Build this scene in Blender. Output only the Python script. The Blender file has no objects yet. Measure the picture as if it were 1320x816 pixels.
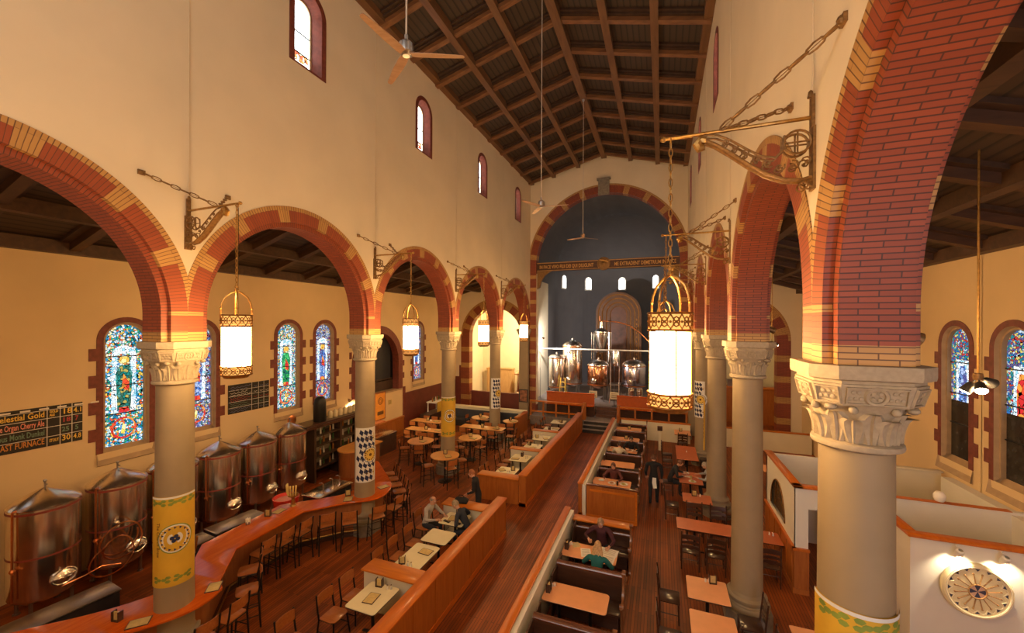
import bpy, math, random
from mathutils import Vector, Matrix
random.seed(7)
SC = bpy.context.scene
COL = SC.collection
PI = math.pi
sin, cos = math.sin, math.cos

# ---------------------------------------------------------------- mesh builder
class MB:
    def __init__(s):
        s.v = []; s.f = []; s.m = []; s.uv = {}; s.M = Matrix.Identity(4)
    def at(s, x=0, y=0, z=0, rz=0, rx=0, ry=0, sc=1):
        s.M = Matrix.Translation((x, y, z)) @ Matrix.Rotation(rz, 4, 'Z') @ Matrix.Rotation(ry, 4, 'Y') @ Matrix.Rotation(rx, 4, 'X') @ Matrix.Scale(sc, 4)
        return s
    def V(s, p):
        s.v.append(tuple(s.M @ Vector(p))); return len(s.v) - 1
    def F(s, idx, m=0, uv=None):
        if uv: s.uv[len(s.f)] = uv
        s.f.append(tuple(idx)); s.m.append(m)
    def poly(s, pts, m=0, uv=None):
        s.F([s.V(p) for p in pts], m, uv)
    def box(s, x0, x1, y0, y1, z0, z1, m=0):
        i = [s.V(p) for p in ((x0,y0,z0),(x1,y0,z0),(x1,y1,z0),(x0,y1,z0),(x0,y0,z1),(x1,y0,z1),(x1,y1,z1),(x0,y1,z1))]
        for q in ((0,3,2,1),(4,5,6,7),(0,1,5,4),(1,2,6,5),(2,3,7,6),(3,0,4,7)): s.F([i[k] for k in q], m)
    def bbox(s, x0, x1, y0, y1, z0, z1, b=.01, m=0):
        """box with chamfered vertical and top edges"""
        pr = [(x0+b,y0),(x1-b,y0),(x1,y0+b),(x1,y1-b),(x1-b,y1),(x0+b,y1),(x0,y1-b),(x0,y0+b)]
        cx, cy = (x0+x1)/2, (y0+y1)/2
        def ins(p): return (p[0] + (b if p[0] < cx else -b), p[1] + (b if p[1] < cy else -b))
        lv = [[(*ins(p), z0) for p in pr], [(*p, z0+b) for p in pr], [(*p, z1-b) for p in pr], [(*ins(p), z1) for p in pr]]
        s.loft(lv, m, True)
    def loft(s, rings, m=0, caps=False, closed=True):
        ids = [[s.V(p) for p in r] for r in rings]; n = len(rings[0])
        for a, b in zip(ids, ids[1:]):
            for k in range(n if closed else n-1):
                j = (k+1) % n; s.F((a[k], a[j], b[j], b[k]), m)
        if caps: s.F(ids[0][::-1], m); s.F(ids[-1], m)
        return ids
    def prism(s, pts, z0, z1, m=0):
        s.loft([[(x,y,z0) for x,y in pts], [(x,y,z1) for x,y in pts]], m, True)
    def lathe(s, prof, n=24, m=0, a0=0, a1=2*PI, caps=True, c=(0,0)):
        full = abs(a1-a0-2*PI) < 1e-6
        k = n if full else n+1
        rings = [[(c[0]+r*cos(a0+(a1-a0)*i/n), c[1]+r*sin(a0+(a1-a0)*i/n), z) for i in range(k)] for r, z in prof]
        s.loft(rings, m, caps and full, full)
    def tube(s, path, r, n=8, m=0, closed=False, caps=True):
        P = [Vector(p) for p in path]; N = len(P); rings = []
        R = r if isinstance(r, (list, tuple)) else [r]*N
        up = None
        for i in range(N):
            if closed: t = P[(i+1) % N] - P[i-1]
            else: t = P[min(i+1, N-1)] - P[max(i-1, 0)]
            if t.length < 1e-9: t = Vector((0,0,1))
            t.normalize()
            if up is None:
                up = Vector((0,0,1)) if abs(t.z) < .9 else Vector((1,0,0))
            a = t.cross(up)
            if a.length < 1e-6: a = t.cross(Vector((0,1,0)))
            a.normalize(); b = a.cross(t); up = b
            rings.append([tuple(P[i] + R[i]*(cos(2*PI*k/n)*a + sin(2*PI*k/n)*b)) for k in range(n)])
        if closed: rings.append(rings[0])
        s.loft(rings, m, caps and not closed)
    def ball(s, c, r, n=12, m=0, sx=1, sy=1, sz=1):
        k = max(4, n//2)
        rings = [[(c[0]+sx*r*sin(PI*i/k)*cos(2*PI*j/n), c[1]+sy*r*sin(PI*i/k)*sin(2*PI*j/n), c[2]-sz*r*cos(PI*i/k)) for j in range(n)] for i in range(1, k)]
        s.loft(rings, m, False)
        ids = len(s.v) - n*(k-1)
        a = s.V((c[0], c[1], c[2]-sz*r)); b = s.V((c[0], c[1], c[2]+sz*r))
        for j in range(n):
            s.F((a, ids+(j+1) % n, ids+j), m)
            t = ids+n*(k-2); s.F((b, t+j, t+(j+1) % n), m)
    def ring(s, c, R, r, ax='z', n=16, k=6, m=0, a0=0, a1=2*PI):
        full = abs(a1-a0-2*PI) < 1e-6; q = n if full else n+1
        pts = []
        for i in range(q):
            a = a0+(a1-a0)*i/n; u, w = R*cos(a), R*sin(a)
            pts.append({'z': (c[0]+u, c[1]+w, c[2]), 'x': (c[0], c[1]+u, c[2]+w), 'y': (c[0]+u, c[1], c[2]+w)}[ax])
        s.tube(pts, r, k, m, closed=full)
    def build(s, name, mats, parent=None, smooth=True, ang=38):
        me = bpy.data.meshes.new(name)
        me.from_pydata(s.v, [], s.f)
        if not isinstance(mats, (list, tuple)): mats = [mats]
        for m in mats: me.materials.append(m)
        for p, mi in zip(me.polygons, s.m): p.material_index = mi
        if s.uv:
            L = me.uv_layers.new(name='UVMap')
            for fi, uv in s.uv.items():
                p = me.polygons[fi]
                for k, li in enumerate(p.loop_indices): L.data[li].uv = uv[k]
        if smooth:
            me.shade_smooth(); me.set_sharp_from_angle(angle=math.radians(ang))
        me.update()
        o = bpy.data.objects.new(name, me); COL.objects.link(o)
        if parent: o.parent = parent
        return o

def tag(o, label=None, cat=None, group=None, kind=None):
    if label: o['label'] = label
    if cat: o['category'] = cat
    if group: o['group'] = group
    if kind: o['kind'] = kind
    return o
def thing(name, label, cat, loc=(0,0,0), rz=0, group=None):
    o = bpy.data.objects.new(name, None); COL.objects.link(o)
    o.location = loc; o.rotation_euler = (0, 0, rz); o.empty_display_size = .1
    return tag(o, label, cat, group)
def struct(o): o['kind'] = 'structure'; return o
KIDS = {}
def dup(root, loc, rz, label=None, group=None):
    """a copy of a thing with copies of its parts and sub-parts"""
    r = root.copy(); COL.objects.link(r); r.location = loc; r.rotation_euler = (0, 0, rz)
    if label: r['label'] = label
    if group: r['group'] = group
    key = root.name
    if key not in KIDS:
        KIDS[key] = [(c, list(c.children)) for c in root.children]
    for ch, gs in KIDS[key]:
        c = ch.copy(); COL.objects.link(c); c.parent = r
        for g in gs:
            d = g.copy(); COL.objects.link(d); d.parent = c
    return r
class Proto:
    """first call places the original, later calls place copies"""
    def __init__(s, root): s.root = root; s.used = False
    def put(s, loc, rz, label, group=None):
        if not s.used:
            s.used = True; r = s.root; r.location = loc; r.rotation_euler = (0, 0, rz)
            r['label'] = label
            if group: r['group'] = group
            KIDS[r.name] = [(c, list(c.children)) for c in r.children]
            return r
        r = dup(s.root, loc, rz, label)
        if group: r['group'] = group
        elif 'group' in r: del r['group']
        return r

# ---------------------------------------------------------------- materials
def nmat(name):
    m = bpy.data.materials.new(name); m.use_nodes = True
    nt = m.node_tree; b = nt.nodes['Principled BSDF']
    return m, nt, b
def mat(name, col, rough=.6, metal=0, var=.12, scale=6, bump=0, spec=.5, coords='Object', stretch=(1,1,1), emit=None, es=0, detail=4):
    m, nt, b = nmat(name)
    b.inputs['Roughness'].default_value = rough; b.inputs['Metallic'].default_value = metal
    b.inputs['Specular IOR Level'].default_value = spec
    b.inputs['Base Color'].default_value = (*col, 1)
    if emit:
        b.inputs['Emission Color'].default_value = (*emit, 1); b.inputs['Emission Strength'].default_value = es
    if var or bump:
        tc = nt.nodes.new('ShaderNodeTexCoord'); mp = nt.nodes.new('ShaderNodeMapping'); mp.inputs['Scale'].default_value = stretch
        nz = nt.nodes.new('ShaderNodeTexNoise'); nz.inputs['Scale'].default_value = scale; nz.inputs['Detail'].default_value = detail
        nt.links.new(tc.outputs[coords], mp.inputs[0]); nt.links.new(mp.outputs[0], nz.inputs['Vector'])
        if var:
            r = nt.nodes.new('ShaderNodeValToRGB'); r.color_ramp.elements[0].position = .3; r.color_ramp.elements[1].position = .7
            r.color_ramp.elements[0].color = (*[c*(1-var) for c in col], 1); r.color_ramp.elements[1].color = (*[min(1, c*(1+var)) for c in col], 1)
            nt.links.new(nz.outputs[0], r.inputs[0]); nt.links.new(r.outputs[0], b.inputs['Base Color'])
        if bump:
            bp = nt.nodes.new('ShaderNodeBump'); bp.inputs['Strength'].default_value = bump; bp.inputs['Distance'].default_value = .02
            nt.links.new(nz.outputs[0], bp.inputs['Height']); nt.links.new(bp.outputs[0], b.inputs['Normal'])
    return m
def wood(name, c1, c2, rough=.4, axis='y', scale=3, coat=0):
    """grain stretched along an axis"""
    m, nt, b = nmat(name)
    tc = nt.nodes.new('ShaderNodeTexCoord'); mp = nt.nodes.new('ShaderNodeMapping')
    st = {'x': (.12, 1, 1), 'y': (1, .12, 1), 'z': (1, 1, .12)}[axis]
    mp.inputs['Scale'].default_value = [k*scale*4 for k in st]
    nz = nt.nodes.new('ShaderNodeTexNoise'); nz.inputs['Scale'].default_value = 2; nz.inputs['Detail'].default_value = 5; nz.inputs['Distortion'].default_value = .6
    r = nt.nodes.new('ShaderNodeValToRGB'); r.color_ramp.elements[0].position = .32; r.color_ramp.elements[1].position = .68
    r.color_ramp.elements[0].color = (*c1, 1); r.color_ramp.elements[1].color = (*c2, 1)
    nt.links.new(tc.outputs['Object'], mp.inputs[0]); nt.links.new(mp.outputs[0], nz.inputs['Vector'])
    nt.links.new(nz.outputs[0], r.inputs[0]); nt.links.new(r.outputs[0], b.inputs['Base Color'])
    b.inputs['Roughness'].default_value = rough; b.inputs['Coat Weight'].default_value = coat; b.inputs['Coat Roughness'].default_value = .12
    return m
def brick(name, c1, c2, mortar, w=.29, h=.056, rough=.55, uv=True, mort=.006, off=.5):
    m, nt, b = nmat(name)
    tc = nt.nodes.new('ShaderNodeTexCoord')
    bt = nt.nodes.new('ShaderNodeTexBrick'); bt.inputs['Scale'].default_value = 1
    bt.offset = off; bt.inputs['Brick Width'].default_value = w; bt.inputs['Row Height'].default_value = h
    bt.inputs['Mortar Size'].default_value = mort; bt.inputs['Mortar Smooth'].default_value = .2; bt.inputs['Bias'].default_value = -.1
    bt.inputs['Color1'].default_value = (*c1, 1); bt.inputs['Color2'].default_value = (*c2, 1); bt.inputs['Mortar'].default_value = (*mortar, 1)
    nt.links.new(tc.outputs['UV' if uv else 'Object'], bt.inputs['Vector'])
    nt.links.new(bt.outputs['Color'], b.inputs['Base Color'])
    bp = nt.nodes.new('ShaderNodeBump'); bp.inputs['Strength'].default_value = .5; bp.inputs['Distance'].default_value = .008; bp.invert = True
    nt.links.new(bt.outputs['Fac'], bp.inputs['Height']); nt.links.new(bp.outputs[0], b.inputs['Normal'])
    b.inputs['Roughness'].default_value = rough
    return m
def emis(name, col, st):
    m = bpy.data.materials.new(name); m.use_nodes = True; nt = m.node_tree; nt.nodes.clear()
    e = nt.nodes.new('ShaderNodeEmission'); e.inputs[0].default_value = (*col, 1); e.inputs[1].default_value = st
    o = nt.nodes.new('ShaderNodeOutputMaterial'); nt.links.new(e.outputs[0], o.inputs[0]); return m
def stained(name, stops, st, scale=16, lead=.05):
    """backlit coloured glass: Voronoi cells coloured at random from stops, dark leading between them"""
    m = bpy.data.materials.new(name); m.use_nodes = True; nt = m.node_tree; nt.nodes.clear()
    tc = nt.nodes.new('ShaderNodeTexCoord')
    vo = nt.nodes.new('ShaderNodeTexVoronoi'); vo.inputs['Scale'].default_value = scale
    ve = nt.nodes.new('ShaderNodeTexVoronoi'); ve.feature = 'DISTANCE_TO_EDGE'; ve.inputs['Scale'].default_value = scale
    nt.links.new(tc.outputs['Object'], vo.inputs['Vector']); nt.links.new(tc.outputs['Object'], ve.inputs['Vector'])
    sp = nt.nodes.new('ShaderNodeSeparateColor'); nt.links.new(vo.outputs['Color'], sp.inputs[0])
    r = nt.nodes.new('ShaderNodeValToRGB'); r.color_ramp.interpolation = 'CONSTANT'
    el = r.color_ramp.elements
    while len(el) < len(stops): el.new(.5)
    for i, c in enumerate(stops): el[i].position = i/len(stops); el[i].color = (*c, 1)
    nt.links.new(sp.outputs[0], r.inputs[0])
    lt = nt.nodes.new('ShaderNodeMath'); lt.operation = 'GREATER_THAN'; lt.inputs[1].default_value = lead
    nt.links.new(ve.outputs['Distance'], lt.inputs[0])
    ml = nt.nodes.new('ShaderNodeMath'); ml.operation = 'MULTIPLY'; ml.inputs[1].default_value = st; nt.links.new(lt.outputs[0], ml.inputs[0])
    e = nt.nodes.new('ShaderNodeEmission'); nt.links.new(r.outputs[0], e.inputs[0]); nt.links.new(ml.outputs[0], e.inputs[1])
    o = nt.nodes.new('ShaderNodeOutputMaterial'); nt.links.new(e.outputs[0], o.inputs[0]); return m

def text_mesh(name, body, size, m, parent=None, align='LEFT', ext=.004, bold=0):
    cu = bpy.data.curves.new(name, 'FONT'); cu.body = body; cu.size = size; cu.align_x = align; cu.extrude = ext; cu.resolution_u = 2; cu.offset = bold
    t = bpy.data.objects.new(name, cu); COL.objects.link(t)
    dg = bpy.context.evaluated_depsgraph_get(); dg.update()
    me = bpy.data.meshes.new_from_object(t.evaluated_get(dg)); me.name = name
    bpy.data.objects.remove(t); bpy.data.curves.remove(cu)
    me.materials.clear(); me.materials.append(m)
    o = bpy.data.objects.new(name, me); COL.objects.link(o)
    if parent: o.parent = parent
    return o

PLASTER = mat('plaster', (.72,.60,.42), .85, var=.05, scale=.7, detail=6)
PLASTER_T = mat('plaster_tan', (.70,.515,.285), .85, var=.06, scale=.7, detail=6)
PLASTER_W = mat('plaster_white', (.72,.68,.60), .8, var=.03, scale=2)
PLASTER_C = mat('plaster_cream', (.74,.66,.48), .8, var=.03, scale=2)
BR_RED = brick('brick_red', (.29,.060,.021), (.225,.045,.017), (.075,.024,.014))
BR_FACE = brick('brick_voussoir', (.32,.068,.021), (.26,.052,.018), (.11,.034,.018), .60, .056, .55, True, .004, 0)
BR_YFACE = brick('brick_yellow_voussoir', (.52,.28,.085), (.44,.235,.07), (.17,.08,.03), .60, .056, .55, True, .005, 0)
BR_YEL = brick('brick_yellow', (.50,.27,.08), (.42,.22,.065), (.15,.07,.028))
BR_DARK = mat('brick_dark_red', (.17,.036,.02), .6, var=.25, scale=9)
STONE = mat('column_stone', (.31,.228,.132), .6, var=.06, scale=3)
STONE_C = mat('carved_stone', (.38,.30,.20), .75, var=.10, scale=22, bump=.22)
STONE_D = mat('base_stone', (.24,.20,.15), .55, var=.2, scale=8)
SILL = mat('sill_stone', (.40,.27,.15), .7, var=.12, scale=5)
CEIL = mat('ceiling_boards', (.060,.036,.020), .6, var=0)
def boards(m, c1, c2, sc):
    nt = m.node_tree; tc = nt.nodes.new('ShaderNodeTexCoord'); wv = nt.nodes.new('ShaderNodeTexWave'); wv.bands_direction = 'X'; wv.wave_profile = 'SAW'; wv.inputs['Scale'].default_value = sc; wv.inputs['Distortion'].default_value = .15
    r = nt.nodes.new('ShaderNodeValToRGB'); r.color_ramp.elements[0].color = (*c1, 1); r.color_ramp.elements[1].color = (*c2, 1); r.color_ramp.elements[0].position = .1; r.color_ramp.elements[1].position = .35
    nt.links.new(tc.outputs['Object'], wv.inputs['Vector']); nt.links.new(wv.outputs['Color'], r.inputs[0]); nt.links.new(r.outputs[0], nt.nodes['Principled BSDF'].inputs['Base Color'])
boards(CEIL, (.014,.008,.005), (.055,.031,.017), 1.6)
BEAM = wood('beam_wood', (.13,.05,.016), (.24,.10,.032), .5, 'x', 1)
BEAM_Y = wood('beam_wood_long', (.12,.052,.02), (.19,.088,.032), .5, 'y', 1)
ABEAM = wood('shaded_aisle_beam_wood', (.05,.021,.009), (.085,.036,.014), .55, 'x', 1)  # beam wood darkened: the dimmer light of the aisles is put into the colour
FLANGE = mat('beam_flange', (.05,.024,.012), .5, var=.3, scale=5)
OAK = wood('oak_panel', (.34,.092,.012), (.43,.135,.02), .45, 'z', 2, .08)
OAK_Y = wood('oak_rail', (.47,.105,.005), (.58,.15,.008), .4, 'y', 2, .1)
OAK_X = wood('oak_counter', (.49,.125,.006), (.60,.175,.010), .4, 'x', 2, .1)
BARTOP = wood('bar_top_wood', (.50,.075,.006), (.62,.12,.010), .2, 'y', 2, .35)
BARFRONT = wood('bar_front_wood', (.27,.085,.024), (.35,.12,.035), .4, 'z', 2)
CHAIRW = wood('chair_wood', (.33,.095,.022), (.43,.14,.034), .35, 'y', 3, .2)
DARKW = wood('dark_pew_wood', (.045,.020,.012), (.075,.03,.016), .3, 'x', 2, .3)
PEWRAIL = wood('pew_rail_wood', (.10,.035,.018), (.16,.05,.024), .25, 'x', 2, .4)
ENDW = wood('pew_end_wood', (.16,.055,.018), (.24,.085,.026), .3, 'z', 2, .4)
BLACK = mat('black_metal', (.012,.011,.010), .4, .3, var=0)
DKGREY = mat('dark_cladding', (.03,.028,.026), .5, var=.2)
UPHOL = mat('bench_vinyl', (.045,.047,.06), .35, var=.1)
CREAMTOP = mat('cream_laminate', (.80,.70,.44), .35, var=.03)
TERRATOP = mat('orange_laminate', (.84,.38,.17), .38, var=.05, scale=4)
REDTOP = mat('red_laminate', (.58,.15,.055), .35, var=.06)
HONEY = mat('honey_table_top', (.72,.33,.09), .3, var=.08, scale=5, stretch=(1,.3,1))
STEEL = mat('brushed_steel', (.78,.72,.65), .21, 1, var=.10, scale=3, stretch=(6,6,.2))
def radial_steel(m, an=.6):
    b = m.node_tree.nodes['Principled BSDF']; b.inputs['Anisotropic'].default_value = an; b.inputs['Anisotropic Rotation'].default_value = .25
    tg = m.node_tree.nodes.new('ShaderNodeTangent'); tg.direction_type = 'RADIAL'; tg.axis = 'Z'; m.node_tree.links.new(tg.outputs[0], b.inputs['Tangent'])
radial_steel(STEEL)
STEEL_D = mat('dull_steel', (.36,.33,.31), .35, 1, var=.1)
COPPER = mat('copper_panel', (.70,.26,.10), .28, 1, var=.15)
BANDRED = mat('red_tape', (.24,.04,.025), .5, var=.1)
BRASS = mat('aged_brass', (.42,.24,.07), .38, .9, var=.25, scale=20)
GILT = mat('gilt_fretwork', (.34,.15,.035), .4, .75, var=.2, scale=25)
IRON = mat('bronze_iron', (.26,.14,.05), .5, .6, var=.3, scale=25)
LAMP = emis('lantern_glass', (1.0,.61,.25), 60)
PAPER = mat('menu_paper', (.62,.45,.17), .6, var=.12, scale=20)
WHITE = mat('white_card', (.85,.80,.70), .6, var=0)
PLATE = mat('white_china', (.85,.82,.76), .25, var=0)
BOARD = mat('chalkboard', (.022,.018,.014), .7, var=.2)
BLUEGREY = mat('apse_paint', (.115,.112,.120), .7, var=.06, scale=1)
GOLDT = mat('gold_lettering', (.62,.34,.09), .5, .2, var=.1)
# ---------------------------------------------------------------- layout constants (metres; the camera stands on the loft at x=0, y=0)
AX = {'L': -8.56, 'R': 1.747}             # arcade axes
HT = .34                                  # half thickness of the arcade wall
YC = [2.18, 7.28, 12.38, 17.48, 22.58]    # bay centres
YCOL = [-.37, 4.73, 9.83, 14.93, 20.03]   # columns; the last pier is a respond at the end wall
YE = 25.13
ZS, ZB = 6.5, 6.02                        # arch springing, top of abacus
RO, RI, RX, RH = 2.28, 2.17, 2.65, 2.55   # outer order, inner order, extrados, half bay
XWL, XWR = -13.8, 6.99
XN = -3.41                                # nave centre line
YB = -4.4                                 # back (west) wall
ZE = 15.75                                # eaves

def slab(name, x0, x1, y0, y1, z0, z1, m, parent=None):
    b = MB(); b.box(x0, x1, y0, y1, z0, z1); return b.build(name, m, parent, False)

# floor: narrow strip boards running along the nave
fm, nt, bs = nmat('strip_floor')
tc = nt.nodes.new('ShaderNodeTexCoord'); mp = nt.nodes.new('ShaderNodeMapping'); mp.inputs['Rotation'].default_value = (0, 0, PI/2)
bt = nt.nodes.new('ShaderNodeTexBrick'); bt.inputs['Scale'].default_value = 1; bt.inputs['Brick Width'].default_value = 2.3; bt.inputs['Row Height'].default_value = .065
bt.inputs['Mortar Size'].default_value = .004; bt.inputs['Bias'].default_value = 0; bt.offset = .37
bt.inputs['Color1'].default_value = (.35,.082,.013,1); bt.inputs['Color2'].default_value = (.19,.043,.008,1); bt.inputs['Mortar'].default_value = (.025,.010,.005,1)
nz = nt.nodes.new('ShaderNodeTexNoise'); nz.inputs['Scale'].default_value = .8; nz.inputs['Detail'].default_value = 6
mx = nt.nodes.new('ShaderNodeMix'); mx.data_type = 'RGBA'; mx.blend_type = 'MULTIPLY'; mx.inputs[0].default_value = .6
rp = nt.nodes.new('ShaderNodeValToRGB'); rp.color_ramp.elements[0].position = .35; rp.color_ramp.elements[0].color = (.45,.42,.4,1); rp.color_ramp.elements[1].position = .65; rp.color_ramp.elements[1].color = (1.25,1.2,1.15,1)
nt.links.new(tc.outputs['Object'], mp.inputs[0]); nt.links.new(mp.outputs[0], bt.inputs['Vector']); nt.links.new(tc.outputs['Object'], nz.inputs['Vector'])
nt.links.new(nz.outputs[0], rp.inputs[0]); nt.links.new(bt.outputs['Color'], mx.inputs[6]); nt.links.new(rp.outputs[0], mx.inputs[7]); nt.links.new(mx.outputs[2], bs.inputs['Base Color'])
bs.inputs['Roughness'].default_value = .5; bs.inputs['Specular IOR Level'].default_value = .35
struct(slab('floor', XWL, XWR, YB, 31.2, -.12, 0, fm))

def hole_plate(b, u0, u1, z0, z1, hole, P, m=0, flip=False, c=None):
    """rectangle u0..u1 x z0..z1 with a star-shaped hole (closed list of (u,z)); P maps (u,z) to 3-D"""
    n = len(hole)
    cu = c[0] if c else sum(h[0] for h in hole)/n; cz = c[1] if c else sum(h[1] for h in hole)/n
    def out(h):
        du, dz = h[0]-cu, h[1]-cz; t = 1e9
        if du > 1e-9: t = min(t, (u1-cu)/du)
        if du < -1e-9: t = min(t, (u0-cu)/du)
        if dz > 1e-9: t = min(t, (z1-cz)/dz)
        if dz < -1e-9: t = min(t, (z0-cz)/dz)
        return (cu+du*t, cz+dz*t)
    # add rays to the rectangle's corners so that it stays square
    H = [(math.atan2(h[1]-cz, h[0]-cu), h) for h in hole]
    def on_hole(a):
        best = None
        for k in range(n):
            p, q = hole[k], hole[(k+1) % n]
            d = (cos(a), sin(a)); e = (q[0]-p[0], q[1]-p[1]); den = d[0]*e[1]-d[1]*e[0]
            if abs(den) < 1e-12: continue
            wx, wz = p[0]-cu, p[1]-cz
            t = (wx*e[1]-wz*e[0])/den; w = (wx*d[1]-wz*d[0])/den
            if t > 0 and -1e-6 <= w <= 1+1e-6: best = (cu+t*d[0], cz+t*d[1])
        return best
    for uu, zz in ((u0,z0),(u1,z0),(u1,z1),(u0,z1)):
        a = math.atan2(zz-cz, uu-cu); h = on_hole(a)
        if h: H.append((a, h))
    H.sort(key=lambda t: t[0])
    hs = [h for _, h in H]; os_ = [out(h) for h in hs]
    A = [b.V(P(*h)) for h in hs]; B = [b.V(P(*o)) for o in os_]
    N = len(hs)
    for k in range(N):
        j = (k+1) % N; q = (A[k], B[k], B[j], A[j]); b.F(q[::-1] if flip else q, m)

def arch_outline(cu, hw, z0, zs, n=18, zflat=None):
    """closed outline: jambs from z0, semicircle of radius hw sprung at zs"""
    return [(cu-hw, z0), (cu+hw, z0)] + [(cu+hw*cos(PI*k/n), zs+hw*sin(PI*k/n)) for k in range(n+1)]

def sweep_arch(b, A, B, P, ts, m, uvw, z0=None, clipA=None, clipB=None):
    pass

# ---------------------------------------------------------------- arcade
BLK = {0: [90+13.15+26.3*k for k in range(-4, 4)], 2: [90+24.5*k for k in range(-3, 4)]}
def is_yellow(deg, bay): return any(abs(deg-a) < 3.3 for a in (() if bay == 99 else BLK.get(bay, BLK[0])))
def arch_curve(r, t, clip=None):
    """t<0: right jamb (height ZS+t); 0..pi arc; >pi left jamb"""
    if t < 0: return (r if not clip else min(r, clip), ZS+t)
    if t > PI: return (-(r if not clip else min(r, clip)), ZS-(t-PI))
    rr = min(r, clip/max(1e-6, abs(cos(t)))) if clip else r
    return (rr*cos(t), ZS+rr*sin(t))
J = ZS-ZB
TS = [-J, -.2, 0]
TS = [-J, -.3, -.16] + [PI*k/108 for k in range(109)] + [PI+.16, PI+.3, PI+J]
def arch_strip(b, bay, xa, ra, xb, rb, mred, myel, clip=None, flip=False, plain=None, yc=0):
    s = 0
    for t0, t1 in zip(TS, TS[1:]):
        pa0, pa1 = arch_curve(ra, t0, clip), arch_curve(ra, t1, clip)
        pb0, pb1 = arch_curve(rb, t0, clip), arch_curve(rb, t1, clip)
        L = 2.3*(min(PI, max(0, t1))-min(PI, max(0, t0))) if 0 <= t0 < PI else t1-t0
        w = math.hypot(xb-xa, rb-ra)
        tm = (t0+t1)/2; deg = math.degrees(tm)
        if plain is not None: m = plain
        elif t1 <= -.29 or t0 >= PI+.29: m = myel
        else: m = myel if (0 < tm < PI and is_yellow(deg, bay)) else mred
        q = [(xa, yc+pa0[0], pa0[1]), (xb, yc+pb0[0], pb0[1]), (xb, yc+pb1[0], pb1[1]), (xa, yc+pa1[0], pa1[1])]
        uv = [(0, s), (w, s), (w, s+L), (0, s+L)]
        if flip: q = q[::-1]; uv = uv[::-1]
        b.poly(q, m, uv); s += L

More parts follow.
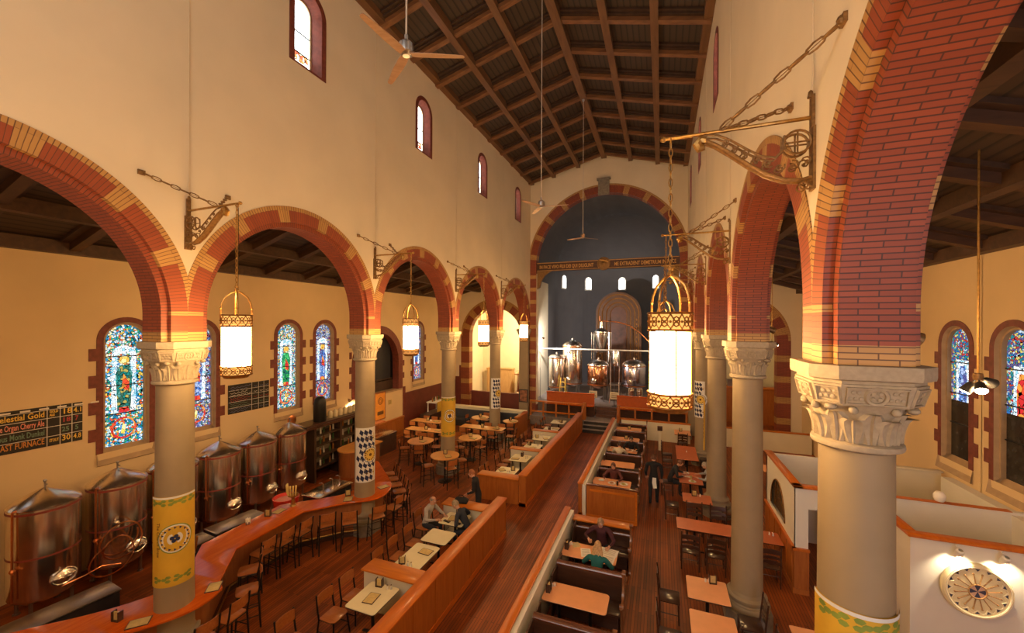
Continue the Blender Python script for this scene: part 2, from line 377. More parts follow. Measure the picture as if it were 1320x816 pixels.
for S in 'LR':
    ax = AX[S]; nv = 1 if S == 'L' else -1       # direction of the nave from the wall
    wall = MB()
    up = lambda sgn: (lambda u, z: (ax+sgn*HT, u, z))
    for i, yc in enumerate(YC):
        th0 = math.acos(RH/RX)
        hole = [(yc+RX*cos(th0+(PI-2*th0)*k/40), ZS+RX*sin(th0+(PI-2*th0)*k/40)) for k in range(41)]
        zt = ZS+RX*sin(th0)
        for sg in (1, -1):
            P = up(sg); fl = (sg > 0)
            # spandrels: quads from the extrados up to z=9.6
            for (a, c) in zip(hole, hole[1:]):
                q = [P(a[0], a[1]), P(a[0], 9.6), P(c[0], 9.6), P(c[0], c[1])]
                wall.poly(q[::-1] if fl else q, 0)
            wu = yc+.1
            hole_plate(wall, yc-RH, yc+RH, 9.6, 16.6 if sg == -nv else ZE+.35, arch_outline(wu, .54, 12.62, 14.15), P, 0, not fl, (wu, 13.6))
        # reveal of the clerestory opening
    # solid end west of the first column, nave side and aisle side
    wall.box(ax-HT, ax+HT, YB, -.37, 0, 16.2)
    wob = struct(wall.build('wall_nave_left' if S == 'L' else 'wall_nave_right', PLASTER, None, False))
    for i, yc in enumerate(YC):
        b = MB(); n_ = nv
        for sg in (nv, -nv):
            X = ax+sg*(HT+.012); fl = sg > 0
            arch_strip(b, i, X, RO, X, RH, 2, 3, RH, not fl, yc=yc)                       # red voussoirs, face
            arch_strip(b, i, X, RH, X, RX, 1, 1, RH, not fl, yc=yc)                      # yellow header course
            arch_strip(b, i, X, RX, ax+sg*HT, RX, 1, 1, RH, not fl, yc=yc)
            xi = ax+sg*.27
            arch_strip(b, i, xi, RO, X, RO, 0, 1, None, not fl, yc=yc)
            arch_strip(b, 99, xi, RI, xi, RO, 0, 1, None, not fl, yc=yc)
        arch_strip(b, 99, ax-.27, RI, ax+.27, RI, 0, 1, None, False, yc=yc)
        o = b.build('brick_arch', [BR_RED, BR_YEL, BR_FACE, BR_YFACE], None, True, 30)
        tag(o, kind='structure'); o.name = 'trim_%d' % (i+1+(0 if S == 'L' else 5)); o.parent = wob
    # clerestory windows
    for i, yc in enumerate(YC):
        wu = yc+.1
        fr = MB()
        def band(h1, h2, za, zb, xa, xb, m=0):
            O1 = arch_outline(wu, h1, za, 14.15); O2 = arch_outline(wu, h2, zb, 14.15)
            for k in range(len(O1)):
                j = (k+1) % len(O1)
                fr.poly([(xa, *O1[k]), (xb, *O2[k]), (xb, *O2[j]), (xa, *O1[j])], m)
        xs = ax+nv*(HT+.015)
        band(.54, .40, 12.62, 12.66, xs, xs); band(.40, .29, 12.66, 12.80, xs, ax+nv*.12); band(.29, .25, 12.8, 12.84, ax+nv*.12, ax+nv*.12, 1); band(.25,.25,12.84,12.84,ax+nv*.12,ax+nv*.08,1)
        band(.54,.54,12.62,12.62,xs,ax-nv*HT)
        W = fr.build('window_%d' % (i+1+(0 if S == 'L' else 5)), [BR_RED if False else BR_DARK, SILL], None, True, 30); struct(W)
        W['label'] = 'small round-headed clerestory window in a red brick surround'
        g = MB(); O = arch_outline(wu, .25, 12.84, 14.15); g.poly([(ax+nv*.085, *p) for p in O], 0)
        for zz in (13.08,): g.poly([(ax+nv*.087, wu-.22, 12.87), (ax+nv*.087, wu+.22, 12.87), (ax+nv*.087, wu+.22, zz), (ax+nv*.087, wu-.22, zz)], 1)
        CLERE = globals().get('CLERE') or stained('clerestory_glass', [(1,.97,.90),(.92,.97,1),(1,1,.97),(.80,.92,1),(1,.98,.88),(.9,1,.94)], 6.0, 9, .02)
        CLERED = globals().get('CLERED') or stained('clerestory_base_glass', [(.8,.25,.08),(1,.8,.5),(.5,.1,.05),(1,.9,.7)], 2.2, 14, .06)
        g.build('glass', [CLERE, CLERED], W, False)
        bar = MB(); bar.box(ax+nv*.09-.012, ax+nv*.09+.012, wu-.25, wu+.25, 13.58, 13.61); bar.box(ax+nv*.09-.012, ax+nv*.09+.012, wu-.25, wu+.25, 13.08, 13.11); bar.build('saddle_bar', BLACK, W, False)

# ---------------------------------------------------------------- aisle walls with stained glass
QTEETH = [3.25, 3.95, 4.65, 5.35]
COLS_A = [(.02,.25,.42),(.70,.80,.85),(.03,.35,.22),(.75,.12,.04),(.9,.55,.08),(.10,.35,.75),(.02,.12,.15),(.55,.75,.80),(.85,.75,.45)]
COLS_B = [(.12,.16,.45),(.55,.62,.8),(.45,.08,.10),(.20,.28,.62),(.10,.05,.12),(.75,.78,.85),(.08,.2,.2),(.6,.45,.2)]
COLS_C = [(.05,.22,.6),(.7,.85,.95),(.65,.07,.05),(.85,.7,.2),(.04,.3,.3),(.15,.12,.3)]
GL_A = stained('glass_mosaic_teal', COLS_A, 1.0, 21, .06)
GL_B = stained('glass_mosaic_violet', COLS_B, .9, 21, .06)
GL_C = stained('glass_mosaic_blue', COLS_C, .75, 20, .06)
GL_W = stained('glass_white_light', [(.95,1,1),(.8,.92,1),(1,1,.95),(.55,.75,.95),(.9,.95,1),(.25,.5,.6)], 1.25, 15, .05)
GL_G = stained('glass_green_robe', [(.05,.5,.12),(.03,.35,.1),(.1,.6,.2),(.02,.25,.1),(.02,.14,.10)], 1.0, 13, .05)
GL_BL = stained('glass_blue_robe', [(.08,.2,.6),(.25,.4,.75),(.15,.25,.55),(.4,.5,.8),(.1,.1,.3)], 1.0, 13, .05)
GL_R = stained('glass_red', [(.8,.08,.03),(.6,.03,.03),(.9,.3,.05)], 1.0, 8, .03)
GL_GO = stained('glass_gold', [(.9,.6,.1),(.95,.75,.3),(.8,.4,.06)], 1.1, 9, .03)
GL_DT = stained('glass_dark_teal', [(.02,.2,.18),(.02,.3,.25),(.05,.15,.1),(.1,.35,.3),(.5,.4,.1)], .9, 13, .05)
GL_N = mat('unlit_glass', (.03,.028,.026), .2, 0, var=.5, scale=6)
def figure(b, x, cu, side, robe, head, base, z0, w):
    """standing robed figure and its canopy laid into the glass"""
    e = side*.004
    for u0, u1 in ((-.31,-.17),(.17,.31)): b.poly([(x+e, cu+w*u0, z0+.9), (x+e, cu+w*u1, z0+.9), (x+e, cu+w*u1, z0+2.5), (x+e, cu+w*u0, z0+2.5)], 1)
    b.poly([(x+e, cu+.31*w*cos(PI*k/10), z0+2.5+.22*sin(PI*k/10)) for k in range(11)], 1)
    sh = [(-.17,.95),(.17,.95),(.21,1.5),(.23,1.95),(.12,2.18),(-.12,2.18),(-.23,1.95),(-.2,1.5)]
    b.poly([(x+2*e, cu+u*w*.95, z0+v) for u, v in sh], robe)
    b.poly([(x+3*e, cu+.13*w*cos(2*PI*k/14), z0+2.33+.14*w*sin(2*PI*k/14)) for k in range(14)], head)
    b.poly([(x+3*e, cu+u*w, z0+v) for u, v in ((-.06,1.55),(.12,1.45),(.14,1.7),(-.02,1.95))], 4)
    b.poly([(x+3*e, cu+u*w, z0+v) for u, v in ((-.14,.88),(.14,.88),(.12,1.02),(-.12,1.02))], 4)
    b.poly([(x+2*e, cu+.33*w*cos(2*PI*k/22), z0+.45+.30*sin(2*PI*k/22)) for k in range(22)], 4)
    b.poly([(x+3*e, cu+.27*w*cos(2*PI*k/22), z0+.45+.25*sin(2*PI*k/22)) for k in range(22)], base)
    b.poly([(x+4*e, cu+u*w, z0+v) for u, v in ((-.08,.3),(.02,.28),(.04,.52),(-.03,.6))], 5)
WN = [10]
def aisle_window(side, yc, mos, robe, label, unlit=False):
    X = XWL if side > 0 else XWR
    WN[0] += 1
    fr = MB(); hw, zs, z0 = .64, 5.87, 2.9
    def band(h1, z1, h2, z2, xa, xb, m):
        O1 = arch_outline(yc, h1, z1, zs, 22); O2 = arch_outline(yc, h2, z2, zs, 22)
        for k in range(len(O1)):
            if k == 0: continue                          # the sill is built apart
            j = (k+1) % len(O1); fr.poly([(xa, *O1[k]), (xb, *O2[k]), (xb, *O2[j]), (xa, *O1[j])], m)
    xf, xg = X+side*.02, X-side*.16
    band(hw, z0, .50, z0, xf, xf, 0); band(hw, z0, hw, z0, X, xf, 0)
    band(.50, z0, .47, z0+.05, xf, X-side*.06, 1); band(.47, z0+.05, .43, z0+.1, X-side*.06, X-side*.06, 1); band(.43, z0+.1, .43, z0+.1, X-side*.06, xg, 1)
    for k, z in enumerate(QTEETH + [6.0]):
        if k == 4: continue
        for sg in (1, -1): fr.box(min(X-.05*0, xf), max(X, xf), *(sorted((yc+sg*hw, yc+sg*(hw+.15)))), z, z+.32, 0)
    fr.poly([(xf+side*.05, yc-hw, z0-.3), (xf+side*.05, yc+hw, z0-.3), (xg, yc+.45, z0+.12), (xg, yc-.45, z0+.12)][::side], 2)
    for sg in (1, -1): fr.poly([(xf+side*.05, yc+sg*hw, z0-.3), (xg, yc+sg*.45, z0+.12), (xf, yc+sg*hw, z0)], 2)
    fr.poly([(xf+side*.05, yc-hw, z0-.3), (xf+side*.05, yc+hw, z0-.3), (X, yc+hw, z0-.33), (X, yc-hw, z0-.33)], 2)
    W = fr.build('window_%d' % WN[0], [BR_DARK, SILL, SILL], None, True, 30); struct(W); W['label'] = label
    g = MB(); O = arch_outline(yc, .43, z0+.1, zs, 22); x = xg+side*.01
    if unlit:
        zc = 4.45
        g.poly([(x, yc-.43, z0+.1), (x, yc+.43, z0+.1), (x, yc+.43, zc), (x, yc-.43, zc)], 2)
        g.poly([(x, yc-.43, zc), (x, yc+.43, zc)] + [(x, *p) for p in O[2:]], 0)
        e = side*.004
        g.poly([(x+e, yc+u*.8, v) for u, v in ((-.3,zc),(.3,zc),(.3,5.5),(-.3,5.5))], 1)
        g.poly([(x+2*e, yc+u, v) for u, v in ((-.14,zc),(.14,zc),(.16,5.0),(.08,5.35),(-.08,5.35),(-.16,5.0))], 3 if robe == 3 else 4)
        ms = [mos, GL_W, GL_N, GL_BL, GL_R if robe == 4 else GL_GO, GL_GO]
    else:
        g.poly([(x, *p) for p in O], 0)
        figure(g, x, yc, side, 3, 5, 0, z0+.1, .86)
        ms = [mos, GL_W, GL_N, robe, GL_R, GL_GO]
    g.build('glass', ms, W, False)
    bars = MB()
    for z in (3.85, 4.62, 5.42): bars.box(min(x, x+side*.03), max(x, x+side*.03), yc-.43, yc+.43, z, z+.025)
    bars.build('saddle_bar', BLACK, W, False)
    return yc
def arch_opening_outline(yc): return arch_outline(yc, 1.98, 2.7, 4.25, 24)
LW = [1.36, 3.18, 6.46, 8.28, 11.52, 13.32, 20.45]
RW = [1.36, 3.18, 6.46, 8.28, 11.62, 13.40, 16.7, 18.5, 21.7, 23.5]
def aisle_wall(side, wins, name, holes=()):
    X = XWL if side > 0 else XWR
    b = MB(); P = lambda u, z: (X, u, z); fl = side < 0
    items = sorted([(w, .9, arch_outline(w, .64, 2.9, 5.87, 22), 2.4) for w in wins] + list(holes))
    y = YB
    for c, hw, O, zb in items:
        if c-hw > y+1e-6:
            q = [P(y, 0), P(c-hw, 0), P(c-hw, 8.6), P(y, 8.6)]; b.poly(q[::-1] if fl else q, 0)
        q = [P(c-hw, 0), P(c+hw, 0), P(c+hw, zb), P(c-hw, zb)]; b.poly(q[::-1] if fl else q, 0)
        hole_plate(b, c-hw, c+hw, zb, 8.6, O, P, 0, fl, (c, 4.3))
        y = c+hw
    q = [P(y, 0), P(YE, 0), P(YE, 8.6), P(y, 8.6)]; b.poly(q[::-1] if fl else q, 0)
    X2 = X-side*.4                                   # outside skin, closes the building
    for ya, yb in (((YB, 14.75), (19.05, 31)) if side > 0 else ((YB, 31),)):
        q = [(X2, ya, 0), (X2, yb, 0), (X2, yb, 9), (X2, ya, 9)]; b.poly(q, 0)
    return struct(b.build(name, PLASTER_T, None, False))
aisle_wall(1, LW, 'wall_left', [(16.9, 2.1, arch_opening_outline(16.9), 2.4)])
aisle_wall(-1, RW, 'wall_right')
robes = [GL_DT, GL_BL, GL_DT, GL_BL, GL_G, GL_BL, GL_BL]
moss = [GL_C, GL_A, GL_A, GL_B, GL_A, GL_B, GL_B]
for k, (w, rb, ms) in enumerate(zip(LW, robes, moss)):
    aisle_window(1, w, ms, rb, ['', '', 'stained glass window with a teal figure beside the long beer board', 'stained glass window half behind the nearest left column', 'stained glass window with a green robed figure', 'stained glass window with a blue robed figure', 'narrow stained glass window beyond the hanging lantern'][k] or 'stained glass window near the loft')
for k, w in enumerate(RW): aisle_window(-1, w, GL_C, 4 if k == 4 else 3, 'stained glass window on the right aisle, dark below', True)

# left wall: big brick arch opening with a dark room behind, wainscots
b = MB(); O1 = arch_outline(16.9, 1.98, 2.7, 4.25, 24); O2 = arch_outline(16.9, 1.60, 2.7, 4.25, 24)
for k in range(1, len(O1)):
    j = (k+1) % len(O1)
    b.poly([(XWL+.02, *O1[k]), (XWL+.02, *O2[k]), (XWL+.02, *O2[j]), (XWL+.02, *O1[j])], 0)
    b.poly([(XWL+.02, *O2[k]), (XWL-.38, *O2[k]), (XWL-.38, *O2[j]), (XWL+.02, *O2[j])], 0)
for z in QTEETH:
    for sg in (1, -1): b.box(XWL, XWL+.02, *sorted((16.9+sg*1.98, 16.9+sg*2.13)), z, z+.32, 0)
b.box(XWL-.38, XWL+.06, 15.0, 18.8, 2.62, 2.7, 1)
o = struct(b.build('window_40', [BR_DARK, SILL], None, True, 30)); o['label'] = 'wide brick arch opening into a dark side room'
d = MB(); d.box(XWL-1.9, XWL-1.85, 14.8, 19, 2.6, 6.4, 0); d.box(XWL-1.9, XWL-.4, 14.75, 14.8, 2.6, 6.4, 0); d.box(XWL-1.9, XWL-.4, 19, 19.05, 2.6, 6.4, 0); d.box(XWL-1.9, XWL-.4, 14.8, 19, 2.55, 2.62, 0); d.box(XWL-1.9, XWL-.4, 14.8, 19, 6.35, 6.4, 0)
d.box(XWL-.5, XWL-.46, 17.0, 18.4, 3.3, 5.6, 1); d.box(XWL-.44, XWL-.40, 16.95, 18.45, 3.25, 3.33, 2); d.box(XWL-.5, XWL-.4, 16.2, 18.6, 2.72, 3.2, 2)
d.build('dark_recess', [DKGREY, mat('dark_screen', (.03,.032,.036), .3, var=.1), FLANGE], o, False)
g = MB(); g.poly([(XWL-1.0, 16.05, 3.0), (XWL-1.0, 16.35, 3.0), (XWL-1.0, 16.35, 4.9), (XWL-1.0, 16.05, 4.9)]); g.build('glass', emis('side_room_window', (.75,.9,1), 3), o, False)
wt = mat('wainscot_red', (.15,.03,.018), .45, var=.15, scale=3)
b = MB(); b.box(XWL, XWL+.04, 18.95, YE, 0, 2.32, 0); b.box(XWL, XWL+.07, 18.95, YE, 2.32, 2.38, 0); struct(b.build('baseboard_left', wt, None, False))
b = MB(); b.box(XWL, XWL+.10, 14.3, 18.9, 0, 1.05, 0); b.box(XWL, XWL+.14, 14.3, 18.9, 1.05, 1.12, 0)
for k in range(6): b.box(XWL+.10, XWL+.115, 14.4+k*.75, 14.4+k*.75+.62, .2, .95, 0)
b.box(XWL, XWL+.13, 14.3, 18.9, 0, .14, 0); struct(b.build('trim_20', OAK, None, False))
b = MB(); b.box(XWL, XWL+.05, 18.9, 19.1, 0, 2.75); struct(b.build('trim_21', BR_DARK, None, False))

# ---------------------------------------------------------------- end wall with the great arch and two aisle arches
def end_arch(cx, r, zs, z0, rw, n, yf, blk, name, keystone=False, band=.55):
    """brick ring and banded jambs standing 2 cm proud of the wall face"""
    b = MB(); N = 132; y0 = yf-.02
    def yel(deg): return any(abs(((deg-a+180) % 360)-180) < n for a in blk)
    s = 0
    for k in range(N):
        a0, a1 = PI*k/N, PI*(k+1)/N; deg = math.degrees((a0+a1)/2); m = 1 if yel(deg) else 0
        L = r*PI/N
        q = lambda R, a, y: (cx+R*cos(a), y, zs+R*sin(a))
        b.poly([q(r, a0, y0), q(r, a1, y0), q(r+rw*.8, a1, y0), q(r+rw*.8, a0, y0)][::-1], m, [(0,s),(0,s+L),(rw*.8,s+L),(rw*.8,s)][::-1])
        b.poly([q(r+rw*.8, a0, y0), q(r+rw*.8, a1, y0), q(r+rw, a1, y0), q(r+rw, a0, y0)][::-1], 1, [(0,s),(0,s+L),(.2,s+L),(.2,s)][::-1])
        b.poly([q(r+rw, a0, y0), q(r+rw, a1, y0), q(r+rw, a1, yf), q(r+rw, a0, yf)][::-1], 1)
        b.poly([q(r, a0, y0), q(r, a1, y0), q(r, a1, yf+.5), q(r, a0, yf+.5)], m, [(0,s),(0,s+L),(.5,s+L),(.5,s)])
        s += L
    for sg in (1, -1):
        z = zs; k = 0
        while z > z0:
            h = band*.45 if k % 2 else band*1.05
            za = max(z0, z-h); m = 1 if k % 2 else 0
            x0, x1 = sorted((cx+sg*r, cx+sg*(r+rw)))
            uv = [(0,za),(rw,za),(rw,z),(0,z)]
            b.poly([(x0, y0, za), (x1, y0, za), (x1, y0, z), (x0, y0, z)], m, [(u*1, v) for u, v in uv])
            b.poly([(cx+sg*r, y0, za), (cx+sg*r, yf+.5, za), (cx+sg*r, yf+.5, z), (cx+sg*r, y0, z)], m, [(0,za),(.5,za),(.5,z),(0,z)])
            xo = cx+sg*(r+rw); b.poly([(xo, y0, za), (xo, yf, za), (xo, yf, z), (xo, y0, z)], m)
            z = za; k += 1
    if keystone:
        b.at(cx, yf, zs+r+rw*.5); b.box(-.34, .34, -.14, 0, -.42, .62, 2); b.box(-.42, .42, -.18, 0, .5, .62, 2); b.box(-.2, .2, -.2, -.14, -.25, .4, 2); b.at()
    return struct(b.build(name, [BR_RED, BR_YEL, STONE_D], None, True, 30))
end_arch(XN, 4.40, 10.17, .3, .55, 2.2, YE, [7+16.5*k for k in range(5)] + [173-16.5*k for k in range(5)] + [], 'trim_30', True)
for cx, nm in ((-10.79, 'trim_31'), (3.91, 'trim_32')): end_arch(cx, 1.93, 5.5, 0, .65, 5.2, YE, [13+25*k for k in range(7)], nm, False, .75)
ew = MB(); P = lambda u, z: (u, YE, z)
def end_out(cx, r, zs): return [(cx-r, 0.001), (cx+r, 0.001)] + [(cx+r*cos(PI*k/40), zs+r*sin(PI*k/40)) for k in range(41)]
xl, xr = AX['L']+HT, AX['R']-HT
hole_plate(ew, xl-.3, xr+.3, 0, ZE, end_out(XN, 4.4, 10.17), P, 0, False, (XN, 9))
for a, c, zz in ((xl-.3, XN, 0), (XN, xr+.3, 0)):
    pass
ew.poly([P(xl-.3, ZE), P(xr+.3, ZE), P(xr+.3, ZE+.1), P(XN, ZE+1.75), P(xl-.3, ZE+.1)], 0)
hole_plate(ew, XWL, xl-.3, 0, 11.5, end_out(-10.79, 1.93, 5.5), P, 0, False, (-10.79, 4.5))
hole_plate(ew, xr+.3, XWR, 0, 11.5, end_out(3.91, 1.93, 5.5), P, 0, False, (3.91, 4.5))
struct(ew.build('wall_end', PLASTER, None, False))
# dark red dado and stepped quoins at the left corner of the end wall
b = MB(); b.box(XWL, -13.37, YE-.05, YE, 0, 2.6); b.box(-13.5, -13.37, YE-.05, YE, 2.6, 3.4); struct(b.build('trim_33', wt, None, False))

# ---------------------------------------------------------------- chancel and apse (blue-grey plaster)
RA, YA, ZC = 5.0, 32.6, 10.17
ap = MB(); n = 40; y1 = YE+.5
def arc_pt(a, y): return (XN+RA*cos(a), y, ZC+RA*sin(a))
for k in range(n):
    a0, a1 = PI*k/n, PI*(k+1)/n
    ap.poly([arc_pt(a0, y1), arc_pt(a1, y1), arc_pt(a1, YA), arc_pt(a0, YA)], 0)
for sg in (1, -1):
    x = XN+sg*RA; ap.poly([(x, y1, 0), (x, YA, 0), (x, YA, ZC), (x, y1, ZC)], 0)
    ap.poly([(XN+sg*4.4, y1, 0), (x, y1, 0), (x, y1, ZC), (XN+sg*4.4, y1, ZC)], 0)
for k in range(n):       # spandrel behind the arch ring
    a0, a1 = PI*k/n, PI*(k+1)/n
    q = lambda R, a: (XN+R*cos(a), y1, ZC+R*sin(a))
    ap.poly([q(4.4, a0), q(RA, a0), q(RA, a1), q(4.4, a1)], 0)
na, nb = 40, 14
def sp(a, e): return (XN+RA*cos(a)*cos(e), YA+RA*sin(a)*cos(e), ZC+RA*sin(e))
for i in range(na):
    a0, a1 = PI*i/na, PI*(i+1)/na
    ap.poly([(*sp(a0, 0)[:2], 0), (*sp(a1, 0)[:2], 0), sp(a1, 0), sp(a0, 0)], 0)
    for j in range(nb):
        e0, e1 = PI/2*j/nb, PI/2*(j+1)/nb
        ap.poly([sp(a0, e0), sp(a1, e0), sp(a1, e1), sp(a0, e1)], 0)
struct(ap.build('wall_apse', BLUEGREY, None, True, 40))
b = MB(); b.box(XN-4.42, XN-4.38, YE+.1, YE+.52, 1.0, 9.7); struct(b.build('trim_34', PLASTER, None, False))
for k, a in enumerate((20, 54, 90, 126, 160)):
    t = math.radians(a); cx, cy = XN+(RA-.02)*cos(t), YA+(RA-.02)*sin(t)
    w = MB(); w.at(cx, cy, 0, t+PI/2)
    O = arch_outline(0, .36, 9.45, 10.35, 12); Oi = arch_outline(0, .29, 9.55, 10.35, 12); nO = len(O)
    for i in range(nO):
        j = (i+1) % nO; w.poly([(O[i][0], .0, O[i][1]), (O[j][0], .0, O[j][1]), (Oi[j][0], .06, Oi[j][1]), (Oi[i][0], .06, Oi[i][1])], 0)
    W = struct(w.build('window_%d' % (50+k), PLASTER_W, None, True, 30))
    g = MB(); g.at(cx, cy, 0, t+PI/2); g.poly([(p[0], .055, p[1]) for p in Oi], 0); g.build('glass', stained('apse_glass', [(1,.98,.9),(.95,1,.98),(1,.95,.8),(.9,.97,1)], 3.0, 7, .02) if k == 0 else bpy.data.materials['apse_glass'], W, False)
# chancel platforms
PLATM = mat('platform_floor', (.20,.16,.14), .6, var=.2)
b = MB(); b.box(XN-4.4, XN+5.0, 23.95, YE+.45, 0, .55); struct(b.build('floor_platform', PLATM, None, False))
b = MB(); b.box(XN-4.98, XN+4.98, 25.9, YA+4.5, 0, 1.06); struct(b.build('floor_apse', PLATM, None, False))

# ---------------------------------------------------------------- ceilings
SL = .268; ZR = 17.05
nc = MB()
for sg in (1, -1):
    x1 = XN+sg*(xr-XN+.1)
    nc.poly([(XN, YB, ZR), (XN, YE, ZR), (x1, YE, ZR-SL*abs(x1-XN)), (x1, YB, ZR-SL*abs(x1-XN))][::sg], 0)
    nc.poly([(XN, YB, ZR+.4), (XN, YE+.2, ZR+.4), (XN+sg*5.3, YE+.2, ZR+.4-SL*5.3), (XN+sg*5.3, YB, ZR+.4-SL*5.3)][::-sg], 0)
CE = struct(nc.build('ceiling', CEIL, None, False))
for dx in (-4.70, -3.2, -1.6, 0, 1.6, 3.15, 4.70):
    z = ZR-SL*abs(dx)
    b = MB(); h, wd = (.34, .15) if dx == 0 else ((.30, .12) if abs(dx) < 4 else (.2, .14))
    b.box(XN+dx-wd, XN+dx+wd, YB, YE, z-h, z+.02)
    b.build('purlin', BEAM_Y, CE, False)
for k in range(19):
    y = -3.0+1.63*k
    if y > YE-.3: break
    for sg in (1, -1):
        b = MB(); a = sg*math.atan(SL); L = 4.85/cos(abs(a))
        b.M = Matrix.Translation((XN, y, ZR)) @ Matrix.Rotation(a, 4, 'Y')
        x0, x1 = sorted((0, sg*L))
        b.box(x0, x1, -.30, .30, -.07, .0, 1); b.box(x0, x1, -.20, .20, -.13, -.06, 1); b.box(x0, x1, -.095, .095, -.26, -.12, 0)
        b.build('rafter', [BEAM, FLANGE], CE, False)
# aisle ceilings: lean-to slopes
for S, xo in (('L', XWL), ('R', XWR)):
    xi = AX[S]; sl = (9.9-8.28)/abs(xi-xo); sg = 1 if xi > xo else -1
    c = MB(); c.poly([(xo, YB, 8.28), (xo, YE, 8.28), (xi, YE, 9.9), (xi, YB, 9.9)][::-sg], 0)
    c.poly([(xo-sg*.4, YB, 8.6), (xo-sg*.4, YE, 8.6), (xi, YE, 10.3), (xi, YB, 10.3)][::sg], 0)
    A = struct(c.build('ceiling_left' if S == 'L' else 'ceiling_right', CEIL, None, False))
    an = math.atan(sl)*-sg
    for t in (.03, .35, .68):
        x = xo+(xi-xo)*t; z = 8.28+(9.9-8.28)*t
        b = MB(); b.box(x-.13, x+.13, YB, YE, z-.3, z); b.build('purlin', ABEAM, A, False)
    for k in range(17):
        y = -3.2+1.7*k
        if y > YE-.2: break
        b = MB(); b.M = Matrix.Translation((xo, y, 8.28)) @ Matrix.Rotation(an, 4, 'Y'); L = abs(xi-xo)/cos(an)-.36
        x0, x1 = sorted((0, sg*L))
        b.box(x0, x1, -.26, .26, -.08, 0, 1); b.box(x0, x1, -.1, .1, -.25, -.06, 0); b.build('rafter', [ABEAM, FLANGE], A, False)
# west wall behind the loft with its round window (the daylight on the upper walls)
b = MB(); P = lambda u, z: (u, YB, z)
hole_plate(b, XWL, 2.6, 0, 18, [(XN+2.6*cos(2*PI*k/40), 11.8+2.6*sin(2*PI*k/40)) for k in range(40)], P, 0, True, (XN, 11.8))
WO = arch_outline(4.4, 1.05, 2.6, 6.2, 20); hole_plate(b, 2.6, XWR, 0, 18, WO, P, 0, True, (4.4, 4.6))
struct(b.build('wall_back', PLASTER, None, False))
b = MB(); b.tube([(u, YB+.02, z) for u, z in WO], .09, 8, 0, True); W2 = struct(b.build('window_61', SILL)); g = MB(); g.poly([(u, YB-.05, z) for u, z in WO][::-1]); g.build('glass', emis('west_aisle_daylight', (.80,.85,1.0), 7.5), W2, False)
b = MB(); b.box(4.36,4.44,YB-.04,YB+.02,2.6,7.2); b.box(3.35,5.45,YB-.04,YB+.02,4.2,4.28); b.build('glazing_bar', SILL, W2, False)
b = MB(); b.ring((XN, YB, 11.8), 2.62, .12, 'y', 40, 8); W = struct(b.build('window_60', SILL)); 
g = MB(); g.poly([(XN+2.6*cos(2*PI*k/40), YB-.05, 11.8+2.6*sin(2*PI*k/40)) for k in range(40)][::-1]); ROSE = emis('rose_window_daylight', (1.0,.96,.92), 5.5); g.build('glass', ROSE, W, False)
b = MB()
for k in range(8): b.at(XN, YB, 11.8, 0, 0, 2*PI*k/8).box(-.05, .05, -.05, .03, .6, 2.6)
b.at(XN, YB, 11.8).ring((0,0,0), .6, .08, 'y', 24, 6); b.build('tracery', SILL, W, False)
# ---------------------------------------------------------------- columns with carved capitals
def octa(h, c, z): return [(h-c,-h,z),(h,-h+c,z),(h,h-c,z),(h-c,h,z),(-h+c,h,z),(-h,h-c,z),(-h,-h+c,z),(-h+c,-h,z)]
def leaf(b, ang, r0, r1, z0, z1, w, curl=.05, n=7):
    """acanthus-like leaf: a folded strip rising from the bell and curling outwards"""
    L = []
    for i in range(n+1):
        t = i/n; z = z0+(z1-z0)*(t if t < .85 else .85+(t-.85)*.2)
        r = r0+(r1-r0)*t**2.2+.012; 
        if t > .8: r += curl*(t-.8)/.2; z -= curl*.35*(t-.8)/.2
        ww = w*(.55+.65*sin(PI*min(1, t*1.05)*.75))*(1-.75*max(0, t-.72)/.28)
        L.append((r, z, ww))
    ring = []
    for r, z, ww in L:
        pts = []
        for u, d in ((-1, -.02), (-.5, .012), (-.12, .0), (0, .022), (.12, .0), (.5, .012), (1, -.02)):
            a = ang+u*ww/max(r, .1); rr = r+d
            pts.append((rr*cos(a), rr*sin(a), z))
        ring.append(pts)
    b.loft(ring, 0, False, False)
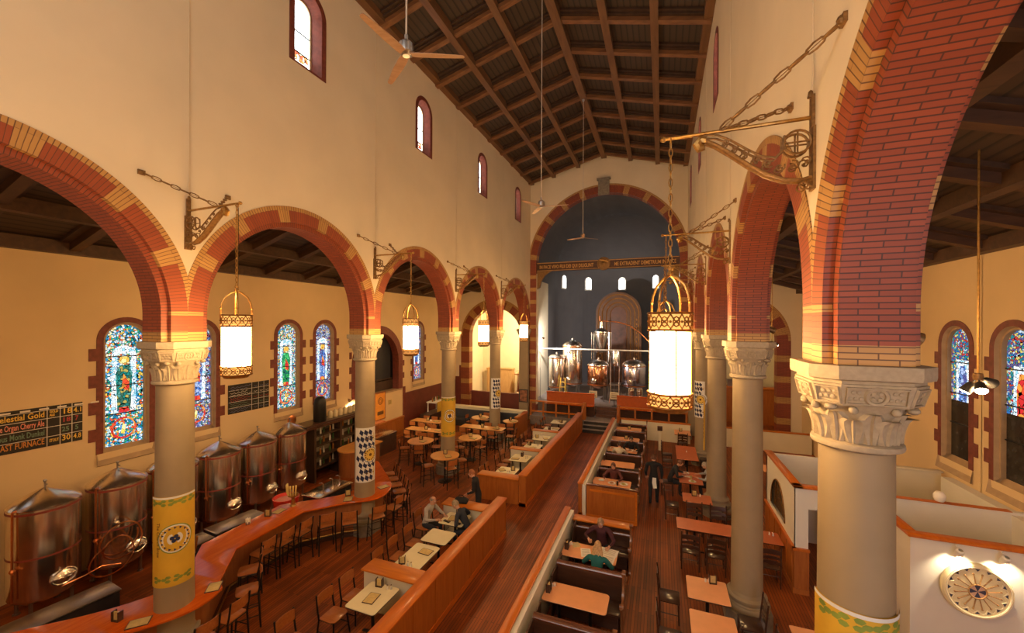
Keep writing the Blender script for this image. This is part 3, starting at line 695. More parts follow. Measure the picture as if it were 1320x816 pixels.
def make_column():
    root = thing('column', 'x', 'column')
    b = MB(); b.lathe([(.305,.66),(.300,1.2),(.292,3),(.283,5.27)], 40, caps=False); b.build('shaft', STONE, root)
    b = MB(); b.loft([[(p[0],p[1],z) for p in octa(.44,.18,0)] for z in (0,.34)], 0, True)
    b.build('plinth', STONE_D, root, False)
    b = MB(); b.lathe([(.43,.34),(.44,.36),(.44,.42),(.42,.45),(.38,.455),(.365,.48),(.375,.52),(.39,.53),(.39,.57),(.36,.60),(.33,.605),(.315,.64),(.306,.67)], 40, caps=False)
    b.build('base', STONE, root)
    cap = MB(); cap.lathe([(.284,5.22),(.31,5.225),(.345,5.245),(.35,5.265),(.345,5.29),(.31,5.31),(.285,5.31),(.29,5.40),(.31,5.5),(.35,5.6),(.40,5.67)], 40, caps=False)
    for k in range(8): leaf(cap, PI/8+k*PI/4, .30, .375, 5.31, 5.58, .105, .035)
    for k in range(8): leaf(cap, k*PI/4, .295, .365, 5.31, 5.64, .095, .025)
    for k in range(4):                                   # corner volutes
        a = PI/4+k*PI/2
        cap.ball((.415*cos(a), .415*sin(a), 5.635), .05, 10, sz=.7)
    for k in range(8):
        a = PI/8+k*PI/4; cap.ball((.395*cos(a), .395*sin(a), 5.62), .038, 10)
    C = cap.build('capital', STONE_C, root)
    ab = MB()
    ab.loft([octa(.375,.145,5.66), octa(.425,.165,5.855), octa(.41,.16,5.86), octa(.41,.16,5.885), octa(.455,.17,5.90), octa(.46,.172,5.93), octa(.46,.172,6.02)], 0, True)
    A = ab.build('abacus', STONE_C, root, False)
    rel = MB()
    for k in range(4):                                   # sunk panels, roundels with a cross and chamfer panels
        for rot, half in ((k*PI/2, .205), (k*PI/2+PI/4, .085)):
            dist0, dist1 = (.375, .425) if rot == k*PI/2 else ((.375*2-.145)/math.sqrt(2), (.425*2-.165)/math.sqrt(2))
            tl = math.atan2(dist1-dist0, .195)
            rel.M = Matrix.Rotation(rot, 4, 'Z') @ Matrix.Translation(((dist0+dist1)/2, 0, 5.757)) @ Matrix.Rotation(tl, 4, 'Y')
            h = .068
            for y0, y1, z0, z1 in ((-half,half,h,h+.012),(-half,half,-h-.012,-h),(-half-.012,-half,-h-.012,h+.012),(half,half+.012,-h-.012,h+.012)): rel.box(-.005,.022,y0,y1,z0,z1)
            if half > .1:
                rel.ring((.008,0,0), .074, .018, 'x', 20, 5)
                for q in range(4):
                    a = PI/4+q*PI/2; rel.ball((.006,.036*cos(a),.036*sin(a)), .022, 8, sx=.6)
                for sg in (1,-1):
                    for q in range(5): rel.ball((.004, sg*(.105+.02*q), .03*(1 if q % 2 else -1)), .02, 6, sx=.5)
            else:
                for q in range(6): rel.ball((.004, -.06+.024*q, .025*(1 if q % 2 else -1)), .022, 6, sx=.5)
    rel.build('carved_relief', STONE_C, A)
    return root
PC_ = Proto(make_column())
names = ['nearest', 'second', 'third', 'fourth']
for S, side in (('L', 'left'), ('R', 'right')):
    for k, y in enumerate(YCOL):
        if k == 0: lab = 'stone column beside the loft on the %s arcade, nearest the west wall' % side
        else:
            lab = {('L',1):'stone column wrapped in the large yellow banner, rising through the near curve of the bar',
                   ('L',2):'stone column wrapped in the blue and white lozenge banner at the far end of the bar',
                   ('L',3):'stone column with a yellow banner standing among the round honey tables',
                   ('L',4):'slim looking stone column with a lozenge banner in front of the left aisle end arch',
                   ('R',1):'large stone column with carved capital close to the camera at the right',
                   ('R',2):'stone column with grey moulded base in the middle of the right arcade',
                   ('R',3):'stone column with a narrow yellow flag on its nave side',
                   ('R',4):'farthest stone column of the right arcade carrying a lozenge banner'}[(S,k)]
        PC_.put((AX[S], y, 0), 0, lab)
# respond piers at the end wall
for S in 'LR':
    t = bpy.data.objects.new('trim_%d' % (41 if S == 'L' else 42), None); COL.objects.link(t); t.location = (AX[S], YE-.22, 0); struct(t)
    b = MB(); b.box(-.3, .3, -.12, .2, 0, 5.66); b.build('shaft', STONE, t, False)
    b = MB(); b.loft([[(-.33,-.16,5.6),(.33,-.16,5.6),(.33,.2,5.6),(-.33,.2,5.6)], [(-.42,-.25,5.88),(.42,-.25,5.88),(.42,.2,5.88),(-.42,.2,5.88)], [(-.44,-.28,5.9),(.44,-.28,5.9),(.44,.2,5.9),(-.44,.2,5.9)], [(-.44,-.28,6.02),(.44,-.28,6.02),(.44,.2,6.02),(-.44,.2,6.02)]], 0, True); b.build('capital', STONE_C, t, False)

# ---------------------------------------------------------------- banners wrapped on the columns
YEL = mat('yellow_banner', (.66,.39,.03), .7, var=.08, scale=3)
BLUE = mat('banner_blue', (.012,.02,.075), .7, var=0)
BWHITE = mat('banner_white', (.74,.72,.68), .7, var=.04)
GREENL = mat('hop_green', (.22,.28,.04), .7, var=.2)
BROWNT = mat('banner_print', (.14,.06,.01), .7, var=0)
def wrap(b, r, a0, a1, z0, z1, m=0, n=16):
    b.loft([[(r*cos(a0+(a1-a0)*i/n), r*sin(a0+(a1-a0)*i/n), z) for i in range(n+1)] for z in (z0, z1)], m, False, False)
def spot(b, r, a, z, pts, m):
    b.poly([(r*cos(a+u/r), r*sin(a+u/r), z+v) for u, v in pts], m)
def disc(R, n=16): return [(R*cos(2*PI*k/n), R*sin(2*PI*k/n)) for k in range(n)]
def annulus(b, r, a, z, R0, R1, m, n=32):
    for k in range(n):
        t0, t1 = 2*PI*k/n, 2*PI*(k+1)/n
        b.poly([(r*cos(a+u/r), r*sin(a+u/r), z+v) for u, v in ((R0*cos(t0),R0*sin(t0)),(R1*cos(t0),R1*sin(t0)),(R1*cos(t1),R1*sin(t1)),(R0*cos(t1),R0*sin(t1)))], m)
def fill(b, r, a, z, R, m, n=32, k=6):
    annulus(b, r, a, z, 0.001, R*.35, m, n); annulus(b, r, a, z, R*.35, R*.7, m, n); annulus(b, r, a, z, R*.7, R, m, n)
def roundel(b, r, a, z, R):
    fill(b, r+.002, a, z, R, 1); annulus(b, r+.003, a, z, R*.93, R, 2); annulus(b, r+.004, a, z, R*.45, R*.84, 3); annulus(b, r+.003, a, z, 0, R*.5, 0)
    for k in range(16): spot(b, r+.006, a+R*.74*cos(2*PI*k/16)/r, z+R*.74*sin(2*PI*k/16), [(.1*R*cos(q), .1*R*sin(q)) for q in (0,2.1,4.2)], 4)
    for k in range(4):
        q = PI/4+k*PI/2+.4; spot(b, r+.006, a+R*.16*cos(q)/r, z+R*.16*sin(q), disc(R*.13, 10), 4)
def leaves(b, r, a, z, n, w):
    for k in range(n):
        u = (k-(n-1)/2)*w; 
        for q in range(3):
            t = q*2.1+k; spot(b, r+.003, a+(u+.04*cos(t))/r, z+.04*sin(t), [(.045*cos(x), .03*sin(x)) for x in (0,1,2,3,4,5)], 2)
def yellow_banner(S, k, z0, z1, a, label, half=1.25, txt=True):
    t = thing('column_banner', label, 'banner', (AX[S], YCOL[k], 0)); r = .315 if z1 < 3.5 else .31
    b = MB(); wrap(b, r, a-half, a+half, z0, z1, 0, 24); wrap(b, r-.012, a-half, a+half, z0, z1, 0, 24)
    b.build('cloth', [YEL], t)
    p = MB(); zc = z0+(z1-z0)*.53; h = z1-z0
    roundel(p, r, a+.12, zc, h*.165); p.build('round_emblem', [YEL, BWHITE, GREENL, YEL, BLUE], t, False)
    p = MB(); leaves(p, r, a, z1-.10, 5, .15); p.build('top_leaves', [YEL, BWHITE, GREENL], t, False)
    p = MB(); leaves(p, r, a, z0+.14, 4, .16); p.build('bottom_leaves', [YEL, BWHITE, GREENL], t, False)
    if txt:
        me = text_mesh('lettering', 'The Church Brew', .085, BROWNT, t, 'CENTER', 0, .001)
        for v in me.data.vertices:       # wrap the line of letters up the left side of the cloth
            x, y = v.co.x, v.co.y; aa = a-.78+(-y)/r*-1; v.co = ((r+.004)*cos(aa), (r+.004)*sin(aa), zc-x*1.0)
    w = MB(); wrap(w, r+.002, a-half, a+half, z1-.035, z1, 0, 24); w.build('hem', BWHITE, t)
def lozenge_banner(S, k, z0, z1, a, label, half=1.1):
    t = thing('column_banner', label, 'banner', (AX[S], YCOL[k], 0)); r = .313
    b = MB(); wrap(b, r, a-half, a+half, z0, z1, 0, 24); wrap(b, r-.012, a-half, a+half, z0, z1, 0, 24); b.build('cloth', BWHITE, t)
    p = MB(); w, h = .066, .098; rows = int((z1-z0-.04)/(2*h))
    for i in range(rows):
        for j in range(-4, 5):
            z = z0+.03+(2*i+1)*h; u = 2*j*w-.35*(i % 3-1)*2*h*.35; aa = u/r
            if abs(aa)+w*1.4/r > half: continue
            rh = [(-w*.45,h),(w,.02),(w*.45,-h),(-w,-.02)]
            for q in range(4): spot(p, r+.004, a+aa, z, [rh[q],(0,0),rh[(q+1) % 4]], 0)
    p.build('lozenges', BLUE, t, False)
    q = MB(); zc = (z0+z1)/2; R = .30
    aR = a+.42
    fill(q, r+.003, aR, zc, R, 0); annulus(q, r+.004, aR, zc, R*.72, R*.78, 3); fill(q, r+.005, aR, zc, R*.62, 1)
    for s_ in range(14): spot(q, r+.007, aR+R*.5*cos(s_*2*PI/14)/r, zc+R*.5*sin(s_*2*PI/14), disc(.022, 6), 2)
    fill(q, r+.007, aR, zc, R*.15, 2)
    for dz in (.52, -.52): 
        spot(q, r+.004, aR, zc+dz, [(-.13,-.13),(.13,-.13),(.15,.0),(.13,.13),(-.13,.13),(-.15,0)], 1)
        for s_ in range(5): spot(q, r+.006, aR+(-.1+.05*s_)/r, zc+dz+(.03 if s_ % 2 else -.03), disc(.025, 6), 2)
    q.build('emblem', [BWHITE, mat('emblem_yellow', (.72,.48,.08), .7, var=.1), BROWNT, BLUE], t, False)
yellow_banner('L', 1, 1.57, 3.20, -.62, 'large yellow banner with a round emblem on the column in the near bar curve')
lozenge_banner('L', 2, 1.56, 3.20, -.75, 'blue and white lozenge banner on the column at the far end of the bar')
yellow_banner('L', 3, 1.58, 3.25, -.95, 'yellow banner with a round emblem on the column among the round tables', 1.3, False)
lozenge_banner('L', 4, 1.75, 3.40, -.9, 'lozenge banner on the slim left column before the aisle end arch', 1.0)
yellow_banner('R', 1, 2.15, 3.78, -1.75, 'yellow hop-leaf banner on the big near right column, only its top in view', 1.5, False)
lozenge_banner('R', 4, 2.15, 3.80, -2.3, 'lozenge banner on the farthest right column beside the big lantern', 1.0)
t = thing('hanging_flag', 'narrow yellow flag hanging on the nave side of the third right column', 'flag', (AX['R']-.33, YCOL[3]-.14, 0))
b = MB(); n = 10; prof = [(-.16, .0), (-.05,.03), (.05,-.02), (.17,.02)]
rings = []
for i in range(n+1):
    z = 3.80-1.65*i/n; s_ = 1-.45*i/n
    rings.append([(-.07+q*.6, p*s_+.01, z+.04*sin(i+p*9)) for p, q in prof]+[(-.055+q*.6, p*s_+.01, z) for p, q in prof[::-1]])
b.loft(rings, 0, True); b.build('cloth', YEL, t)
b = MB(); b.tube([(-.05,-.2,3.82),(-.05,.2,3.82)], .012); b.tube([(-.05,0,3.82),(.06,.05,3.85)], .008); b.build('rod', BRASS, t)
b = MB(); 
for i in range(7): b.box(-.086,-.082,-.03,.03,2.55+i*.13,2.62+i*.13)
b.build('lettering', BROWNT, t, False)

# ---------------------------------------------------------------- lanterns, brackets, chains
def link_chain(b, p, q, L=.11, w=.022, r=.006, seg=8, bars=False):
    P, Q = Vector(p), Vector(q); d = Q-P; n = max(2, int(d.length/(L*.82)));
    z = d.normalized(); x = z.cross(Vector((0,1,0)) if abs(z.y) < .9 else Vector((1,0,0))).normalized(); y = z.cross(x)
    for i in range(n):
        c = P+d*((i+.5)/n); u = x if i % 2 else y; hl = d.length/n*.60
        b.tube([tuple(c+u*w*cos(2*PI*k/seg)+z*hl*sin(2*PI*k/seg)) for k in range(seg)], r, 5, 0, True)
def make_lantern():
    R = .225; root = thing('hanging_lantern', 'x', 'lantern')
    b = MB(); n = 12
    b.lathe([(R*.94,.20),(R*.94,.86)], 32, caps=True); G = b.build('glass_shade', LAMP, root)
    b = MB()
    for k in range(6):
        a = 2*PI*(k+.5)/6; x, y = R*.98*cos(a), R*.98*sin(a); b.tube([(x,y,.19),(x,y,.87)], .008, 6)
    b.build('glazing_bars', BRASS, G)
    def band(z0, z1, nm):
        b = MB()
        for z in (z0, z1): b.ring((0,0,z), R+.006, .014, 'z', 32, 6)
        zc = (z0+z1)/2; h = (z1-z0)*.36
        for k in range(n):
            a = 2*PI*k/n; c = (cos(a), sin(a)); w = R*PI/n
            tt = (-sin(a), cos(a))
            P = lambda u, v: ((R+.004)*cos(a+u/R), (R+.004)*sin(a+u/R), zc+v)
            b.tube([P(w*.55*cos(q), h*.8*sin(q)) for q in [2*PI*i/8 for i in range(8)]], .008, 4, 0, True)
            for sg in (1,-1): b.tube([P(-w, -h*1.2*sg), P(-w*.35, -h*.25*sg), P(w*.35, h*.25*sg), P(w, h*1.2*sg)], .0075, 4)
            b.ball(P(w, 0), .015, 6); b.ball(P(0, 0), .016, 6)
        b.lathe([(R-.010, z0+.01), (R-.010, z1-.01)], 24, 1, caps=False)
        return b.build(nm, [GILT, GLOWBAND], root)
    band(.885, 1.07, 'top_fret_band'); band(.045, .19, 'bottom_fret_band')
    b = MB(); b.lathe([(.0,-.01),(R*.8,-.01),(R*.86,.01),(R*.9,.04),(R*.92,.045),(0,.05)], 32); b.build('base_rim', BRASS, root)
    b = MB()
    for k in range(4):
        a = PI/4+k*PI/2
        b.tube([(R*cos(a)*f, R*sin(a)*f, z) for f, z in ((1,1.07),(1.0,1.17),(.93,1.27),(.72,1.38),(.35,1.46),(.05,1.49))], .013, 6)
        b.ball((R*cos(a), R*sin(a), 1.19), .02, 6)
    b.ball((0,0,1.51), .035, 8); b.ring((0,0,1.56), .035, .01, 'x', 12, 5); b.build('yoke', BRASS, root)
    b = MB(); link_chain(b, (0,0,1.56), (0,0,2.98), .10, .02, .0065); b.build('chain', BRASS, root)
    b = MB(); b.tube([(0,.03,1.5),(.012,.03,2.2),(0,.03,2.95)], .004, 5); b.build('cord', BLACK, root)
    return root
GLOWBAND = mat('lit_fret_backing', (.45,.22,.05), .5, var=0, emit=(1,.50,.13), es=.75)
def make_bracket():
    """projects along +x from the wall plane x=0; z relative to the arm"""
    root = thing('wall_bracket', 'x', 'bracket')
    b = MB(); b.box(0,.025,-.06,.06,-.72,-.1); b.box(0,.03,-.035,.035,-.1,.22); b.lathe([(.0,.2),(.03,.2),(.02,.26),(0,.28)], 8, c=(.03,0)); b.build('back_plate', IRON, root)
    b = MB(); b.tube([(.02,0,0),(1.40,0,0)], .02, 8); b.ball((1.40,0,0), .034, 8); b.ring((1.32,0,-.03), .03, .009, 'x', 10, 5); b.build('arm', BRASS, root)
    b = MB()
    low = [(.03,-.60),(.12,-.62),(.26,-.60),(.42,-.52),(.58,-.40),(.74,-.26),(.88,-.15),(.97,-.10)]
    upp = [(.26,-.16),(.27,-.30),(.34,-.37),(.46,-.34),(.60,-.24),(.74,-.13),(.86,-.06),(.97,-.04)]
    for y in (-.045, .045):
        b.tube([(x,y,z) for x,z in low], .016, 6); b.tube([(x,y,z) for x,z in upp], .012, 6)
        b.ring((.15,y,-.24), .115, .012, 'y', 18, 6); b.tube([(.04,y,-.24),(.26,y,-.24)], .009, 5); b.tube([(.15,y,-.35),(.15,y,-.13)], .009, 5)
        for k, (x, z, r) in enumerate(((.07,-.44,.05),(.18,-.47,.055),(.30,-.47,.05),(.40,-.42,.05),(.50,-.36,.045),(.60,-.29,.042),(.70,-.21,.038),(.79,-.14,.033))):
            a0 = k*1.3; b.tube([(x+r*(1-.09*q)*cos(a0+q*.8), y, z+r*(1-.09*q)*sin(a0+q*.8)) for q in range(9)], .0085, 5)
            b.ball((x, y, z), .016, 6)
        for k, (x, z) in enumerate(((.03,-.66),(.10,-.68))): b.ring((x,y,z), .035, .009, 'y', 10, 5)
    b.loft([[(x,-.05,z) for x,z in low], [(x,.05,z) for x,z in low]], 0, False, False)
    b.build('scroll_bracket', IRON, root)
    b = MB(); b.tube([(.97,0,-.08),(1.02,0,-.07),(1.05,0,-.11),(1.03,0,-.155),(.98,0,-.15)], [.05,.055,.055,.05,.03], 8); b.build('volute', BRASS, root)
    for sg in (1,-1):
        b = MB(); link_chain(b, (.01, sg*.70, .46), (.83, sg*.02, .01), .17, .030, .0095, 8); 
        b.tube([(.01,sg*.70,.46),(.83,sg*.02,.01)], .004, 5); sc_ = b.build('stay_chain', IRON, root)
        b = MB(); b.ball((.02, sg*.71, .46), .045, 8); b.box(0,.03,sg*.71-.05,sg*.71+.05,.42,.5); b.build('anchor', IRON, sc_)
    return root
PL, PB = Proto(make_lantern()), Proto(make_bracket())
LL = {('L',1):'nearest lit lantern of the left row, hanging above the steel tanks', ('L',2):'second lit lantern of the left row, before the narrow stained window', ('L',3):'third lit lantern of the left row, left of the aisle end arch middle',
      ('L',4):'smallest lit lantern of the left row beside the great arch', ('R',1):'large glowing lantern hanging in the foreground right of the nave', ('R',2):'lantern of the right row hidden close behind the large one', ('R',3):'third lantern of the right row, behind the large one', ('R',4):'farthest lantern of the right row, behind the large one'}
for S in 'LR':
    for k in (0, 1, 2, 3, 4):
        sg = 1 if S == 'L' else -1
        xw = AX[S]+sg*HT
        pos = ['beside the loft', 'nearest', 'second', 'third', 'fourth'][k]
        PB.put((xw, YCOL[k], 8.44), 0 if sg > 0 else PI, 'bronze scroll bracket with stay chains, %s on the %s wall' % (pos, 'left' if S == 'L' else 'right'))
        PL.put((AX[S]+sg*1.66, YCOL[k], 5.43), .26 if k else .1, LL.get((S,k), 'lit lantern beside the loft on the %s side' % ('left' if S == 'L' else 'right')))
# conduits running up the nave walls
for S in 'LR':
    sg = 1 if S == 'L' else -1; x = AX[S]+sg*(HT+.012)
    for k in (1, 2, 3, 4):
        b = MB(); b.tube([(x, YCOL[k], 8.7), (x, YCOL[k], 15.4)], .005, 5)
        tag(b.build('conduit', PLASTER), 'thin painted conduit rising above the %s bracket on the %s wall' % (['','nearest','second','third','fourth'][k], 'left' if S == 'L' else 'right'), 'conduit')

# ---------------------------------------------------------------- ceiling fans
FANW = wood('fan_blade_wood', (.36,.20,.11), (.45,.27,.16), .4, 'x', 3)
def make_fan(top):
    t = thing('ceiling_fan', 'x', 'fan')
    b = MB(); b.lathe([(0,-.10),(.05,-.10),(.10,-.06),(.105,-.02),(.10,.07),(.07,.10),(.025,.12),(.025,.2)], 20); b.build('motor_housing', STEEL_D, t)
    b = MB(); b.tube([(0,0,.15),(0,0,top)], .013, 8); b.build('down_rod', mat('rod_grey', (.5,.42,.34), .5, var=0) if 'rod_grey' not in bpy.data.materials else bpy.data.materials['rod_grey'], t); dr_ = list(t.children)[-1]
    b = MB(); b.lathe([(.0,top),(.07,top),(.06,top-.06),(.02,top-.1)], 16); b.build('canopy', STEEL_D, dr_)
    for k in range(3):
        a = k*2*PI/3; b = MB(); b.at(0,0,-.075,a)
        b.loft([[(r,-w,-.012*w/.07-.004),(r,w,.012*w/.07-.004),(r,w,.012*w/.07+.006),(r,-w,-.012*w/.07+.006)] for r, w in ((.06,.05),(.16,.062),(.4,.06),(.72,.042),(.80,.034),(.82,.018))], 0, True)
        b.build('blade', FANW, t)
    return t
for k, (y, z, rz, lab) in enumerate(((4.72, 10.27, .42, 'nearest ceiling fan, three wooden blades against the left wall'), (11.46, 9.98, .1, 'middle ceiling fan on a long rod before the end wall gable'), (18.2, 10.42, .75, 'farthest ceiling fan on a rod before the blue-grey apse'))):
    f = make_fan(ZR-.34-z); f.location = (XN, y, z); f.rotation_euler = (0, 0, rz); f['label'] = lab; f['group'] = 'ceiling fans on long rods'

# ---------------------------------------------------------------- inscribed beam across the great arch
t = thing('inscribed_beam', 'dark beam with gilt inscription and central medallion across the great arch', 'beam', (XN, YE+.25, 9.88))
b = MB(); b.box(-4.38, 4.38, -.12, .12, 0, .5); b.box(-4.38, 4.38, -.17, .15, .46, .53); b.box(-4.38, 4.38, -.15, .15, -.03, .04); b.build('beam', wood('dark_beam_wood', (.05,.018,.006), (.085,.03,.01), .5, 'x', 1), t, False)
b = MB(); b.box(-4.36,4.36,-.20,-.17,.475,.505); b.box(-4.36,4.36,-.18,-.15,-.01,.012); b.build('gilt_trim', GOLDT, t, False)
for txt, x in (('IN PACE VIVO FILII DEI QUI DILIGUNT', -2.42), ('ME EXTRADENT DEMETRIUM IN PACE', 2.42)):
    o = text_mesh('inscription', txt, .34, GOLDT, t, 'CENTER', .006, .004); 
    wd = max(v.co.x for v in o.data.vertices)-min(v.co.x for v in o.data.vertices); s = 3.55/wd
    o.rotation_euler = (PI/2, 0, 0); o.location = (x, -.128, .13); o.scale = (s, .95, 1)
b = MB(); b.at(0,-.16,.28,0,PI/2); b.lathe([(0,-.04),(.40,-.04),(.42,0),(.40,.05),(.32,.06),(.30,.03),(0,.03)], 24); b.lathe([(.12,.03),(.16,.10),(.1,.14),(0,.15)], 12); b.build('medallion', [IRON], t)
b = MB(); b.at(0,-.24,.42); b.tube([(-.25,0,.1),(0,-.03,.05),(.28,0,-.06)], [.03,.05,.03], 8); b.build('medallion_figure', GOLDT, t)
for sg in (1,-1):
    b = MB(); pts = [(4.38,0),(3.35,0),(3.6,-.12),(3.9,-.35),(4.1,-.7),(4.2,-1.1),(4.38,-1.2)]
    b.loft([[(sg*x, -.1, z) for x, z in pts], [(sg*x, .1, z) for x, z in pts]], 0, True); b.ring((sg*4.0, -.11, -.3), .14, .03, 'y', 14, 6); b.build('corbel', IRON, t, False)
# ---------------------------------------------------------------- scalloped bar
def resample(P, n):
    D = [0]
    for a, b in zip(P, P[1:]): D.append(D[-1]+math.dist(a, b))
    out = []
    for k in range(n):
        d = D[-1]*k/(n-1); i = 0
        while i < len(D)-2 and D[i+1] < d: i += 1
        t = (d-D[i])/max(1e-9, D[i+1]-D[i]); out.append((P[i][0]+(P[i+1][0]-P[i][0])*t, P[i][1]+(P[i+1][1]-P[i][1])*t))
    return out
def smooth_line(P, it=2):
    for _ in range(it):
        Q = [P[0]]
        for a, b in zip(P, P[1:]): Q += [(a[0]*.75+b[0]*.25, a[1]*.75+b[1]*.25), (a[0]*.25+b[0]*.75, a[1]*.25+b[1]*.75)]
        P = Q+[P[-1]]
    return P
BO = [[(-9.5,3.0),(-8.9,3.62),(-8.5,3.98),(-8.2,4.36),(-8.04,4.72),(-8.04,5.06),(-8.16,5.34)],
      [(-8.16,5.34),(-8.40,5.44),(-9.27,6.38)],
      [(-9.27,6.38),(-9.36,8.3)], [(-9.36,8.3),(-8.62,9.18)], [(-8.62,9.18),(-8.35,9.36),(-8.0,9.66),(-7.95,10.1),(-8.12,10.6),(-8.6,11.1),(-9.2,11.6)], [(-9.2,11.6),(-9.7,12.02),(-10.1,12.35)]]
BI = [[(-10.5,3.05),(-10.1,3.5),(-9.7,3.9),(-9.35,4.35),(-9.15,4.75),(-9.15,5.0),(-9.2,5.2)],
      [(-9.2,5.2),(-9.4,5.45),(-10.2,6.2)],
      [(-10.2,6.2),(-10.3,8.35)], [(-10.3,8.35),(-9.55,9.1)], [(-9.55,9.1),(-9.35,9.3),(-9.15,9.55),(-9.0,10.1),(-9.15,10.6),(-9.45,10.95),(-9.75,11.25)], [(-9.75,11.25),(-10.2,11.62),(-10.6,11.95)]]
ZBAR = 1.10
bar = thing('bar_counter', 'long orange wood bar counter scalloped around two stone columns', 'bar counter')
Oo, Ii = [], []
for k, (o_, i_) in enumerate(zip(BO, BI)):
    n = (24, 6, 6, 6, 26, 8)[k]; s_ = (2,0,0,0,2,1)[k]; a, c = resample(smooth_line(o_, s_), n), resample(smooth_line(i_, s_), n)
    Oo += a[1 if k else 0:]; Ii += c[1 if k else 0:]
def offs(A, B, f): return [(a[0]+(b[0]-a[0])*f, a[1]+(b[1]-a[1])*f) for a, b in zip(A, B)]
b = MB(); z = ZBAR
r = [[(o[0],o[1],z-.045),(o[0],o[1],z-.012),(o[0]+(i[0]-o[0])*.02,o[1]+(i[1]-o[1])*.02,z),(i[0],i[1],z),(i[0],i[1],z-.045)] for o, i in zip(Oo, Ii)]
b.loft(r, 0, True); b.build('counter_top', BARTOP, bar)
F1, F2 = offs(Oo, Ii, .3), offs(Oo, Ii, .86)
b = MB(); b.loft([[(p[0],p[1],0),(p[0],p[1],z-.045),(q[0],q[1],z-.045),(q[0],q[1],0)] for p, q in zip(F1, F2)], 0, True); b.build('front_panel', BARFRONT, bar)
b = MB(); F0 = offs(Oo, Ii, .285); b.loft([[(p[0],p[1],.0),(p[0],p[1],.16),(q[0],q[1],.16),(q[0],q[1],0)] for p, q in zip(F0, F1)], 0, True); b.build('kick_board', DARKW, bar)
b = MB(); Fr = offs(Oo, Ii, .18); b.tube([(p[0],p[1],.2) for p in Fr], .02, 6); b.build('foot_rail', BRASS, bar)
# wooden server stand with a round end behind the far end of the bar
t = thing('server_stand', 'wooden rounded server counter behind the far end of the bar', 'counter', (-12.25, 12.9, 0))
arc = [(.55*cos(a), .35+.0-.45*sin(a)-.0) for a in [PI*k/12 for k in range(13)]]
pl = [(-.55,.35)]+[(-.55*cos(PI*k/12), .35-.55*sin(PI*k/12)) for k in range(13)]+[(.55,1.7),(-.55,1.7)]
b = MB(); b.prism(pl, 1.03, 1.08); b.build('top', HONEY, t); b = MB(); b.prism([(x*.88, .35+(y-.35)*.9) for x, y in pl], 0, 1.03); b.build('body', BARFRONT, t)
t = thing('sink_counter', 'pale sink counter with taps between bar and column', 'sink', (-10.3, 10.1, 0))
b = MB(); b.bbox(-.4,.4,-.7,.7,.86,.91); b.build('top', STEEL, t); b = MB(); b.box(-.36,.36,-.66,.66,0,.86); b.build('body', DKGREY, t, False)
b = MB()
for y in (-.3,.1,.4): b.tube([(.1,y,.9),(.1,y,1.16),(.03,y,1.2),(-.06,y,1.16)], .014, 6)
b.build('taps', STEEL, t)

# ---------------------------------------------------------------- serving tanks
def make_tank():
    R = .555; t = thing('serving_tank', 'x', 'tank')
    b = MB(); b.lathe([(.0,.30),(.2,.31),(.42,.37),(R-.02,.47),(R,.52),(R,2.36),(R-.005,2.40)], 48); b.build('shell', STEEL, t)
    b = MB(); b.lathe([(R+.006,2.38),(R+.012,2.40),(R-.015,2.43),(.42,2.515),(.26,2.60),(.10,2.675),(.05,2.70),(0,2.715)], 48, caps=False); b.build('dome_lid', STEEL, t)
    b = MB()
    for z0, z1 in ((2.30,2.345),(1.35,1.385)):
        b = MB(); b.lathe([(R+.001,z0),(R+.005,z0),(R+.005,z1),(R+.001,z1)], 48, caps=False); b.build('red_band', BANDRED, t)
    b = MB(); b.tube([(0,0,2.7),(0,0,2.83)], .02, 8); b.ball((0,0,2.85), .035, 8); b.tube([(0,0,2.78),(.09,0,2.78)], .014, 6); b.build('relief_valve', STEEL_D, t)
    for k in range(4):
        a = PI/4+k*PI/2; b = MB(); b.tube([(.44*cos(a),.44*sin(a),.5),(.44*cos(a),.44*sin(a),.03)], .035, 8); b.lathe([(.06,0),(.06,.03),(.03,.04)], 10, c=(.44*cos(a),.44*sin(a))); b.build('leg', STEEL_D, t)
    # manway on the lower front and the level pipe
    b = MB(); a = .16; b.M = Matrix.Rotation(a, 4, 'Z') @ Matrix.Translation((R-.02, 0, .80)) @ Matrix.Rotation(-.25, 4, 'Y')
    b.tube([(.03, .21*cos(q), .15*sin(q)) for q in [2*PI*k/24 for k in range(24)]], .03, 8, 0, True)
    b.loft([[(.035+d, .19*s_*cos(q), .13*s_*sin(q)) for q in [2*PI*k/24 for k in range(24)]] for s_, d in ((1,.0),(.95,.03),(.5,.05),(.1,.055))], 0, True)
    mw = b.build('manway', STEEL, t); M_ = b.M; b = MB(); b.M = M_
    b.tube([(.03,-.24,.0),(.14,-.05,.0),(.14,.05,0),(.03,.24,0)], .014, 6); b.tube([(.13,0,0),(.22,0,0)], .012, 6); b.ball((.23,0,0), .03, 8); b.tube([(.22,-.08,0),(.22,.08,0)], .01, 6)
    b.build('clamp_handle', STEEL, mw)
    b = MB(); a = -1.15; x, y = (R+.05)*cos(a), (R+.05)*sin(a); b.tube([(x,y,.55),(x,y,2.42)], .02, 8); b.tube([(R*.9*cos(a),R*.9*sin(a),2.42),(x,y,2.42)], .018, 6)
    b.tube([(R*cos(a),R*sin(a),1.2),(x,y,1.2)], .018, 6); b.ball((x,y,1.2), .05, 8); b.tube([(x,y,1.2),(x+.1,y-.02,1.15)], .014, 6); b.build('level_pipe', COPPER, t)
    return t
TP = Proto(make_tank())
TL = ['leftmost steel serving tank, cut by the left edge of the view', 'steel serving tank with a coiled hose on its front', 'steel serving tank mostly hidden behind the banner column', 'steel serving tank directly right of the banner column', 'steel serving tank second from the right end of the row', 'rightmost steel serving tank, beside the shelving']
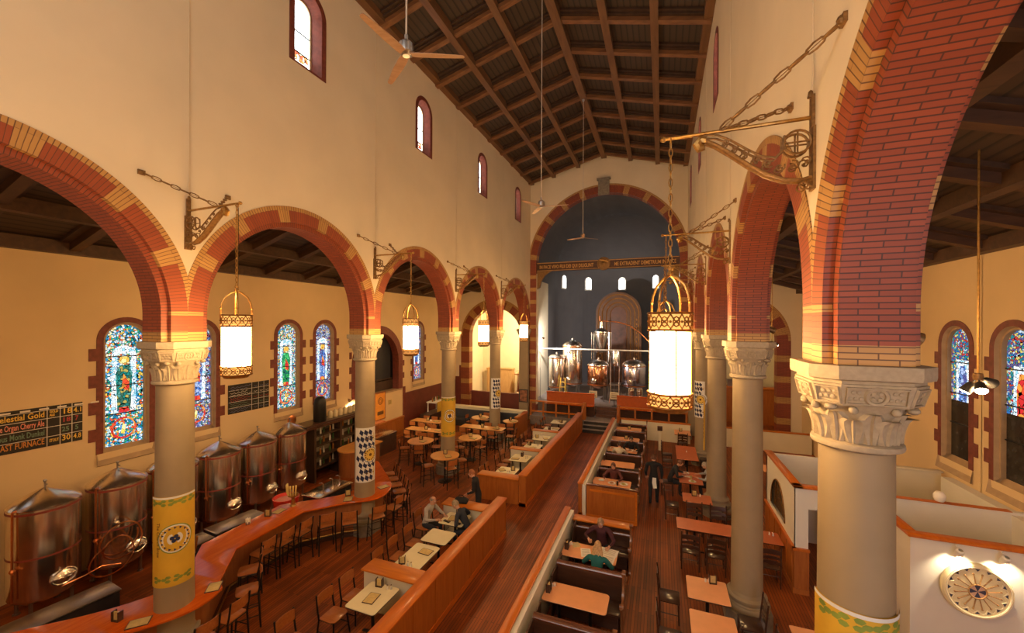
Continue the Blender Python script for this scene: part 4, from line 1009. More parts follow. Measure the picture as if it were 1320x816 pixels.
for k, y in enumerate((4.55, 5.80, 7.02, 8.25, 9.48, 10.72)): TP.put((-12.78, y, 0), .1*sin(k*2.2), TL[k])
t = thing('hose', 'coiled copper coloured hose hanging on the second tank', 'hose', (-12.1, 5.5, .0))
b = MB(); pts = []
for k in range(90):
    q = k/89*5.4*PI; Rr = .36+.06*sin(q*.5); pts.append((.04+.03*sin(q*2), Rr*cos(q)+.10*sin(q*.31), 1.32-Rr*sin(q)-.0062*k))
b.tube(pts, .017, 6); b.tube([(-.1,-.9,.62),(.05,-.6,.70),(.03,-.3,.74),(.02,.05,.6)], .015, 6); b.build('coil', COPPER, t)
b = MB(); b.ball((-.06,.02,1.58), .045, 8); b.tube([(-.15,.0,1.58),(.02,.02,1.58),(.04,.0,1.5)], .022, 6); b.build('coupling', STEEL, t)
# things on and behind the near part of the bar
def tag1(o, label, cat, group=None): return tag(o, label, cat, group)
t = thing('tap_tower', 'brass beer tap tower with a row of pale handles, before the red tank glow', 'beer taps', (-9.92, 8.45, ZBAR))
b = MB(); b.lathe([(.09,0),(.085,.02),(.05,.05),(.045,.22),(.09,.27),(.14,.29),(.14,.34),(.05,.37)], 20); b.build('tower', BRASS, t)
for k in range(7):
    a = -PI*.9+k*PI*.8/6+PI*.0; b = MB(); x, y = .13*cos(a*1), .13*sin(a); b.tube([(x,y,.32),(x*1.25,y*1.25,.40),(x*1.35,y*1.35,.60)], [.012,.016,.024], 6); b.ball((x*1.35,y*1.35,.61), .026, 6); b.build('tap_handle', [mat('tap_pale', (.8,.6,.2), .4, var=0) if 'tap_pale' not in bpy.data.materials else bpy.data.materials['tap_pale']], t)
t = thing('tap_tower', 'brass and bronze beer tap tower behind the near banner column', 'beer taps', (-9.55, 5.45, ZBAR))
b = MB(); b.lathe([(.12,0),(.115,.02),(.08,.05),(.08,.22),(.13,.26),(.19,.28),(.19,.33),(.08,.37)], 20); b.build('tower', BRASS, t)
for k in range(4):
    a = -1.5+k*.75; b = MB(); x, y = .17*cos(a), .17*sin(a); b.tube([(x,y,.3),(x*1.2,y*1.2,.40),(x*1.3,y*1.3,.62)], [.012,.018,.03], 6); b.ball((x*1.3,y*1.3,.63), .03, 6); b.build('tap_handle', [GILT], t)
REDP = mat('red_plastic', (.62,.035,.02), .35, var=.05)
t = thing('red_cooler', 'red tub standing behind the bar by the tap tower', 'tub', (-10.75, 8.9, 0)); b = MB(); b.lathe([(.26,0),(.30,.6),(.36,1.0),(.37,1.04),(.34,1.04),(.30,.95),(0,.9)], 24); b.build('tub', REDP, t)
b = MB(); b.lathe([(.31,.955),(.18,.99),(0,1.0)], 20, caps=False); b.build('ice', mat('ice', (.6,.25,.2), .4), t)
tag(t, None, None)
def caddy(x, y, z, rz, label, group='table caddies'):
    return CAD.put((x, y, z), rz, label, group)
def make_caddy():
    t = thing('table_caddy', 'x', 'caddy')
    b = MB(); b.box(-.07,.07,-.045,.045,0,.015); b.box(-.075,-.06,-.045,.045,0,.17); b.box(.06,.075,-.045,.045,0,.17); b.build('stand', DARKW, t, False)
    b = MB(); b.box(-.058,.058,-.012,.012,.016,.155); b.build('card', PAPER, t, False); return t
CAD = Proto(make_caddy())
def make_menu():
    t = thing('menu', 'x', 'menu'); b = MB(); b.bbox(-.12,.12,-.16,.16,0,.012,.003); b.build('cover', DARKW, t)
    b = MB(); b.box(-.105,.105,-.145,.145,.012,.0135); b.build('page', PAPER, t, False); return t
MEN = Proto(make_menu())
def make_shaker():
    t = thing('shaker', 'x', 'shaker'); b = MB(); b.lathe([(.02,0),(.022,.005),(.018,.06),(.017,.075)], 10); b.build('glass', WHITE, t)
    b = MB(); b.lathe([(.018,.075),(.018,.09),(.01,.098),(0,.1)], 10); b.build('cap', STEEL, t); return t
SHK = Proto(make_shaker())
MEN.put((-8.55,4.18,ZBAR), -.75, 'menu lying on the bar in front of the near banner column')
MEN.put((-8.32,5.28,ZBAR), .75, 'menu lying on the bar just beyond the near banner column')
MEN.put((-9.98,8.05,ZBAR), .1, 'menu lying on the straight stretch of the bar')
MEN.put((-8.75,9.35,ZBAR), .6, 'menu lying on the bar left of the far lozenge column')
MEN.put((-8.35,10.45,ZBAR), -.4, 'menu lying on the bar right of the far lozenge column')
CAD.put((-8.98,4.08,ZBAR), .2, 'card holder on the bar left of the near banner column', 'table caddies')
CAD.put((-10.02,7.75,ZBAR), .4, 'card holder on the straight stretch of the bar', 'table caddies')
CAD.put((-8.95,9.55,ZBAR), .9, 'card holder on the bar left of the far lozenge column', 'table caddies')
t = thing('napkin_basket', 'small pale stack of napkins on the straight bar', 'napkins', (-10.1, 7.25, ZBAR)); b = MB(); b.lathe([(.05,0),(.055,.02),(.06,.06)], 10); b.build('basket', STEEL_D, t)
b = MB(); 
for k in range(5): b.at(0,0,.03,k*1.26).box(-.012,.012,.01,.06,0,.12)
b.build('napkins', WHITE, t, False)
for k, (x, y, w, lab) in enumerate(((-10.75,4.0,.8,'dark under-counter cooler behind the near bar'), (-11.0,6.3,.5,'dark bar sink unit opposite the coiled hose tank'), (-11.0,7.55,.62,'low dark bottle cooler opposite the tank right of the column'))):
    t = thing('back_bar_cooler', lab, 'cooler', (x, y, 0), -.1)
    b = MB(); b.bbox(-.28,.28,-w,w,0.06,.86); b.build('cabinet', mat('cooler_%d' % k, (.045,.035,.035), .35, .3), t)
    b = MB(); b.bbox(-.30,.30,-w-.02,w+.02,.86,.89); b.build('steel_top', STEEL_D, t)
    b = MB(); b.box(-.26,.26,-w+.02,w-.02,0,.06); b.build('plinth', BLACK, t, False)

# shelving unit with glasses on the left wall beyond the tanks
SH = thing('back_bar_shelf', 'tall dark wooden back-bar shelf with bottles right of the steel tanks', 'shelf', (-13.15, 13.4, 0))
b = MB()
for y in (-1.45,-.1,1.25): b.box(-.3,.3,y-.05,y+.05,0,2.2)
for z in (.5,.95,1.4,1.8): b.box(-.3,.3,-1.4,1.2,z,z+.035)
b.box(-.62,-.58,-1.4,1.2,0,2.2); b.build('frame', mat('shelf_wood', (.05,.025,.014), .45, var=.2), SH, False)
b = MB(); b.box(-.42,.46,-2.0,1.42,2.2,2.3); b.box(-.36,.40,-2.0,1.38,2.3,2.36); b.build('cornice', DARKW, SH, False)
b = MB(); b.box(-.31,-.29,-1.4,1.2,.5,2.2); b.build('back_board', mat('shelf_back_cream', (.5,.42,.3), .7), SH, False)
bot_m = [mat('bottle_amber', (.30,.12,.03), .15, var=0), mat('bottle_green', (.05,.10,.03), .15, var=0), mat('bottle_clear', (.62,.58,.5), .15, var=0)]
def make_bottle(m):
    t = thing('bottle', 'x', 'bottle'); b = MB(); b.lathe([(.0,0),(.038,0),(.04,.01),(.04,.17),(.03,.21),(.014,.24),(.014,.29),(0,.29)], 10); b.build('glass', m, t)
    b = MB(); b.lathe([(.016,.28),(.016,.305),(0,.305)], 8); b.build('cap', BLACK, t); return t
BP = [Proto(make_bottle(m)) for m in bot_m]
for zi, (z, zn) in enumerate(((.536,'lowest'),(.986,'second'),(1.436,'third'),(1.836,'top'))):
    for k in range(10):
        y = -1.25+.25*k+(.06 if k > 4 else 0)
        if abs(y+.1) < .1: continue
        BP[(k*2+zi) % 3].put((-13.15+.08*(k % 2), 13.4+y, z), 0, '%s bottle, number %d from the left on the %s shelf of the dark back bar' % (('amber','green','clear')[(k*2+zi) % 3], k+1, zn), 'bottles on the back bar')
for k in range(6):
    y = 12.95+.28*k; t = thing('glass_jar', 'pale jar on top of the dark back bar cornice, number %d from the left' % (k+1), 'jar', (-13.1, y, 2.36), 0, 'jars on the back bar cornice')
    b = MB(); b.lathe([(.0,0),(.10,0),(.11,.02),(.11,.22),(.08,.27),(.05,.30),(0,.30)], 14); b.build('jar', [mat('jar_glass', (.55,.47,.3), .2, var=.1) if 'jar_glass' not in bpy.data.materials else bpy.data.materials['jar_glass']], t)
t = thing('covered_still', 'black round-topped block standing on the back bar cornice between two stained windows', 'ornament', (-13.05, 12.35, 2.36)); b = MB(); b.lathe([(.24,0),(.25,.05),(.24,.75),(.2,.92),(.12,1.0),(0,1.02)], 20); b.build('body', BLACK, t)
t = thing('wall_plaque', 'round orange medallion on the window sill left of the black block', 'plaque', (-13.5, 11.4, 2.36)); b = MB(); b.at(0,0,.2,0,0,PI/2).lathe([(0,0),(.18,0),(.2,.03),(.16,.05),(0,.05)], 20); b.at().box(-.02,.06,-.1,.1,0,.03); b.build('disc', COPPER, t)
t = thing('steel_range', 'steel cooking counter with a copper kettle, brightly lit beyond the bar', 'counter', (-13.05, 15.8, 0))
b = MB(); b.bbox(-.55,.55,-1.0,.9,.86,.92); b.build('worktop', STEEL, t); b = MB(); b.box(-.52,.52,-.97,.87,0,.86); b.build('cabinet', STEEL_D, t, False)
b = MB(); b.lathe([(.16,.92),(.2,.98),(.21,1.08),(.15,1.18),(.05,1.22),(0,1.23)], 18, c=(.0,-.6)); b.tube([(.12,-.6,1.05),(.26,-.6,1.12),(.3,-.6,1.2)], .02, 6); b.build('kettle', COPPER, t)
b = MB(); b.bbox(-.5,-.1,-.9,.8,1.35,1.40); 
for y in (-.8,.7): b.box(-.48,-.44,y-.02,y+.02,.92,1.35)
b.build('over_shelf', mat('copper_shelf', (.45,.14,.05), .4, .4), t)
t = thing('wall_sign', 'orange poster board with a round badge on the cream wall under the arch', 'sign', (XWL+.03, 16.9, 1.3)); 
b = MB(); b.box(0,.04,-.42,.42,0,1.45); b.build('frame', mat('sign_frame', (.30,.08,.02), .5), t, False)
b = MB(); b.box(.04,.05,-.36,.36,.06,1.39); b.build('panel', mat('sign_orange', (.72,.28,.03), .6), t, False)
b = MB(); b.at(.052,0,1.0); b.ring((0,0,0), .17, .018, 'x', 20, 5); b.ring((0,0,0), .09, .012, 'x', 16, 5); b.at().tube([(.055,-.22,.30),(.055,-.22,.45),(.055,.22,.45),(.055,.22,.30)], .02, 5); b.box(.05,.056,-.2,.2,.28,.46); b.build('badge', BROWNT, t)
t = thing('wall_notice', 'small white notice on the cream wall right of the orange poster', 'notice', (XWL+.02, 17.75, 1.95)); b = MB(); b.box(0,.012,-.14,.14,0,.26); b.build('sheet', PAPER, t, False); b = MB(); 
for k in range(4): b.box(.012,.014,-.1,.1,.05+.05*k,.065+.05*k)
b.build('lines', BROWNT, t, False)
# menu boards
CH = {'y': mat('chalk_yellow', (.80,.52,.08), .8, var=0), 'p': mat('chalk_pink', (.75,.28,.20), .8, var=0), 'g': mat('chalk_green', (.16,.25,.17), .8, var=0), 'o': mat('chalk_orange', (.62,.25,.05), .8, var=0), 'w': mat('chalk_white', (.75,.70,.60), .8, var=0), 'r': mat('chalk_red', (.45,.06,.06), .8, var=0), 'b': mat('chalk_blue', (.16,.18,.32), .8, var=0)}
def wall_board(name, label, y0, y1, z0, z1, cols, rows):
    t = thing(name, label, 'menu board', (XWL+.003, y0, z0)); W, Hh = y1-y0, z1-z0
    b = MB(); b.box(0,.03,0,W,0,Hh); b.build('board', BOARD, t, False)
    b = MB()
    for c in cols: b.box(.03,.034,c*W-.006,c*W+.006,0,Hh)
    for r in rows: b.box(.03,.034,0,W,r*Hh-.006,r*Hh+.006)
    b.build('grid', CH['w'], t, False)
    return t, W, Hh
def chalk(t, body, sz, c, y, z, sx=1, al='LEFT', wid=None):
    o = text_mesh('lettering', body, sz, CH[c], t, al, .001, .003)
    if wid: w_ = max(v.co.x for v in o.data.vertices)-min(v.co.x for v in o.data.vertices); sx = wid/w_
    o.rotation_euler = (PI/2, 0, PI/2); o.location = (.035, y, z); o.scale = (sx, 1, 1)
t, W, Hh = wall_board('beer_board', 'long black beer board with yellow and pink lettering on the left wall', 3.0, 5.55, 3.38, 4.34, (.757,.843,.925), (.91,.70,.48,.24))
for body, c, z in (('Celestial Gold', 'y', .72), ('Pipe Organ Cherry Ale', 'p', .50), ('Pious Monk Dunkel', 'g', .27), ('BLAST FURNACE', 'o', .05)): chalk(t, body, .19, c, 1.10, z*Hh+.03, wid=.78)
for a_, b_, c, z in (('18','4.1','y',.73), ('30','4.8','y',.05)): chalk(t, a_, .19, c, .853*W, z*Hh+.03, wid=.15); chalk(t, b_, .17, c, .935*W, z*Hh+.03, wid=.14)
for a_, b_, c, z in (('18','7','r',.52), ('25','5','g',.28)): chalk(t, a_, .16, c, .853*W, z*Hh+.03, wid=.13); chalk(t, b_, .16, c, .945*W, z*Hh+.03, wid=.06)
chalk(t, 'GOLD\nALE', .08, 'y', .772*W, .83*Hh, wid=.15); chalk(t, 'STOUT', .10, 'y', .772*W, .10*Hh, wid=.16)
b = MB()
for k in range(9): b.box(.031,.036,.3+.3*k,.3+.3*k+.16,.93*Hh,.97*Hh)
b.build('header_marks', CH['w'], t, False)
t, W, Hh = wall_board('specials_board', 'smaller black chalkboard below the nearest left lantern', 9.18, 10.66, 3.23, 4.22, (.55,.72,.86), (.20,.40,.60,.80))
for k, c in enumerate('bgrwb'):
    for q in range(2):
        b = MB(); pts = [(.036, .06+.045*i, .06+k*.19+q*.08+.034*sin(i*1.9+k+.7*sin(i*2.3))) for i in range(17 if (k+q) % 2 else 14)]; b.tube(pts, .007, 4); b.build('chalk_writing', CH[c], t, False)
    for q in range(3): b = MB(); b.tube([(.036, W*(.60+.15*q)+.03*i, .09+k*.19+.02*sin(i*2.2+q)) for i in range(5)], .007, 4); b.build('chalk_writing', CH[c], t, False)
# ---------------------------------------------------------------- seats
def make_stool(h, name, cat, backh=.34, wood_=None, w=.20):
    """faces +y; black metal frame, wooden seat and curved wooden back"""
    wood_ = wood_ or CHAIRW; t = thing(name, 'x', cat)
    b = MB(); pts = [(-w,-.19),(-w+.02,-.20),(w-.02,-.20),(w,-.19),(w+.01,.10),(w-.03,.19),(.08,.205),(-.08,.205),(-w+.03,.19),(-w-.01,.10)]
    b.loft([[(x*.96,y*.96,h-.03) for x,y in pts],[(x,y,h-.022) for x,y in pts],[(x,y,h-.008) for x,y in pts],[(x*.95,y*.95,h) for x,y in pts]], 0, True); b.build('seat', wood_, t)
    b = MB(); n = 8; rows = []
    for z in (h+backh-.20, h+backh-.17, h+backh-.03, h+backh):
        e = .01 if z in (h+backh-.20, h+backh) else 0
        f = [(-w+e+(2*w-2*e)*i/n, -.235-.035*(1-((i-n/2)/(n/2))**2)-.03*(z-h), z) for i in range(n+1)]
        rows.append(f+[(x, y+.016, z) for x, y, z in f[::-1]])
    b.loft(rows, 0, True); b.build('backrest', wood_, t)
    for sx in (-1, 1):
        b = MB(); b.tube([(sx*(w-.025),.16,h-.03),(sx*(w+.02),.20,0)], .017, 6); b.build('leg', BLACK, t)
        b = MB(); b.tube([(sx*w,-.245-.02,h+backh+.01),(sx*w,-.225,h+.1),(sx*w,-.195,h-.02),(sx*(w+.02),-.24,0)], .018, 6); b.build('leg', BLACK, t)
    b = MB(); zf = .26 if h > .6 else .2
    for z in ((zf, zf+.2) if h > .6 else (zf,)):
        e = (1-z/h)*.02; b = MB()
        if h > .6 or True:
            b.tube([(-w-e,.19,z),(w+e,.19,z)], .009, 6)
            for sx in (-1,1): b.tube([(sx*(w+e),.19,z),(sx*(w+e),-.22,z)], .009, 6)
        b.build('stretcher', BLACK, t)
    b = MB()
    for sx in (-1,1): b.tube([(sx*(w-.02),.17,h-.04),(sx*(w-.01),-.2,h-.04)], .01, 6)
    b.tube([(-w,-.2,h-.04),(w,-.2,h-.04)], .01, 6); b.build('seat_frame', BLACK, t)
    return t
PS = Proto(make_stool(.76, 'bar_stool', 'bar stool', .36))
PCH = Proto(make_stool(.46, 'dining_chair', 'chair', .42))
def face(dx, dy): return math.atan2(-dx, dy)
G = 'wooden bar stools along the bar'
for k, (x, y, dx, dy) in enumerate(((-8.2,3.5,-.75,.65),(-7.78,4.02,-.85,.5),(-7.55,4.62,-1,0.05),(-7.62,5.22,-.95,-.1),(-8.08,5.93,-.49,-.68),(-8.70,6.40,-.55,-.6),(-9.02,6.92,-1,0),(-8.98,7.42,-1,0),(-8.95,7.95,-1,0),(-8.68,8.48,-.7,.5),(-8.18,8.80,-.6,.75),(-7.66,9.36,-.8,.5),(-7.53,10.05,-1,.05),(-7.68,10.72,-.92,-.38),(-8.12,11.2,-.68,-.73),(-8.55,11.58,-.68,-.73),(-8.98,11.95,-.68,-.73),(-9.42,12.32,-.68,-.73))):
    lab = ['bar stool cut by the bottom of the view below the near banner column','bar stool nearest the camera at the near bar curve','second bar stool around the near bar curve','third bar stool around the near bar curve','bar stool in the notch just beyond the near bar curve','last bar stool of the notch before the straight stretch','first bar stool of the straight stretch','second bar stool of the straight stretch','third bar stool of the straight stretch','bar stool standing square on, left of the pair facing the far bar curve','bar stool standing square on, right of the pair facing the far bar curve','bar stool right below the lozenge column','bar stool at the outermost point of the far bar curve','bar stool just past the outermost point of the far bar curve','first of the bar stools receding behind the lozenge column','second of the bar stools receding behind the lozenge column','third of the bar stools receding behind the lozenge column','last of the bar stools receding behind the lozenge column'][k]
    PS.put((x+dx*.14, y+dy*.14, 0), face(dx, dy), 'wooden '+lab, G)

# ---------------------------------------------------------------- tables
def rect_table(name, label, x0, x1, y0, y1, z, top, cat='table', edge=None, ped=None, r=.06, group=None):
    t = thing(name, label, cat, ((x0+x1)/2, (y0+y1)/2, 0), 0, group); hx, hy = (x1-x0)/2, (y1-y0)/2
    def rr(i):
        P = []
        for sx, sy, a in ((1,-1,-PI/2),(1,1,0),(-1,1,PI/2),(-1,-1,PI)):
            for k in range(4): q = a+PI/2*k/3; P.append((sx*(hx-r-i)+(r)*cos(q), sy*(hy-r-i)+(r)*sin(q)))
        return P
    b = MB(); b.loft([[(*p, z-.012) for p in rr(0)], [(*p, z) for p in rr(.008)]], 0, True); b.build('table_top', top, t)
    b = MB(); b.loft([[(*p, z-.035) for p in rr(.004)], [(*p, z-.0119) for p in rr(-.001)]], 0, True); b.build('edge_band', edge or DARKW, t)
    for px, py in (ped or [(0, 0)]):
        b = MB(); b.tube([(px,py,.02),(px,py,z-.035)], .035, 10); b.bbox(px-min(.25,hx*.8),px+min(.25,hx*.8),py-.03,py+.03,0,.03,.006); b.bbox(px-.03,px+.03,py-min(.25,hy*.8),py+min(.25,hy*.8),0,.03,.006)
        b.bbox(px-.15,px+.15,py-.15,py+.15,z-.05,z-.035,.004); b.build('pedestal', BLACK, t)
    return t
def dress(x, y, z, desc, items='cms', rz=0, spread=.3):
    """caddy, menu and shakers of one table"""
    for k, it in enumerate(items):
        a = rz+k*2.3; px, py = x+spread*cos(a), y+spread*sin(a)
        if it == 'c': CAD.put((px, py, z), a, 'dark card holder on the '+desc, 'table caddies')
        if it == 'm': MEN.put((px, py, z), rz+.3*k-.2, 'tan menu lying on the '+desc, 'menus on tables')
        if it == 's':
            SHK.put((px, py, z), 0, 'left shaker of the pair on the '+desc, 'salt and pepper shakers'); SHK.put((px+.06, py+.03, z), 0, 'right shaker of the pair on the '+desc, 'salt and pepper shakers')
# near booth row on the left of the aisle
LT = [(-5.89,-5.16,6.18,7.02,'nearest cream table'), (-5.85,-5.16,7.64,8.66,'second cream table with the flat menu'), (-5.86,-5.12,8.78,9.42,'small third cream table'), (-5.90,-5.16,9.72,10.42,'cream table between the two seated men')]
for x0, x1, y0, y1, d in LT: rect_table('dining_table', d[0].upper()*0+d+' beside the near left booth partition', x0, x1, y0, y1, .75, CREAMTOP)
CAD.put((-5.62,6.92,.75), .15, 'dark card holder on the nearest cream table', 'table caddies'); SHK.put((-5.40,6.90,.75), 0, 'left shaker on the nearest cream table', 'salt and pepper shakers'); SHK.put((-5.33,6.93,.75), 0, 'right shaker on the nearest cream table', 'salt and pepper shakers')
MEN.put((-5.52,6.55,.75), .1, 'tan menu in the middle of the nearest cream table', 'menus on tables')
CAD.put((-5.66,7.76,.75), .5, 'dark card holder on the second cream table', 'table caddies'); SHK.put((-5.48,7.74,.75), 0, 'left shaker on the second cream table', 'salt and pepper shakers'); SHK.put((-5.40,7.75,.75), 0, 'right shaker on the second cream table', 'salt and pepper shakers')
MEN.put((-5.40,8.36,.75), 1.5, 'tan menu on the second cream table', 'menus on tables')
CAD.put((-5.55,10.34,.75), .1, 'dark card holder on the cream table of the two seated men', 'table caddies'); MEN.put((-5.60,10.08,.75), .2, 'tan menu on the cream table of the two seated men', 'menus on tables')
def cutlery_roll(x, y, z, rz, lab):
    t = thing('cutlery_roll', lab, 'cutlery', (x, y, z), rz); b = MB(); b.bbox(-.045,.045,-.11,.11,0,.02,.006); b.build('napkin', BLACK, t); b = MB(); b.tube([(.0,-.1,.024),(.0,.11,.024)], .006, 6); b.tube([(.025,-.1,.023),(.025,.1,.023)], .005, 6); b.build('fork', STEEL, t)
cutlery_roll(-5.68,9.86,.75,1.3,'dark cutlery roll before the man in the pale shirt'); cutlery_roll(-5.34,9.88,.75,1.2,'dark cutlery roll before the man on the bench')
G = 'wooden chairs along the near cream tables'
for x, y, lab in ((-6.2,6.25,'first wooden chair at the nearest cream table'),(-6.2,6.85,'second wooden chair at the nearest cream table, by the wooden counter'),(-6.2,7.85,'first wooden chair at the second cream table'),(-6.2,8.42,'second wooden chair at the second cream table'),(-6.2,9.08,'single wooden chair at the small third cream table'),(-6.45,9.92,'wooden chair under the man in the pale shirt'),(-6.2,10.5,'empty wooden chair just past the man in the pale shirt'),(-6.35,5.45,'wooden chair at the bottom edge of the view')):
    PCH.put((x, y, 0), -PI/2, lab, G)
# far row
FT = [(13.66,14.46),(15.2,16.05),(16.9,17.72),(18.35,19.2),(20.1,20.95),(21.75,22.6)]
ORD = ['first','second','third','fourth','fifth','sixth']
G = 'wooden chairs along the far cream tables'
for k, (y0, y1) in enumerate(FT):
    d = '%s cream table of the far left booth row' % ORD[k]
    rect_table('dining_table', d, -5.9, -5.12, y0, y1, .75, CREAMTOP)
    dress(-5.5, (y0+y1)/2, .75, d, 'cms', .6+k, .24)
    for q, yy in enumerate((y0+.15, y1-.12)): PCH.put((-6.22, yy, 0), -PI/2+.1*sin(k*3+q), '%s wooden chair at the %s' % (('nearer','farther')[q], d), G)
# partitions
def partition(label, x0, x1, y0, y1, h=1.1, inner=None, cat='partition'):
    t = thing('booth_partition', label, cat, (0, 0, 0))
    b = MB(); b.box(x0+.035, x1-.035, y0, y1-.035, 0, h-.05); b.build('panel', OAK, t, False)
    b = MB(); b.bbox(x0, x1, y0, y1, h-.05, h, .012); b.build('cap_rail', OAK_Y, t)
    b = MB(); b.box(x0+.015, x1-.015, y0, y1-.015, 0, .12); b.build('base_board', OAK_Y, t, False)
    b = MB(); n = int((y1-y0)/.78)
    for k in range(n+1):
        yy = y0+.02+k*(y1-y0-.1)/n
        for xa in (x0+.025, x1-.035): b.box(xa, xa+.01, yy, yy+.035, .12, h-.05)
    b.build('stile', OAK, t, False)
    return t
p = partition('near left booth partition of orange oak along the aisle', -4.68, -4.36, 3.2, 11.18)
partition('far left booth partition of orange oak running to the chancel', -4.68, -4.36, 13.02, 23.5)
def divider(label, x0, x1, y0, y1, z=.9, side=PLASTER_C):
    t = thing('booth_divider', label, 'counter'); b = MB(); b.box(x0+.05, x1, y0+.05, y1-.05, 0, z-.04); b.build('box', side, t, False)
    b = MB(); b.bbox(x0, x1, y0, y1, z-.04, z, .008); b.build('counter_top', OAK_X, t); return t
divider('orange counter top between the nearest and second cream tables', -6.25, -4.69, 7.06, 7.52)
divider('orange counter top beyond the two seated men', -6.25, -4.69, 10.5, 10.97)
divider('orange counter front end of the far left booth row', -6.27, -4.69, 13.05, 13.48, .9, OAK)
divider('low orange counter between the second and third far tables', -6.25, -4.69, 16.25, 16.62); divider('low orange counter between the fourth and fifth far tables', -6.25, -4.69, 19.45, 19.8)
def bench(label, x0, x1, y0, y1):
    t = thing('wall_bench', label, 'bench'); b = MB(); b.bbox(x0, x1, y0, y1, .38, .47, .02); b.build('seat', UPHOL, t)
    b = MB(); b.box(x0+.06, x1, y0+.01, y1-.01, 0, .38); b.build('base', DKGREY, t, False); b = MB(); b.bbox(x1-.08, x1, y0, y1, .47, .92, .02); b.build('backrest', UPHOL, t)
for y0, y1, l in ((3.3,7.03,'dark bench behind the nearest cream table'),(7.55,10.47,'dark bench along the near left partition, behind three cream tables'),(13.5,16.22,'dark bench of the first and second far cream tables'),(16.65,19.42,'dark bench of the third and fourth far cream tables'),(19.83,23.4,'dark bench of the fifth and sixth far cream tables')): bench(l, -5.05, -4.66, y0, y1)
# right booths: partitions white on the booth side
def part_r(label, y0, y1):
    t = partition(label, -2.60, -2.42, y0, y1); b = MB(); b.box(-2.46, -2.33, y0+.02, y1-.05, 0, 1.04); b.build('white_lining', PLASTER_W, t, False)
part_r('near right booth partition with an orange cap and white lining', 2.6, 11.3); part_r('far right booth partition with an orange cap and white lining', 13.1, 22.9)
t = thing('booth_end_panel', 'broad oak end panel of the far right booths', 'panel'); b = MB(); b.box(-2.30,-.70,13.1,13.16,0,1.06); b.build('panel', OAK, t, False)
b = MB(); b.bbox(-2.31,-.68,13.08,13.2,1.06,1.10,.008); b.build('cap', PEWRAIL, t); b = MB(); b.box(-2.2,-.8,13.085,13.1,.88,.95); b.box(-2.30,-.70,13.08,13.1,0,.12); b.box(-.76,-.70,13.085,13.1,.12,1.05); b.build('moulding', OAK_X, t, False)
t = thing('booth_end_panel', 'oak back rail closing the near right booths behind the man in maroon', 'panel'); b = MB(); b.box(-2.29,-.72,11.0,11.2,0,.90); b.build('panel', DARKW, t, False); b = MB(); b.bbox(-2.30,-.70,10.93,11.26,.90,.94,.008); b.build('cap', OAK_X, t)
def make_pew(sides, dz=0):
    """church pew across x, back at y=0; sides: +1 seat towards +y, -1 towards -y"""
    t = thing('pew', 'x', 'pew'); W = .71
    b = MB(); b.box(-W,W,-.03,.03,.08,1.0-dz); b.build('back', DARKW, t, False)
    b = MB()
    b.loft([[(x,y,z-dz) for y, z in ((-.055,.97),(.055,.97),(.06,1.0),(.035,1.03),(.03,1.05),(-.03,1.05),(-.035,1.03),(-.06,1.0))] for x in (-W-.01, W+.02)], 0, True); b.build('top_rail', PEWRAIL, t)
    for s in sides:
        b = MB(); b.bbox(-W,W,*sorted((s*.03,s*.47)),.42,.46,.008); b.build('seat', DARKW, t)
        b = MB(); b.box(-W+.05,W-.05,*sorted((s*.30,s*.34)),.05,.42); b.build('seat_support', DARKW, t, False)
        b = MB()                                             # scrolled aisle end with arm
        x0, x1 = W, W+.05; pr = [(s*.0,0),(s*.46,0),(s*.47,.06),(s*.43,.12),(s*.43,.42),(s*.50,.56),(s*.53,.64),(s*.50,.70),(s*.44,.70),(s*.40,.64),(s*.33,.60),(s*.24,.62),(s*.14,.74),(s*.09,.9),(s*.07,1.04),(s*.0,1.06)]
        if s < 0: pr = pr[::-1]
        b.loft([[(x0,y,z) for y,z in pr],[(x1,y,z) for y,z in pr]], 0, True)
        b.tube([(x0-.015,s*.47,.655),(x1+.015,s*.47,.655)], .055, 10); b.tube([(x0-.01,s*.03,1.06),(x1+.02,s*.03,1.06)], .05, 10)
        b.build('end_panel', ENDW, t)
        b = MB(); b.box(-W-.03,-W,*sorted((0,s*.46)),0,.95); b.build('wall_end', DARKW, t, False)
    return t
P2B = Proto(make_pew((1,-1), .09)); P2, PF, PN = Proto(make_pew((1,-1))), Proto(make_pew((1,))), Proto(make_pew((-1,), .22))
PXc = -1.47
for pr, y, lab in ((P2,6.98,'nearest dark pew, its moulded top rail at the bottom of the view'),(P2,8.74,'dark pew directly behind the woman in teal'),(PN,10.90,'dark pew under the man in maroon'),(P2,5.2,'dark pew nearest the loft in the right booths'),(PF,13.27,'dark pew against the broad oak end panel'),(P2B,15.2,'second dark pew of the far right booths'),(P2B,17.05,'dark pew behind the diner in the white shirt'),(P2B,18.95,'fourth dark pew of the far right booths'),(P2B,20.85,'fifth dark pew of the far right booths'),(PN,22.9,'last dark pew of the far right booths')):
    pr.put((PXc, y, 0), 0, lab, 'dark church pews in the right booths')
BT = [(7.79,8.42,'empty near booth table'),(9.47,10.12,'booth table covered with papers'),(14.02,14.74,'first far booth table with plates'),(16.05,16.72,'second far booth table, empty'),(17.98,18.66,'third far booth table with plates'),(19.75,20.4,'fourth far booth table'),(21.72,22.4,'fifth far booth table'),(6.0,6.62,'booth table nearest the loft')]
for y0, y1, d in BT:
    rect_table('booth_table', 'orange '+d+' in the right booths', -2.29, -.98, y0, y1, .75, TERRATOP, 'table', None, [(.30, 0), (-.35, 0)], .07)
